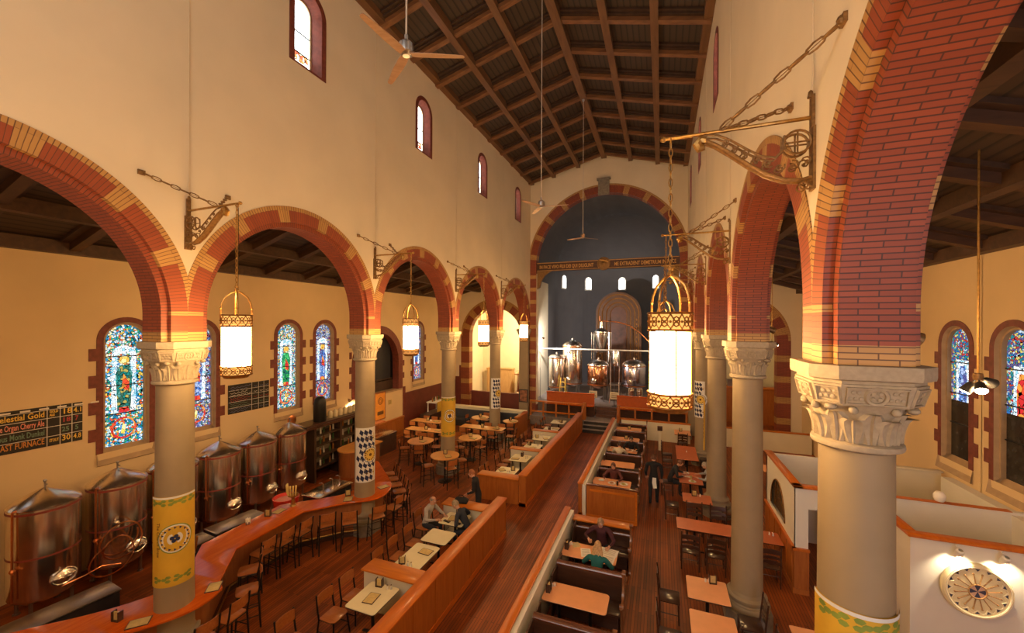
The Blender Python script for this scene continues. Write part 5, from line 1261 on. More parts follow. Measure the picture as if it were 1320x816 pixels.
for y, d in ((8.1,'empty near booth table'),(9.8,'booth table covered with papers')):
    CAD.put((-2.2,y-.02,.75), PI/2, 'dark card holder at the wall end of the '+d, 'table caddies'); SHK.put((-2.16,y+.14,.75), 0, 'left shaker at the wall end of the '+d, 'salt and pepper shakers'); SHK.put((-2.12,y+.18,.75), 0, 'right shaker at the wall end of the '+d, 'salt and pepper shakers')
for k, (y, d) in enumerate(((20.1,'fourth far booth table'),(22.05,'fifth far booth table'))): CAD.put((-1.6,y,.75), .3, 'dark card holder on the '+d, 'table caddies')
def sheet(x, y, z, w, h, rz, lab, m=None, grp='papers on the booth table', tilt=0):
    t = thing('paper_sheet', lab, 'paper', (x, y, z), rz, grp); b = MB(); b.box(-w/2,w/2,-h/2,h/2,0,.006); o = b.build('sheet', m or WHITE, t, False)
    b = MB()
    for k in range(5): b.box(-w*.38,w*.38,-h*.38+k*h*.17,-h*.38+k*h*.17+h*.05,.006,.007)
    b.build('print', [mat('newsprint', (.45,.40,.34), .8, var=0) if 'newsprint' not in bpy.data.materials else bpy.data.materials['newsprint']], t, False)
sheet(-1.20,9.98,.75,.44,.30,-.12,'open newspaper under the right hand of the man in maroon'); sheet(-1.18,9.66,.75,.30,.32,-.1,'folded newspaper right of the woman in teal'); sheet(-1.72,9.75,.75,.24,.36,.25,'newspaper left of the woman in teal'); sheet(-2.02,10.0,.75,.2,.2,.6,'dark edged leaflet at the wall end of the papers table', PAPER)
def plate(x, y, z, r, lab, food=None, grp='plates on tables'):
    t = thing('plate', lab, 'plate', (x, y, z), 0, grp); b = MB(); b.lathe([(0,.004),(r*.55,.004),(r*.62,.012),(r,.024),(r*.98,.028),(r*.6,.017),(0,.012)], 20, caps=False); b.build('china', PLATE, t)
    if food:
        b = MB(); random.seed(int(x*100+y*10))
        for k in range(6): b.ball((r*.3*cos(k*1.1),r*.3*sin(k*1.1),.03), r*.22, 8, sz=.6)
        b.build('food', food, t)
FOOD = mat('food_brown', (.40,.16,.05), .6, var=.4, scale=30); SALAD = mat('food_salad', (.45,.38,.10), .6, var=.5, scale=30)
plate(-2.0,14.45,.75,.11,'small plate at the wall end of the first far booth table'); plate(-1.62,14.3,.75,.14,'plate with brown food in the middle of the first far booth table',FOOD); plate(-1.22,14.35,.75,.15,'oval salad plate at the aisle end of the first far booth table',SALAD)
plate(-2.05,18.35,.75,.13,'plate left of the diner in the white shirt',FOOD); plate(-1.28,18.3,.75,.14,'plate right of the diner in the white shirt',FOOD); plate(-1.08,18.25,.75,.11,'small plate at the aisle end of the third far booth table',SALAD)
def glass(x, y, z, lab, m):
    t = thing('drinking_glass', lab, 'glass', (x, y, z)); b = MB(); b.lathe([(.028,0),(.032,.01),(.038,.14),(.035,.14),(.03,.02),(0,.015)], 12, caps=False); b.build('glass', m, t)
COLA = mat('dark_drink', (.05,.02,.01), .1, var=0)
glass(-1.42,14.2,.75,'dark drink beside the plates of the first far booth table', COLA); glass(-1.1,18.5,.75,'dark drink on the third far booth table', COLA)

# ---------------------------------------------------------------- right hand tables and dark ladder-back chairs
def make_dark_chair():
    t = thing('ladder_chair', 'x', 'chair'); h = .46; w = .21
    b = MB(); b.bbox(-w-.01,w+.01,-.20,.21,h-.035,h,.01); b.build('seat', DARKW, t)
    for sx in (-1,1):
        b = MB(); b.tube([(sx*w,.18,h-.03),(sx*w,.19,0)], [.02,.016], 8); b.build('leg', DARKW, t)
        b = MB(); b.tube([(sx*w,-.19,0),(sx*w,-.20,h),(sx*w,-.25,.98)], [.018,.02,.016], 8); b.ball((sx*w,-.252,.995), .02, 8); b.build('leg', DARKW, t)
    for k, (z0, z1) in enumerate(((.56,.66),(.70,.78),(.82,.955))):
        b = MB(); y = -.208-.05*(z0-h)/.5
        n = 10; top = [(-w+2*w*i/n, z1-.02+(.03 if k < 2 else .02)*sin(PI*i/n)) for i in range(n+1)]; bot = [(-w+2*w*i/n, z0+(.03*sin(PI*i/n*2)**2 if k == 0 else .015*sin(PI*i/n))) for i in range(n+1)]
        b.loft([[(x,y-.008,z) for x,z in bot],[(x,y-.018,z) for x,z in top],[(x,y-.004,z) for x,z in top],[(x,y+.008,z) for x,z in bot],[(x,y-.008,z) for x,z in bot]], 0, False, False); b.build('back_slat', DARKW, t)
    b = MB(); 
    for p, q in (((-w,.185,.2),(-w,-.192,.2)),((w,.185,.2),(w,-.192,.2)),((-w,.185,.28),(w,.185,.28)),((-w,-.192,.28),(w,-.192,.28))): b = MB(); b.tube([p, q], .01, 6); b.build('stretcher', DARKW, t)
    return t
PD = Proto(make_dark_chair())
RT = [(.53,1.33,8.94,9.72,'orange square table at the foot of the middle right column',TERRATOP),(.53,1.33,7.72,8.6,'orange square table at the bottom edge right of the aisle',TERRATOP),(.42,2.95,11.88,12.55,'long red table passing behind the middle right column',REDTOP),(.66,1.52,13.74,14.44,'red table before the third right column, holding white shakers',REDTOP),(.62,1.40,15.32,16.5,'red table of the two seated men by the third right column',REDTOP),(.62,1.46,17.95,19.95,'large red table beyond the two seated men',REDTOP),(.64,1.42,21.88,22.9,'small orange table before the cream half wall',TERRATOP),(3.7,4.5,17.6,18.5,'orange table beyond the white booth enclosure',TERRATOP),(3.6,4.4,15.6,16.3,'orange table just behind the white booth enclosure',TERRATOP),(2.25,3.05,8.0,8.8,'orange table at the bottom edge right of the middle column',TERRATOP)]
for x0, x1, y0, y1, d, m in RT:
    rect_table('dining_table', d, x0, x1, y0, y1, .75, m, 'table', None, [(0,0)] if max(x1-x0, y1-y0) < 1.5 else ([(-.8,0),(.8,0)] if x1-x0 > 1.5 else [(0,-.6),(0,.6)]), .03)
SHK.put((.92,9.60,.75), 0, 'left shaker on the square table by the middle right column', 'salt and pepper shakers'); SHK.put((.99,9.62,.75), 0, 'right shaker on the square table by the middle right column', 'salt and pepper shakers'); CAD.put((1.06,9.60,.75), .2, 'dark card holder on the square table by the middle right column', 'table caddies')
SHK.put((1.10,14.3,.75), 0, 'left shaker on the red table before the third right column', 'salt and pepper shakers'); SHK.put((1.2,14.28,.75), 0, 'right shaker on the red table before the third right column', 'salt and pepper shakers'); CAD.put((1.02,14.28,.75), .1, 'card holder on the red table before the third right column', 'table caddies')
SHK.put((2.72,12.35,.75), 0, 'left shaker at the right end of the long red table', 'salt and pepper shakers'); SHK.put((2.80,12.33,.75), 0, 'right shaker at the right end of the long red table', 'salt and pepper shakers')
SHK.put((1.05,19.0,.75), 0, 'single white shaker on the large red table', 'salt and pepper shakers'); CAD.put((.95,22.6,.75), .1, 'card holder on the small orange table before the half wall', 'table caddies')
plate(.86,16.28,.75,.14,'plate of the diner in the dark shirt',FOOD); sheet(.88,15.98,.75,.3,.16,.05,'white paper on the table of the two seated men', None, 'papers on the red table'); glass(1.02,15.72,.75,'pale drink on the table of the two seated men', PAPER); plate(1.05,15.5,.75,.13,'flat tan plate at the near end of the table of the two seated men',SALAD)
G = 'dark ladder-back chairs on the right'
for x, y, rz, lab in ((.72,11.42,0,'left of the two dark chairs with backs turned, at the long red table'),(1.32,11.42,0,'right of the two dark chairs with backs turned, at the long red table'),(2.5,11.42,0,'dark chair right of the middle column at the long red table'),(.95,12.95,PI,'dark chair behind the long red table, left'),(1.6,12.95,PI,'dark chair behind the long red table, right'),(.18,9.3,-PI/2,'dark chair left of the square table by the middle column'),(1.68,9.02,PI/2,'dark chair between the square table and the middle column'),(.18,8.1,-PI/2,'dark chair left of the bottom edge table'),(1.7,8.12,PI/2,'dark chair right of the bottom edge table'),(2.05,14.1,PI/2,'dark chair between the red shaker table and the third column'),(.34,14.1,-PI/2,'dark chair left of the red shaker table'),(.22,16.05,-PI/2,'dark chair under the diner in the dark shirt'),(1.82,16.0,PI/2,'dark chair under the man in the pale blue shirt'),(1.82,18.4,PI/2,'nearer dark chair right of the large red table'),(1.82,19.3,PI/2,'farther dark chair right of the large red table'),(.26,18.5,-PI/2,'nearer dark chair left of the large red table'),(.26,19.4,-PI/2,'farther dark chair left of the large red table'),(1.0,21.5,0,'dark chair before the small orange table'),(2.62,7.6,0,'dark chair at the bottom edge right of the middle column'),(3.4,18.05,-PI/2,'dark chair left of the table beyond the enclosure'),(-2.98,6.1,1.2,'dark chair standing on the aisle side of the near right partition'),(4.0,15.1,0,'dark chair before the table behind the enclosure'),(4.05,16.8,PI,'dark chair behind the table behind the enclosure')):
    PD.put((x, y, 0), rz, lab, G)
# ---------------------------------------------------------------- high round and long tables in the left aisle
def round_table(x, y, r, z, lab):
    t = thing('round_table', lab, 'table', (x, y, 0)); b = MB(); b.lathe([(0,z-.035),(r-.01,z-.035),(r,z-.028),(r,z-.008),(r-.008,z),(0,z)], 40); b.build('table_top', HONEY, t)
    b = MB(); b.lathe([(.28,0),(.28,.02),(.06,.06),(.035,.1),(.035,z-.08),(.12,z-.035)], 20); b.build('pedestal', BLACK, t)
RTL = [(-10.22,15.35,.58,'left round honey table'),(-8.18,14.02,.58,'front round honey table'),(-8.35,16.62,.54,'round honey table behind the banner column'),(-9.62,20.4,.50,'far middle round honey table'),(-7.72,20.25,.42,'far right round honey table')]
G = 'wooden high stools around the honey tables'
for i, (x, y, r, d) in enumerate(RTL):
    round_table(x, y, r, 1.05, d); CAD.put((x-.05, y+.12, 1.05), .3*i, 'dark card holder on the '+d, 'table caddies'); MEN.put((x+.2, y-.1, 1.05), i*.7, 'tan menu on the '+d, 'menus on tables')
    for q in range(4):
        a = .5+q*PI/2+i*.35; sx, sy = x+(r+.12)*cos(a), y+(r+.12)*sin(a)
        if (abs(sx+7.56) < .38 and 20.4 < sy < 22.7) or math.hypot(sx+8.56, sy-14.93) < .62 or math.hypot(sx+8.56, sy-20.03) < .6: continue
        PS.put((sx, sy, 0), face(-cos(a), -sin(a)), 'wooden high stool %s the %s' % (('beyond','left behind','before','right of')[int((a % (2*PI))/(PI/2)+.5) % 4] if 0 else ('at the far right of','at the far left of','at the near left of','at the near right of')[int((a % (2*PI))/(PI/2)) % 4], d), G)
LTL = [(-12.1,-9.95,16.75,17.35,'front left long honey table'),(-12.85,-11.0,18.28,18.95,'back left long honey table'),(-9.75,-7.4,18.12,18.8,'right long honey table')]
for i, (x0, x1, y0, y1, d) in enumerate(LTL):
    rect_table('long_table', d, x0, x1, y0, y1, 1.05, HONEY, 'table', None, [(-.65,0),(.65,0)], .03)
    CAD.put(((x0+x1)/2, (y0+y1)/2, 1.05), .2, 'dark card holder on the '+d, 'table caddies'); SHK.put(((x0+x1)/2+.15, (y0+y1)/2, 1.05), 0, 'left shaker on the '+d, 'salt and pepper shakers'); SHK.put(((x0+x1)/2+.21, (y0+y1)/2+.02, 1.05), 0, 'right shaker on the '+d, 'salt and pepper shakers')
    MEN.put((x1-.4, (y0+y1)/2, 1.05), 1.4, 'tan menu at the right end of the '+d, 'menus on tables')
    for q in range(3):
        xx = x0+.4+q*(x1-x0-.8)/2
        for yy, rz, w_ in ((y0-.12, 0, 'near'), (y1+.12, PI, 'far')):
            if math.hypot(xx+8.56, yy-20.03) < .6 or math.hypot(xx+8.56, yy-14.93) < .6: continue
            PS.put((xx, yy, 0), rz, '%s wooden high stool on the %s side of the %s' % (('left','middle','right')[q], w_, d), G)
CAD.put((-7.72,18.4,1.05), .4, 'second dark card holder at the right end of the long honey table', 'table caddies')
PS.put((-7.05,18.5,0), PI/2, 'wooden high stool at the right end of the long honey table', G)
def lamp(parent, loc, W, col, kind='POINT', aim=None, size=2.6, rad=.06):
    l = bpy.data.lights.new('lamp', kind); l.energy = W; l.color = col; l.shadow_soft_size = rad
    if kind == 'SPOT': l.spot_size = size; l.spot_blend = .7
    o = bpy.data.objects.new('lamp_light', l); COL.objects.link(o); o.parent = parent; o.location = loc
    if aim: o.rotation_euler = Vector(aim).to_track_quat('-Z', 'Y').to_euler()
    return o
def wall_spot(label, loc, aim, W, col=(1,.6,.26), rad=.06, size=2.7):
    t = thing('wall_spotlight', label, 'spotlight', loc); d = Vector(aim).normalized(); q = d.to_track_quat('-Z', 'Y').to_matrix().to_4x4()
    b = MB(); b.M = q; b.lathe([(.02,.12),(.05,.10),(.07,-.02),(.065,-.02),(.045,.06),(0,.07)], 16, caps=False); s_ = b.build('shade', IRON, t)
    b = MB(); b.M = q; b.lathe([(0,-.0),(.05,-.0),(.055,-.012),(0,-.018)], 16, caps=False); b.build('bulb', BULB, s_)
    b = MB(); b.tube([tuple(-d*.1), tuple(-d*.16)], .015, 6); b.build('arm', IRON, t)
    lamp(t, tuple(d*.06), W, col, 'SPOT', aim, size, rad)
BULB = emis('spot_bulb', (1,.83,.55), 30)
for S in 'LR':
    sg = -1 if S == 'L' else 1
    for k in range(0, 5):
        wall_spot('small spotlight behind the %s capital of the %s arcade, lighting the aisle' % (['loft','nearest','second','third','fourth'][k], 'left' if S == 'L' else 'right'), (AX[S]+sg*.50, YCOL[k]+.1, 6.25), (sg*1, .12, -.4), 62, (1,.46,.13))
wall_spot('dark lamp on the left jamb of the great arch, lighting the brewing vessels', (XN-4.05, YE+.62, 5.4), (.22,1,-.28), 1500, (1,.90,.84), .06, 2.4)
wall_spot('lamp on the right jamb of the great arch, hidden by the lantern', (XN+4.30, YE+.75, 5.6), (-.75,.8,-.5), 300, (1,.82,.62))
wall_spot('lamp high in the left side room behind the aisle arch', (-8.75, 26.4, 6.6), (-.6,1,-.6), 1500, (1,.74,.40)); wall_spot('lamp high in the right side room behind the aisle arch', (1.9, 26.4, 6.6), (.8,1,-.6), 200, (1,.7,.36))
wall_spot('lamp over the steel cooking counter beyond the bar', (-13.5, 14.5, 2.75), (.3,.6,-1), 260, (1,.78,.45))
# ---------------------------------------------------------------- chancel steps, rails, counters
t = thing('chancel_steps', 'grey carpeted steps at the end of the centre aisle', 'steps')
b = MB()
for k in range(3): b.box(-4.33,-2.48,23.2+.26*k,23.98,.0 if k == 0 else .183*k,.183*(k+1))
b.build('risers', mat('step_dark_grey', (.025,.022,.022), .7, var=.15), t, False)
for k in range(3): b = MB(); b.box(-4.35,-2.46,23.18+.26*k,23.46+.26*k,.183*(k+1),.183*(k+1)+.012); b.build('tread', mat('step_grey', (.30,.25,.23), .7, var=.15) if k == 0 else bpy.data.materials['step_grey'], t, False)
t = thing('chancel_steps', 'dark wooden steps rising from the platform to the brewing vessels', 'steps'); b = MB()
for k in range(3): b.box(-3.85,-2.62,25.0+.28*k,25.95,.55+.17*k,.55+.17*(k+1))
b.build('treads', mat('step_dark', (.09,.035,.02), .5, var=.2), t, False)
def rail(label, x0, x1, y, newel):
    t = thing('chancel_rail', label, 'railing'); b = MB(); b.bbox(x0,x1,y-.1,y+.1,1.43,1.50,.01); b.build('top_rail', OAK_X, t)
    b = MB(); b.box(x0,x1,y-.04,y+.04,.78,.86); b.build('lower_rail', OAK_X, t, False)
    n = max(2, round((x1-x0)/.95))
    for k in range(n+1):
        x = x0+.06+(x1-x0-.12)*k/n; b = MB(); b.box(x-.05,x+.05,y-.045,y+.045,.55,1.43); b.build('post', OAK, t, False)
    b = MB(); b.bbox(newel-.09,newel+.09,y-.12,y+.12,.55,1.58,.015); b.tube([(newel,y-.1,1.5),(newel,y-.75,1.05)], .05, 8); b.build('newel', OAK, t)
rail('left chancel railing with posts beside the steps', -7.85, -4.45, 24.1, -4.38); rail('right chancel railing with posts, partly behind the big lantern', -2.4, 1.38, 24.1, -2.36)
def counter(label, x0, x1, y):
    t = thing('chancel_counter', label, 'counter'); b = MB(); b.box(x0,x1,y,y+.08,.56,1.95); b.build('back_panel', mat('orange_red_wood', (.42,.09,.02), .3, var=.1) if 'orange_red_wood' not in bpy.data.materials else bpy.data.materials['orange_red_wood'], t, False)
    b = MB(); b.bbox(x0-.02,x1+.02,y-.06,y+.14,1.95,2.0,.01); b.build('cap', BARTOP, t); b = MB(); b.bbox(x0,x1,y-.42,y-.0,1.24,1.28,.006); b.build('table_top', BARTOP, t); b = MB(); b.box(x0,x1,y-.04,y-.0,.56,1.2); b.build('dark_front', DARKW, t, False)
    return t
counter('left red-orange chancel counter behind the railing', -7.0, -3.92, 24.98); counter('right red-orange chancel counter behind the railing', -2.55, 1.38, 24.98)
for k, x in enumerate((-6.4,-5.55,-4.7)): plate(x,24.78,1.28,.16,'%s white plate on the left chancel counter' % ('left','middle','right')[k], None, 'plates on the chancel counters')
for k, x in enumerate((-1.95,-1.05,-.2)): plate(x,24.78,1.28,.16,'%s white plate on the right chancel counter' % ('left','middle','right')[k], None, 'plates on the chancel counters')
# half walls
def half_wall(label, x0, x1, y0, y1, h, m, cap):
    t = thing('half_wall', label, 'half wall'); b = MB(); b.box(x0,x1,y0,y1,0,h-.05); b.build('panel', m, t, False); b = MB(); b.bbox(x0-.03,x1+.03,y0-.03,y1+.03,h-.05,h,.01); b.build('cap', cap, t)
half_wall('oak half wall end between the high tables and the far booths', -7.66, -7.46, 20.75, 22.4, 1.15, OAK, OAK_Y)
half_wall('cream ledge wall across the end of the left aisle', -12.9, -7.66, 22.4, 22.85, 1.12, PLASTER_C, PLASTER_C)
half_wall('cream half wall before the right chancel railing', -2.1, 1.45, 23.05, 23.2, 1.05, PLASTER_C, OAK_X)
half_wall('cream half wall at the far end of the right aisle', 3.2, 6.9, 23.3, 23.5, 1.0, PLASTER_C, OAK_X)
half_wall('dark red half wall closing the left aisle end arch', -12.6, -8.9, 25.2, 25.4, 1.62, wt, wt)
t = thing('wall_bench', 'dark bench back in front of the cream ledge wall', 'bench'); b = MB(); b.bbox(-12.8,-8.0,21.85,22.3,.40,.47,.02); b.build('seat', UPHOL, t); b = MB(); b.bbox(-12.8,-8.0,22.25,22.36,.47,.98,.02); b.build('backrest', UPHOL, t); b = MB(); b.box(-12.8,-8.0,21.9,22.3,0,.40); b.build('base', DKGREY, t, False)
t = thing('framed_picture', 'dark framed picture on the pier right of the left aisle end arch', 'picture', (-8.5, YE-.5, 1.2)); b = MB(); b.box(-.3,.3,0,.04,0,.85); b.build('frame', DKGREY, t, False); b = MB(); b.box(-.24,.24,-.006,0,.06,.79); b.build('image', mat('picture_print', (.25,.10,.05), .6, var=.7, scale=5), t, False)
t = thing('service_post', 'slim white post standing among the far right tables', 'post', (-.06, 21.4, 0)); b = MB(); b.bbox(-.07,.07,-.07,.07,0,1.0,.01); b.build('shaft', PLASTER_C, t); b = MB(); b.bbox(-.12,.12,-.12,.12,1.0,1.2,.01); b.build('head', DARKW, t)
t = thing('sideboard', 'dark sideboard with a pale shelf and yellow cloth against the red dado', 'sideboard', (-13.1, 21.0, 0)); b = MB(); b.box(-.35,.35,-.9,.9,0,.95); b.build('cabinet', DARKW, t, False); b = MB(); b.box(-.35,.30,-.2,.9,1.5,1.56); b.box(-.3,-.25,-.15,-.1,.95,1.5); b.box(-.3,-.25,.8,.85,.95,1.5); b.build('shelf', WHITE, t, False)
b = MB(); b.loft([[(.31,y,z) for y in (.0,.3,.55,.8)]+[(.33,y,z) for y in (.8,.55,.3,0)] for z in (.3,.9,1.55)], 0, True); b.build('cloth', YEL, t, False)
for k in range(5): BP[k % 3].put((-13.1, 20.95+.18*k, 1.56), 0, '%s bottle, number %d from the left on the pale sideboard shelf' % (('amber','green','clear')[k % 3], k+1), 'bottles on the sideboard')

# ---------------------------------------------------------------- rooms beyond the aisle end arches
b = MB(); b.box(-13.9,-8.42,30.0,30.1,0,9.5); b.box(-14.0,-13.9,25.3,30.1,0,9.5); b.box(-8.45,-8.36,25.6,30.1,0,9.5); b.box(-14,-8.4,25.3,30.1,8.2,8.3); struct(b.build('wall_left_room', PLASTER_C, None, False))
b = MB(); b.box(1.55,7.1,31.0,31.1,0,9.5); b.box(7.0,7.1,25.3,31.1,0,9.5); b.box(1.54,1.62,25.6,31.1,0,9.5); b.box(1.5,7.1,25.3,31.1,8.2,8.3); struct(b.build('wall_right_room', PLASTER_C, None, False))
PALEW = wood('pale_wood_door', (.50,.30,.12), (.60,.38,.17), .5, 'z', 2)
t = thing('wooden_cabinet', 'tall pale wooden doors seen through the left aisle end arch', 'cabinet', (-12.2, 29.7, 0)); b = MB(); b.box(-1.1,1.1,-.25,.25,0,2.7); b.build('body', PALEW, t, False); b = MB(); b.box(-1.15,1.15,-.3,.28,2.7,2.78); b.build('cornice', PALEW, t, False)
for sx in (-1,1): b = MB(); b.box(sx*.55-.48,sx*.55+.48,-.28,-.25,.1,2.6); dd = b.build('door', PALEW, t, False); b = MB(); b.ball((sx*.12,-.3,1.3), .03, 8); b.build('knob', BRASS, dd)
def vessel(name, label, x, y, r, z0, z1, top, base, m=None, legs=4, bands=True, cone=.3):
    t = thing(name, label, 'brewing vessel', (x, y, base))
    b = MB(); b.lathe([(.0,z0-cone),(.08,z0-cone),(r*.97,z0-.03),(r,z0),(r,z1),(r*.97,z1+.03)], 40); b.build('shell', m or STEEL, t)
    b = MB(); b.lathe([(r+.015,z1),(r+.015,z1+.04),(r*.93,z1+top*.35),(r*.7,z1+top*.72),(r*.35,z1+top*.94),(.06,z1+top),(.06,z1+top+.12),(0,z1+top+.13)], 40, caps=False); b.build('dome', STEEL, t)
    for k in range(legs):
        a = PI/4+k*2*PI/legs; c = (r*.85*cos(a), r*.85*sin(a)); b = MB(); b.tube([(*c,z0+.02),(*c,.02)], .04, 8); b.lathe([(.07,0),(.07,.03),(.04,.05)], 10, c=c); b.build('leg', STEEL_D, t)
    if bands:
        b = MB()
        for z in (z0+.05, z1-.03): b.lathe([(r+.004,z-.03),(r+.01,z-.03),(r+.01,z+.03),(r+.004,z+.03)], 40, caps=False)
        b.build('band', COPPER, t)
    b = MB(); b.M = Matrix.Rotation(-PI/2-.3, 4, 'Z') @ Matrix.Translation((r-.03,0,z0+.35)); b.ring((.03,0,0), .17, .03, 'x', 20, 6); b.ball((.03,0,0), .15, 12, sx=.35); b.build('manway', STEEL, t)
    return t
vessel('serving_tank', 'copper lit tank seen through the left aisle end arch', -10.15, 29.0, .58, .6, 2.5, .3, 0, STEEL)
vessel('serving_tank', 'second copper lit tank seen through the left aisle end arch', -9.12, 27.9, .46, .6, 2.3, .3, 0, STEEL)
AF = 1.06
vessel('fermenter', 'tall domed steel fermenter at the left of the apse', -6.05, 28.4, .70, 1.0, 3.72, .42, AF)
vessel('fermenter', 'shorter steel fermenter at the far left of the apse', -7.0, 27.55, .56, .8, 2.9, .28, AF)
vessel('brew_kettle', 'steel kettle with copper bands left of the vessel ladder', -4.15, 28.1, .74, 1.05, 2.42, .42, AF, mat('coppery_steel', (.62,.30,.16), .22, 1, var=.1))
vessel('mash_tun', 'steel vessel right of the vessel ladder, window blue put into its colour', -1.75, 28.2, .78, 1.1, 2.5, .42, AF, mat('window_tinted_steel', (.55,.52,.62), .22, 1, var=.1))  # the blue cast of window light is painted into this steel
t = thing('grain_hopper', 'conical steel hopper on a frame above the copper-banded kettle', 'hopper', (-4.15, 29.6, AF)); b = MB(); b.lathe([(.12,3.2),(.16,3.3),(.50,4.3),(.55,4.6),(.55,4.75),(.3,4.95),(.14,5.02),(.14,5.5)], 32); b.build('cone', STEEL, t)
for sx in (-1,1):
    for sy in (-1,1): b = MB(); b.tube([(sx*.62,sy*.55,0),(sx*.62,sy*.55,4.7)], .035, 8); b.build('leg', STEEL, t)
b = MB(); 
for z in (3.3,4.65): b.tube([(-.62,-.55,z),(.62,-.55,z),(.62,.55,z),(-.62,.55,z)], .03, 6, 0, True)
b.build('frame', STEEL, t)
t = thing('vapour_pipe', 'curved polished pipe arching from the hopper across the altar niche', 'pipe', (-4.15, 29.6, AF)); b = MB(); b.tube([(-.02,-.62,5.52),(.4,-.6,5.52),(1.2,-.5,5.46),(2.0,-.4,5.22),(2.7,-.3,4.72),(3.3,-.2,4.1),(3.6,-.2,3.5)], .05, 10); b.tube([(-.02,-.62,5.52),(-.02,-.62,5.9)], .05, 8); b.build('pipe', COPPER, t); 
t = thing('water_tank', 'small upright steel cylinder between the two main vessels', 'tank', (-3.02, 28.9, AF)); b = MB(); b.lathe([(0,2.3),(.28,2.32),(.30,2.4),(.30,3.4),(.27,3.46),(.1,3.52),(0,3.53)], 24); b.build('shell', STEEL, t)
for k in range(3): b = MB(); a = k*2.09; b.tube([(.25*cos(a),.25*sin(a),0),(.25*cos(a),.25*sin(a),2.36)], .025, 6); b.build('leg', STEEL_D, t)
t = thing('brew_ladder', 'white metal ladder and landing between the two main vessels', 'ladder', (-2.95, 27.5, AF))
for sx in (-1,1): b = MB(); b.tube([(sx*.30,-.35,0),(sx*.28,-.05,1.25),(sx*.28,.0,2.6)], .03, 8); b.build('side_rail', STEEL, t)
for k in range(4): b = MB(); b.box(-.28,.28,-.30+.07*k,-.12+.07*k,.25+.3*k,.28+.3*k); b.build('step', STEEL_D, t, False)
b = MB(); b.box(-.38,.38,.0,.9,1.2,1.25); b.build('landing', STEEL_D, t, False); b = MB(); b.tube([(-.37,.88,1.25),(-.37,.88,2.1),(.37,.88,2.1),(.37,.88,1.25)], .022, 6); b.build('guard_rail', STEEL, t)
for sx in (-.35,.35): b = MB(); b.tube([(sx,.8,0),(sx,.8,1.2)], .03, 6); b.build('leg', STEEL_D, t)
t = thing('step_ladder', 'yellow stepladder before the fermenters', 'ladder', (-6.35, 26.75, AF))
LADY = mat('ladder_yellow', (.75,.50,.08), .5, var=0)
for sx in (-1,1): b = MB(); b.tube([(sx*.22,-.35,0),(sx*.15,0,1.6)], .025, 6); b.build('side_rail', LADY, t); b = MB(); b.tube([(sx*.22,.40,0),(sx*.15,0.03,1.58)], .02, 6); b.build('prop', LADY, t)
for k in range(4): b = MB(); b.box(-.19+.015*k,.19-.015*k,-.31+.075*k,-.22+.075*k,.3+.33*k,.33+.33*k); b.build('step', LADY, t, False)
t = thing('pipe_run', 'thin horizontal pipe running across the apse above the vessels', 'pipe', (0,0,0)); b = MB(); b.tube([(-8.15,27.2,4.62),(.9,27.2,4.62)], .045, 8); b.build('pipe', PLASTER_W, t)
for x in (-8.1,-3.4,.85): b = MB(); b.tube([(x,27.2,AF),(x,27.2,4.6)], .018, 6); b.build('support', STEEL_D, t)
def make_keg():
    t = thing('keg', 'x', 'keg'); b = MB(); b.lathe([(.16,0),(.20,.0),(.20,.06),(.205,.1),(.215,.2),(.205,.3),(.215,.4),(.205,.5),(.20,.54),(.20,.60),(.17,.60),(.17,.56),(0,.57)], 24, caps=False); b.build('shell', STEEL, t); b = MB(); b.lathe([(.05,.56),(.05,.59),(.02,.61),(0,.61)], 10); b.build('valve', STEEL_D, t); return t
KG = Proto(make_keg())
for k, (x, y, z) in enumerate(((-2.05,26.5,0),(-1.55,26.5,0),(-1.05,26.5,0),(-1.8,26.5,.60),(-1.3,26.5,.60))): KG.put((x, y, AF+z), 0, ('left','middle','right','left upper','right upper')[k]+' steel keg stacked before the right vessel', 'steel kegs in the apse')
for k, x in enumerate((-4.2,-2.85)):
    t = thing('sign_stand', '%s small pale sign on a stand before the vessels' % ('left','right')[k], 'sign', (x, 26.25, AF)); b = MB(); b.box(-.26,.26,-.02,.0,.45,.92); b.build('card', PAPER if 0 else PLASTER_C, t, False); b = MB(); b.tube([(0,.02,0),(0,.02,.8)], .02, 6); b.lathe([(.16,0),(.16,.02),(.03,.03)], 14); b.build('stand', BLACK, t)
    b = MB()
    for q in range(4): b.box(-.18,.18,-.023,-.02,.55+.08*q,.58+.08*q)
    b.build('print', BROWNT, t, False)
# altar niche: concentric gilt arches around a dark panel
t = thing('altar_niche', 'tall arched reredos with concentric gilt mouldings in the apse', 'altar', (XN, 34.6, AF)); zs = 6.15
b = MB()
ARW = mat('niche_panel', (.10,.032,.016), .5, var=.4, scale=3); ARG = mat('niche_gilt', (.36,.16,.035), .5, .3, var=.2, scale=4); ARB = mat('niche_brown', (.11,.045,.016), .6, var=.2)
rad = [1.85,1.68,1.60,1.36,1.28,1.02,.94,.70,.64]; dep = [-.5,-.5,-.42,-.42,-.30,-.30,-.18,-.18,-.05]
def prof(r): return [(-r,0)]+[(-r*cos(PI*k/24), zs+r*sin(PI*k/24)) for k in range(25)]+[(r,0)]
for k in range(len(rad)-1):
    b.loft([[(x,dep[k],z) for x,z in prof(rad[k])],[(x,dep[k+1],z) for x,z in prof(rad[k+1])]], 2 if k % 2 == 0 else 1, False, False)
b.loft([[(x,dep[0],z) for x,z in prof(rad[0])],[(x,.4,z) for x,z in prof(rad[0])]], 2, False, False)
b.poly([(x,-.05,z) for x,z in prof(.64)], 0); b.build('reredos', [ARW, ARG, ARB], t)
b = MB()
for k in range(14):
    for sx in (-1,1): b.ball((sx*1.48,-.43,1.0+.36*k), .06, 6, sz=1.6)
b.build('ornament', ARG, t)

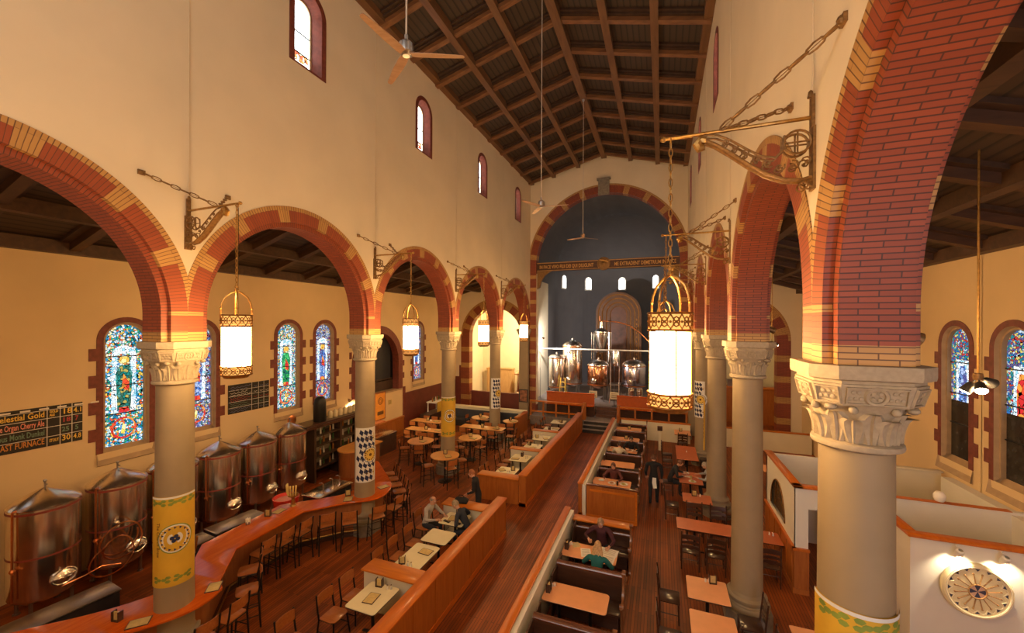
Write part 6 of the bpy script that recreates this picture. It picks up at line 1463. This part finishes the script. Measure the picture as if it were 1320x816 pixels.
# ---------------------------------------------------------------- white booth enclosures on the right
HE = 2.5
def panel_wall(mb, x0, x1, y0, y1, z0, z1, m=0): mb.box(x0,x1,y0,y1,z0,z1,m)
E1 = thing('white_enclosure', 'white walled enclosure with oak wainscot and arched grille right of the middle column', 'enclosure')
b = MB(); zw = 1.02
# left face with arched opening
n = 20; O = [(12.75-.70*cos(PI*k/n)*1.0, 1.25+.85*sin(PI*k/n)) for k in range(n+1)]
O = O+[(12.75+.70, 1.22),(12.75-.70, 1.22)]
hole_plate(b, 11.22, 14.0, zw, HE, O[::-1], lambda u, z: (3.0, u, z), 0, False, (12.75, 1.6))
b.box(3.02,3.10,11.22,14.0,0,zw-.001); b.box(3.0,4.8,13.92,14.0,0,HE)
b.box(3.0,3.26,11.22,11.30,0,HE); b.box(3.26,4.35,11.22,11.30,2.02,HE); b.box(4.12,4.35,11.22,11.30,0,2.02)
hole_plate(b, 11.22, 14.0, zw, HE, O[::-1], lambda u, z: (3.10, u, z), 0, False, (12.75, 1.6)); b.build('walls', PLASTER_W, E1, False)
b = MB(); b.box(2.97,3.0,11.2,14.0,0,zw); b.box(2.97,3.27,11.19,11.22,0,zw)
for k in range(5): b.box(2.955,2.97,11.25+k*.55,11.29+k*.55,.1,zw)
for x in (2.975, 3.235): b.box(x,x+.03,11.175,11.19,.1,zw)
b.box(2.95,2.97,11.2,14.0,0,.12); b.box(2.95,3.27,11.17,11.19,0,.12); b.build('wainscot', OAK, E1, False)
b = MB(); b.box(2.94,3.02,11.17,14.0,zw,zw+.06); b.box(2.94,3.28,11.16,11.24,zw,zw+.06); b.build('chair_rail', OAK_Y, E1, False)
b = MB(); b.bbox(2.95,3.15,11.17,14.05,HE,HE+.06,.01); b.bbox(2.95,4.35,11.17,11.37,HE,HE+.06,.01); b.build('cap', OAK_Y, E1)
b = MB(); b.poly([(3.06,u,z) for u, z in O]); b.build('grille_glass', mat('grille_dark', (.07,.05,.035), .5, var=.5, scale=12), E1, False)
b = MB()
for k in range(9): 
    u = 12.75-.56+.14*k; hgt = .85*math.sqrt(max(0, 1-((u-12.75)/.7)**2)); b.tube([(3.045,u,1.24),(3.045,u,1.24+hgt)], .008, 5)
for r in (.3,.5): b.tube([(3.045,12.75-r*cos(PI*k/14),1.25+r*1.2*sin(PI*k/14)) for k in range(15)], .008, 5)
b.tube([(2.995,12.75-.70*cos(PI*k/16),1.25+.85*sin(PI*k/16)) for k in range(17)], .02, 6); b.build('grille', IRON, E1)
b = MB(); b.box(4.70,4.74,11.5,13.7,0,2.0); b.build('door_panel', wood('door_brown', (.16,.055,.02), (.21,.075,.028), .4, 'z', 2), E1, False)
b = MB(); b.tube([(4.0-.0,11.42,1.1),(4.02,11.42,1.35),(3.92,11.42,1.45),(3.85,11.42,1.3),(3.86,11.42,1.12)], .012, 6); b.build('bracket_loop', STEEL, E1)
E2 = thing('white_enclosure', 'large white wall enclosure carrying the round rosette at the lower right', 'enclosure')
b = MB(); b.box(4.30,6.95,9.42,9.5,0,HE); b.box(4.30,4.40,9.5,10.9,0,HE); b.box(4.88,6.95,11.2,11.3,1.75,HE+.06); b.box(4.88,5.03,11.3,12.9,0,HE); b.box(4.88,6.95,11.2,11.3,0,.9); b.box(6.72,6.95,9.5,13.4,0,HE); b.build('walls', PLASTER_W, E2, False)
b = MB(); b.bbox(4.25,6.97,9.36,9.56,HE,HE+.06,.01); b.bbox(4.25,4.45,9.52,10.9,HE,HE+.06,.01); b.box(4.85,6.72,11.18,11.32,HE+.06,HE+.072); b.build('cap', OAK_Y, E2)
b = MB(); b.box(5.30,5.70,11.32,11.36,1.0,1.75); b.build('red_door', wood('cubicle_red', (.28,.08,.03), (.34,.10,.04), .4, 'z', 2), E2, False)
E3 = thing('white_enclosure', 'farther cream enclosure wall below the right stained windows', 'enclosure')
b = MB(); b.box(5.0,6.9,13.75,13.85,1.55,HE); b.build('upper_wall', PLASTER_C, E3, False); b = MB(); b.box(5.0,6.35,13.75,13.85,0,.8); b.build('lower_wall', PLASTER_C, E3, False)
b = MB(); b.box(5.1,5.6,13.7,13.74,.8,1.55); b.box(5.7,6.3,13.72,13.76,.8,1.55); b.build('panels', PALEW, E3, False)
b = MB(); b.bbox(4.97,6.93,13.7,13.9,HE,HE+.04,.008); b.build('cap', PLASTER_C, E3)
t = thing('red_screen', 'low dark red screen behind the white walls on the right', 'screen', (5.6, 12.6, 0)); b = MB(); b.bbox(-.5,.4,-.03,.03,0.05,2.05,.008); b.build('panel', wt, t); 
for x in (-.45,.35): b = MB(); b.box(x-.03,x+.03,-.15,.15,0,.05); b.build('foot', DARKW, t, False)
b = MB(); b.lathe([(0,0),(.07,0),(.10,.06),(.10,.14),(.06,.2),(0,.21)], 14); t = thing('white_jar', 'white pot on the narrow cubicle wall on the right', 'pot', (5.62, 11.25, HE+.09)); b.build('pot', WHITE, t)
# rosette
RS = thing('wall_rosette', 'round carved rosette with a blue cross on the white wall', 'rosette', (5.16, 9.345, 1.75)); R = .47
b = MB(); b.at(0,0,0,0,PI/2); b.lathe([(0,-.06),(R*.97,-.06),(R,-.03),(R,.03),(R*.95,.06),(R*.88,.05),(R*.85,.03),(0,.03)], 56, caps=False); b.build('disc', mat('rosette_cream', (.86,.74,.44), .6, var=.08, scale=8), RS)
b = MB(); RSB = mat('rosette_brown', (.34,.18,.06), .6, var=.15)
for k in range(16):
    a = 2*PI*(k+.5)/16; b.tube([(R*.26*cos(a),-.04,R*.26*sin(a)),(R*.64*cos(a),-.045,R*.64*sin(a))], .009, 6); b.ball((R*.65*cos(a),-.042,R*.65*sin(a)), .017, 8)
b.tube([(R*.255*cos(q),-.04,R*.255*sin(q)) for q in [2*PI*k/30 for k in range(30)]], .012, 6, 0, True); b.build('spokes', RSB, RS)
b = MB()
for k in range(16):
    a0 = 2*PI*k/16; b.tube([(R*(.70+.12*sin(PI*i/8))*cos(a0+2*PI/16*i/8),-.038,R*(.70+.12*sin(PI*i/8))*sin(a0+2*PI/16*i/8)) for i in range(9)], .008, 5)
b.tube([(R*.90*cos(q),-.055,R*.90*sin(q)) for q in [2*PI*k/48 for k in range(48)]], .014, 6, 0, True); b.build('scallops', mat('rosette_pale', (.85,.74,.50), .6, var=0), RS)
b = MB(); 
for k in range(16):
    a = 2*PI*k/16; c, s_ = cos(a), sin(a); q = lambda r, u: (R*r*c-u*s_, -.034, R*r*s_+u*c); b.poly([q(.83,-.035), q(.83,.035), q(.74,.0)][::-1])
for k in range(4):
    a = k*PI/2; b.poly([(0,-.036,0)]+[(R*.23*cos(a+d),-.036,R*.23*sin(a+d)) for d in (.4,.13,-.13,-.4)])
b.build('blue_inlay', mat('rosette_blue', (.045,.045,.09), .6, var=0), RS, False)
b = MB(); 
for k in range(4):
    a = k*PI/2+PI/4; b.poly([(0,-.035,0)]+[(R*.23*cos(a+d),-.035,R*.23*sin(a+d)) for d in (.385,.13,-.13,-.385)])
b.build('centre_inlay', mat('rosette_pink', (.66,.42,.30), .6, var=0), RS, False)
for k, x in enumerate((4.93, 5.52)):
    t = thing('picture_light', '%s small white spotlight above the rosette' % ('left','right')[k], 'spotlight', (x-.02, 9.31, 2.36)); b = MB(); b.M = Matrix.Rotation(.55, 4, 'X'); b.lathe([(.03,.10),(.055,.08),(.06,-.02),(.055,-.07),(.045,-.06),(.05,-.02),(0,.02)], 16, caps=False); b.build('shade', PLASTER_W, t); b = MB(); b.tube([(0,.04,.1),(0,.07,.12)], .015, 6); b.build('arm', PLASTER_W, t)
    sp_ = bpy.data.lights.new('picture_light_beam', 'SPOT'); sp_.energy = 26; sp_.color = (1,.80,.52); sp_.spot_size = 2.1; sp_.spot_blend = .6; sp_.shadow_soft_size = .03
    so = bpy.data.objects.new('beam', sp_); COL.objects.link(so); so.parent = t; so.location = (0,-.06,-.05); so.rotation_euler = (.55,0,0)
# hanging spotlight clusters in the aisles
SPOT = {}
for k, (x, y, z, zt, lab) in enumerate(((4.4,7.95,5.62,9.0,'spotlight cluster on a long rod in the right aisle'),(4.4,19.7,5.62,9.0,'far spotlight cluster on a rod in the right aisle'),(-11.2,18.9,5.62,9.0,'small bright spotlight on a rod in the left aisle'))):
    t = thing('hanging_spotlight', lab, 'spotlight', (x, y, z)); b = MB(); b.tube([(0,0,.05),(0,0,zt-z)], .014, 6); b.build('rod', BRASS, t)
    b = MB(); b.lathe([(0,-.05),(.05,-.05),(.06,.0),(.05,.05),(0,.06)], 14); b.build('hub', IRON, t)
    for q, (a, tl) in enumerate(((.4,1.15),(2.6,.5),(4.4,.75))):
        M_ = Matrix.Rotation(a, 4, 'Z') @ Matrix.Rotation(-tl, 4, 'Y'); b = MB(); b.M = M_
        b.tube([(0,0,-.03),(0,0,-.12)], .012, 6); b.lathe([(.02,-.1),(.05,-.13),(.075,-.26),(.07,-.26),(.05,-.16),(0,-.15)], 16, caps=False); s_ = b.build('shade', DKGREY, t)
        b = MB(); b.M = M_; b.lathe([(0,-.25),(.066,-.25),(.06,-.275),(0,-.285)], 16, caps=False); b.build('bulb', BULB, s_)
        lamp(t, (0,0,-.2), 30 if x > 0 else 45, (1,.62,.28), 'POINT') if q == 0 else None
# buffet cabinets beyond the right aisle arch
t = thing('buffet_cabinet', 'oak buffet cabinets seen through the right aisle end arch', 'cabinet', (4.9, 29.6, 0)); b = MB(); b.box(-2.0,2.0,-.4,.4,0,2.25); b.build('body', OAK, t, False); b = MB(); b.bbox(-2.05,2.05,-.45,.45,2.25,2.33,.01); b.build('top', OAK_X, t)
for k in range(4): b = MB(); b.box(-1.9+k*.97,-1.0+k*.97,-.43,-.4,.1,2.15); b.build('door', OAK, t, False)
for k, x in enumerate((5.2, 5.75, 4.3)):
    q = thing('serving_tray', '%s pale bin on the oak buffet' % ('middle','right','left')[k], 'bin', (x, 29.6, 2.33)); b = MB(); b.loft([[(-.2,-.2,0),(.2,-.2,0),(.2,.2,0),(-.2,.2,0)],[(-.25,-.25,.45),(.25,-.25,.45),(.25,.25,.45),(-.25,.25,.45)]], 0, True); b.build('bin', PLASTER_W if k < 2 else STEEL_D, q, False)
# ---------------------------------------------------------------- people: one skinned surface each, with face and fingers
SKIN = mat('skin', (.62,.33,.21), .5, var=.06)
SHOE = mat('shoe_black', (.015,.013,.012), .4, var=0)
EYEW = mat('eye_white', (.8,.78,.74), .3, var=0); EYED = mat('eye_dark', (.03,.02,.015), .2, var=0); LIP = mat('lips', (.45,.14,.11), .5, var=0)
def ik(a, c, l1, l2, pole):
    a, c = Vector(a), Vector(c); d = c-a; L = min(d.length, (l1+l2)*.995); u = d.normalized()
    x = (l1*l1-l2*l2+L*L)/(2*L); h = math.sqrt(max(0, l1*l1-x*x)); p = Vector(pole); p = (p-u*p.dot(u)).normalized()
    return a+u*x+p*h, a+u*L
def person(label, loc, rz, seated=True, lean=.10, hands=((-.2,.42,.80),(.2,.42,.80)), shirt=None, trousers=None, hair=None, style='short', sc=1.0, turn=0, nod=.15, sleeves=True, extra=None, female=False):
    root = thing('person', label, 'person', loc, rz)
    hz = .545 if seated else .93; sw = .17 if female else .195
    def sp(t): return Vector((0, lean*t*1.0, hz+.52*t*(1-.25*lean*lean)))
    V, E, R, T = [], [], [], []
    def add(p, r, par=None, tg='s'):
        V.append(Vector(p)); R.append(r if isinstance(r, tuple) else (r, r)); 
        if par is not None: E.append((par, len(V)-1)); T.append(tg)
        return len(V)-1
    pel = add((0,0,hz), (.155,.12)); ab = add(sp(.35), (.145,.108), pel); ch = add(sp(.72), (.165,.118), ab); ub = add(sp(.95), (.13,.09), ch)
    nk = add(sp(1.10)+Vector((0,.01,0)), .055, ub, 'k'); tip = Vector((sin(turn)*.5*-1, cos(turn)*.5+.5, 0))
    hb = add(sp(1.19)+Vector((0,.035,.0)), (.066,.072), nk, 'k'); hm = add(sp(1.30)+Vector((0,.045,.01)), (.078,.092), hb, 'k'); ht = add(sp(1.39)+Vector((0,.035,.02)), (.066,.08), hm, 'k')
    tips = []
    for k, sx in enumerate((-1, 1)):
        sh = add(sp(.93)+Vector((sx*sw,0,0)), .07, ub); S_ = V[sh]
        el, wr = ik(S_, hands[k], .29, .255, ((sx*.8, -.35, -.6) if seated else (sx*.35, -1, -.3))); tg2 = 's' if sleeves else 'k'
        e = add(el, .052, sh); w_ = add(wr, .030, e, tg2); d = (wr-el).normalized()
        hd = add(wr+d*.07+Vector((0,0,-.005)), (.040,.018), w_, 'k'); tips.append((wr+d*.055, d, sx))
    for sx in (-1, 1):
        hp = add((sx*.095,.02,hz-.03), .095, pel, 't')
        if seated: kn, an = (sx*.13,.44,.50), (sx*.13,.40,.09)
        else: kn, an = (sx*.10,.02+.03*sx,.50), (sx*.10,-.02+.06*sx,.085)
        k_ = add(kn, .068, hp, 't'); a_ = add(an, .042, k_, 't'); add((an[0]+sx*.02, an[1]+.17, .04), (.045,.03), a_, 'h')
    me = bpy.data.meshes.new('skeleton'); me.from_pydata([tuple(v) for v in V], E, []); o = bpy.data.objects.new('skeleton', me); COL.objects.link(o)
    md = o.modifiers.new('skin', 'SKIN'); md.use_smooth_shade = True; md.branch_smoothing = .6
    for i, sv in enumerate(me.skin_vertices[0].data): sv.radius = R[i]; sv.use_root = (i == 0)
    ss = o.modifiers.new('sub', 'SUBSURF'); ss.levels = 2; ss.render_levels = 2
    dg = bpy.context.evaluated_depsgraph_get(); dg.update(); em = bpy.data.meshes.new_from_object(o.evaluated_get(dg))
    b = MB(); order = {'s': 0, 't': 1, 'k': 2, 'h': 3}
    def seg(p, i):
        a, c = V[E[i][0]], V[E[i][1]]; d = c-a; t = max(0, min(1, (p-a).dot(d)/max(1e-9, d.length_squared))); r0, r1 = max(R[E[i][0]]), max(R[E[i][1]])
        return (p-(a+d*t)).length/(r0+(r1-r0)*t)
    for v in em.vertices: b.V(v.co)
    for p in em.polygons:
        c = p.center; i = min(range(len(E)), key=lambda i: seg(c, i)); tg = T[i]
        if tg == 'k' and E[i][1] == nk and c.z < V[nk].z-.045: tg = 's'
        b.F(p.vertices, order[tg])
    bpy.data.objects.remove(o); bpy.data.meshes.remove(me); bpy.data.meshes.remove(em)
    # head features in a frame turned with the head
    H = V[hm]; b.M = Matrix.Translation(H) @ Matrix.Rotation(turn, 4, 'Z') @ Matrix.Rotation(-nod, 4, 'X'); HM = b.M.copy()
    b.ball((0,0,.005), .092, 16, 2, .84, 1.05, 1.22); b.ball((0,.045,-.065), .058, 12, 2, .95, .8, .8)
    b.loft([[(-.006,.09,.03),(.006,.09,.03),(.004,.098,.03)],[(-.016,.088,-.02),(.016,.088,-.02),(.0,.122,-.018)],[(-.010,.086,-.03),(.010,.086,-.03),(.0,.10,-.03)]], 2, True)
    for sx in (-1,1):
        b.ball((sx*.032,.083,.018), .013, 8, 4); b.ball((sx*.032,.0925,.018), .0062, 6, 5); b.ball((sx*.079,-.005,-.01), .026, 8, 2, .4, .7, 1.1); b.tube([(sx*.016,.094,.038),(sx*.032,.094,.044),(sx*.048,.086,.038)], .005, 5, 6)
    b.tube([(-.026,.088,-.058),(0,.096,-.056),(.026,.088,-.058)], [.004,.008,.004], 6, 7); b.M = Matrix.Identity(4)
    for base, d, sx in tips:                                       # five bent fingers of different lengths
        side = d.cross(Vector((0,0,1)));
        if side.length < .1: side = Vector((1,0,0))
        side.normalize(); nrm = side.cross(d).normalized()
        if nrm.z < 0: nrm = -nrm
        for q, (off, L) in enumerate(((-.030,.062),(-.010,.074),(.010,.070),(.029,.055))):
            p0 = base+d*.03+side*off; p1 = p0+d*L*.55+side*off*.15; p2 = p1+d*L*.45-nrm*.016; p3 = p2+d*L*.25-nrm*.022
            b.tube([tuple(p) for p in (p0,p1,p2,p3)], [.0095,.009,.008,.006], 6, 2)
        th = -sx*(1 if (side.x*1 > 0) else -1); p0 = base+side*.028*th; p1 = p0+side*.032*th+d*.025; p2 = p1+d*.035-nrm*.008
        b.tube([tuple(p) for p in (p0,p1,p2)], [.012,.010,.007], 6, 2)
    hmn = hair or mat('hair_plain', (.05,.03,.02), .6)
    b.build('body', [shirt, trousers, SKIN, SHOE, EYEW, EYED, hmn, LIP], root, True, 60)
    h = MB(); h.M = HM; n = 18; rows = []
    for i in range(9):                                              # hair shell, open over the face
        e = PI/2-i*.235; ring = []
        for j in range(n+1):
            a = 2*PI*j/n+PI/2; f = max(0, cos(a-PI/2)); low = .30 if style != 'bald' else .55
            ee = max(e, low+.32*f-.95*(1-f)*(1 if style != 'bald' else .55)) if i > 0 else e
            rr = .1+.006*sin(5*a+i); ring.append((rr*.86*cos(ee)*cos(a), rr*1.08*cos(ee)*sin(a)-.004, .005+rr*1.25*sin(ee)))
        rows.append(ring)
    if style == 'bald':
        rows = rows[4:]
    h.loft(rows, 0, False, False)
    if style == 'long':
        L = []
        for i in range(8):
            t = i/7; w_ = .088+.03*sin(t*2.6); z = .02-.36*t
            w_ *= 1.12; L.append([(w_*cos(PI+PI*k/12), -.035-.05*t-(.062-.02*t)*abs(sin(PI*k/12))+.012*sin(k*2+i), z) for k in range(13)]+[(w_*.8*cos(2*PI-PI*k/12), -.03-.05*t-(.03)*abs(sin(PI*k/12)), z) for k in range(13)])
        h.loft(L, 0, True)
    h.build('hair', hmn, root, True, 80)
    root.scale = (sc, sc, 1)
    if extra: extra(root, V, HM)
    return root
C = lambda n, c: mat('cloth_'+n, c, .85, var=.12, scale=12)
def hairm(n, c): return mat('hair_'+n, c, .55, var=.3, scale=40)
JEANS = C('dark_trousers', (.02,.022,.03)); NAVY = C('navy', (.025,.03,.045)); BLK = C('black', (.012,.012,.014))
person('man in a pale grey shirt sitting at the cream table, seen from behind', (-6.45,9.95,0), -PI/2, True, .16, ((-.18,.52,.80),(.22,.48,.80)), C('pale_grey', (.42,.38,.34)), JEANS, hairm('grey', (.30,.25,.20)), 'bald', 1, 0, .25)
person('person in dark trousers on the bench opposite the man in the pale shirt', (-5.0,10.0,0), PI/2, True, .34, ((-.16,.40,.80),(.20,.38,.80)), NAVY, NAVY, hairm('light', (.36,.27,.16)), 'short', 1, 0, .45)
def bag(root, V, HM):
    b = MB(); b.at(0,.30,.92); b.loft([[(-.2,-.1,0),(.2,-.1,0),(.2,.1,0),(-.2,.1,0)],[(-.23,-.12,.1),(.23,-.12,.1),(.23,.12,.1),(-.23,.12,.1)],[(-.15,-.05,.2),(.15,-.05,.2),(.15,.05,.2),(-.15,.05,.2)]], 0, True); o = b.build('bag', BLK, None, True, 80)
    o.location = (-5.45,11.32,0); o.rotation_euler = (0,0,2.2)
person('red-haired person in a black jacket standing by the orange counter', (-5.38,11.36,0), 1.75, False, .16, ((-.16,.34,1.02),(.18,.30,1.0)), BLK, BLK, hairm('ginger', (.36,.12,.04)), 'short', 1, .2, .3, True, None, True)
t = thing('bag', 'black bag on the orange counter before the red-haired person', 'bag', (-5.72, 10.78, .9), .2); b = MB(); b.loft([[(-.2,-.1,0),(.2,-.1,0),(.2,.1,0),(-.2,.1,0)],[(-.22,-.12,.06),(.22,-.12,.06),(.22,.12,.06),(-.22,.12,.06)],[(-.15,-.05,.15),(.15,-.05,.15),(.15,.05,.15),(-.15,.05,.15)]], 0, True); b.build('body', BLK, t, True, 80); b = MB(); b.tube([(-.1,0,.14),(-.06,0,.22),(.06,0,.22),(.1,0,.14)], .012, 6); b.build('handle', BLK, t)
person('man in a maroon sweater facing the camera across the booth table', (-1.46,10.66,0), PI, True, .16, ((-.26,.52,.80),(.28,.44,.86)), C('maroon', (.07,.016,.022)), JEANS, hairm('sandy', (.33,.21,.12)), 'short', 1, .15, .3)
person('blonde woman in a teal top, back to the camera, at the papers table', (-1.36,9.02,0), 0, True, .16, ((-.22,.46,.80),(.22,.44,.80)), C('teal', (.015,.125,.115)), JEANS, hairm('blonde', (.50,.30,.13)), 'long', 1, 0, .2, True, None, True)
person('diner in dark clothes with a red vest front at the first far booth table', (-1.62,14.93,0), PI, True, .12, ((-.2,.46,.80),(.24,.44,.82)), C('dark_red', (.12,.035,.03)), BLK, hairm('auburn', (.14,.05,.025)), 'short', 1, -.2, .25, True, None, True)
person('diner in a white shirt, back to the camera, among the far booths', (-1.66,17.33,0), 0, True, .03, ((-.22,.46,.80),(.22,.44,.80)), C('white', (.68,.56,.40)), JEANS, hairm('dark', (.05,.025,.015)), 'short', 1, .3, .1)
person('dark-haired companion facing the diner in the white shirt', (-1.25,18.68,0), PI, True, .14, ((-.2,.44,.80),(.2,.44,.80)), BLK, JEANS, hairm('black', (.02,.014,.012)), 'short', 1, 0, .2)
def towel(root, V, HM):
    b = MB(); b.loft([[(-.02,-.155,.62),(.09,-.155,.64),(.09,-.145,.64),(-.02,-.145,.62)],[(-.05,-.14,.80),(.07,-.15,.84),(.07,-.14,.84),(-.05,-.13,.80)],[(-.04,-.12,.98),(.07,-.12,.98),(.07,-.11,.98),(-.04,-.11,.98)]], 0, True); b.build('towel', WHITE, root, True, 80)
person('waiter in black with a white towel walking away along the right aisle', (-.24,14.9,0), .05, False, .02, ((-.22,.16,.94),(.24,.10,.90)), BLK, BLK, hairm('brown', (.12,.045,.02)), 'short', 1.12, 0, .05, True, towel)
person('diner in a dark shirt leaning over the red table left of the third column', (.24,16.02,0), -PI/2, True, .30, ((-.2,.56,.80),(.22,.52,.80)), C('charcoal', (.03,.028,.03)), JEANS, hairm('chestnut', (.16,.06,.03)), 'short', 1, 0, .35)
person('grey-haired man in a pale blue shirt at the red table by the third column', (1.78,16.02,0), PI/2, True, .18, ((-.2,.50,.80),(.22,.46,.82)), C('pale_blue', (.34,.37,.40)), JEANS, hairm('silver', (.40,.34,.28)), 'short', 1, 0, .2)
# ---------------------------------------------------------------- camera, light, exposure
cd = bpy.data.cameras.new('camera'); cd.sensor_width = 36; cd.lens = 36*510/1320; cd.shift_y = 9/1320; cd.clip_start = .05; cd.clip_end = 200
cam = bpy.data.objects.new('camera', cd); COL.objects.link(cam); cam.location = (0, 0, 6.38)
cam.rotation_mode = 'XYZ'
cam.matrix_world = Matrix.Translation((0, 0, 6.38)) @ Matrix.Rotation(math.radians(20.72), 4, 'Z') @ Matrix.Rotation(PI/2, 4, 'X') @ Matrix.Rotation(.0044, 4, 'Z')
SC.camera = cam
w = bpy.data.worlds.new('world'); SC.world = w; w.use_nodes = True; w.node_tree.nodes['Background'].inputs[0].default_value = (.6,.7,.9,1); w.node_tree.nodes['Background'].inputs[1].default_value = .3
SC.view_settings.view_transform = 'Standard'; SC.view_settings.look = 'None'; SC.view_settings.gamma = 1; SC.view_settings.exposure = 0.45; SC.view_settings.use_curve_mapping = False
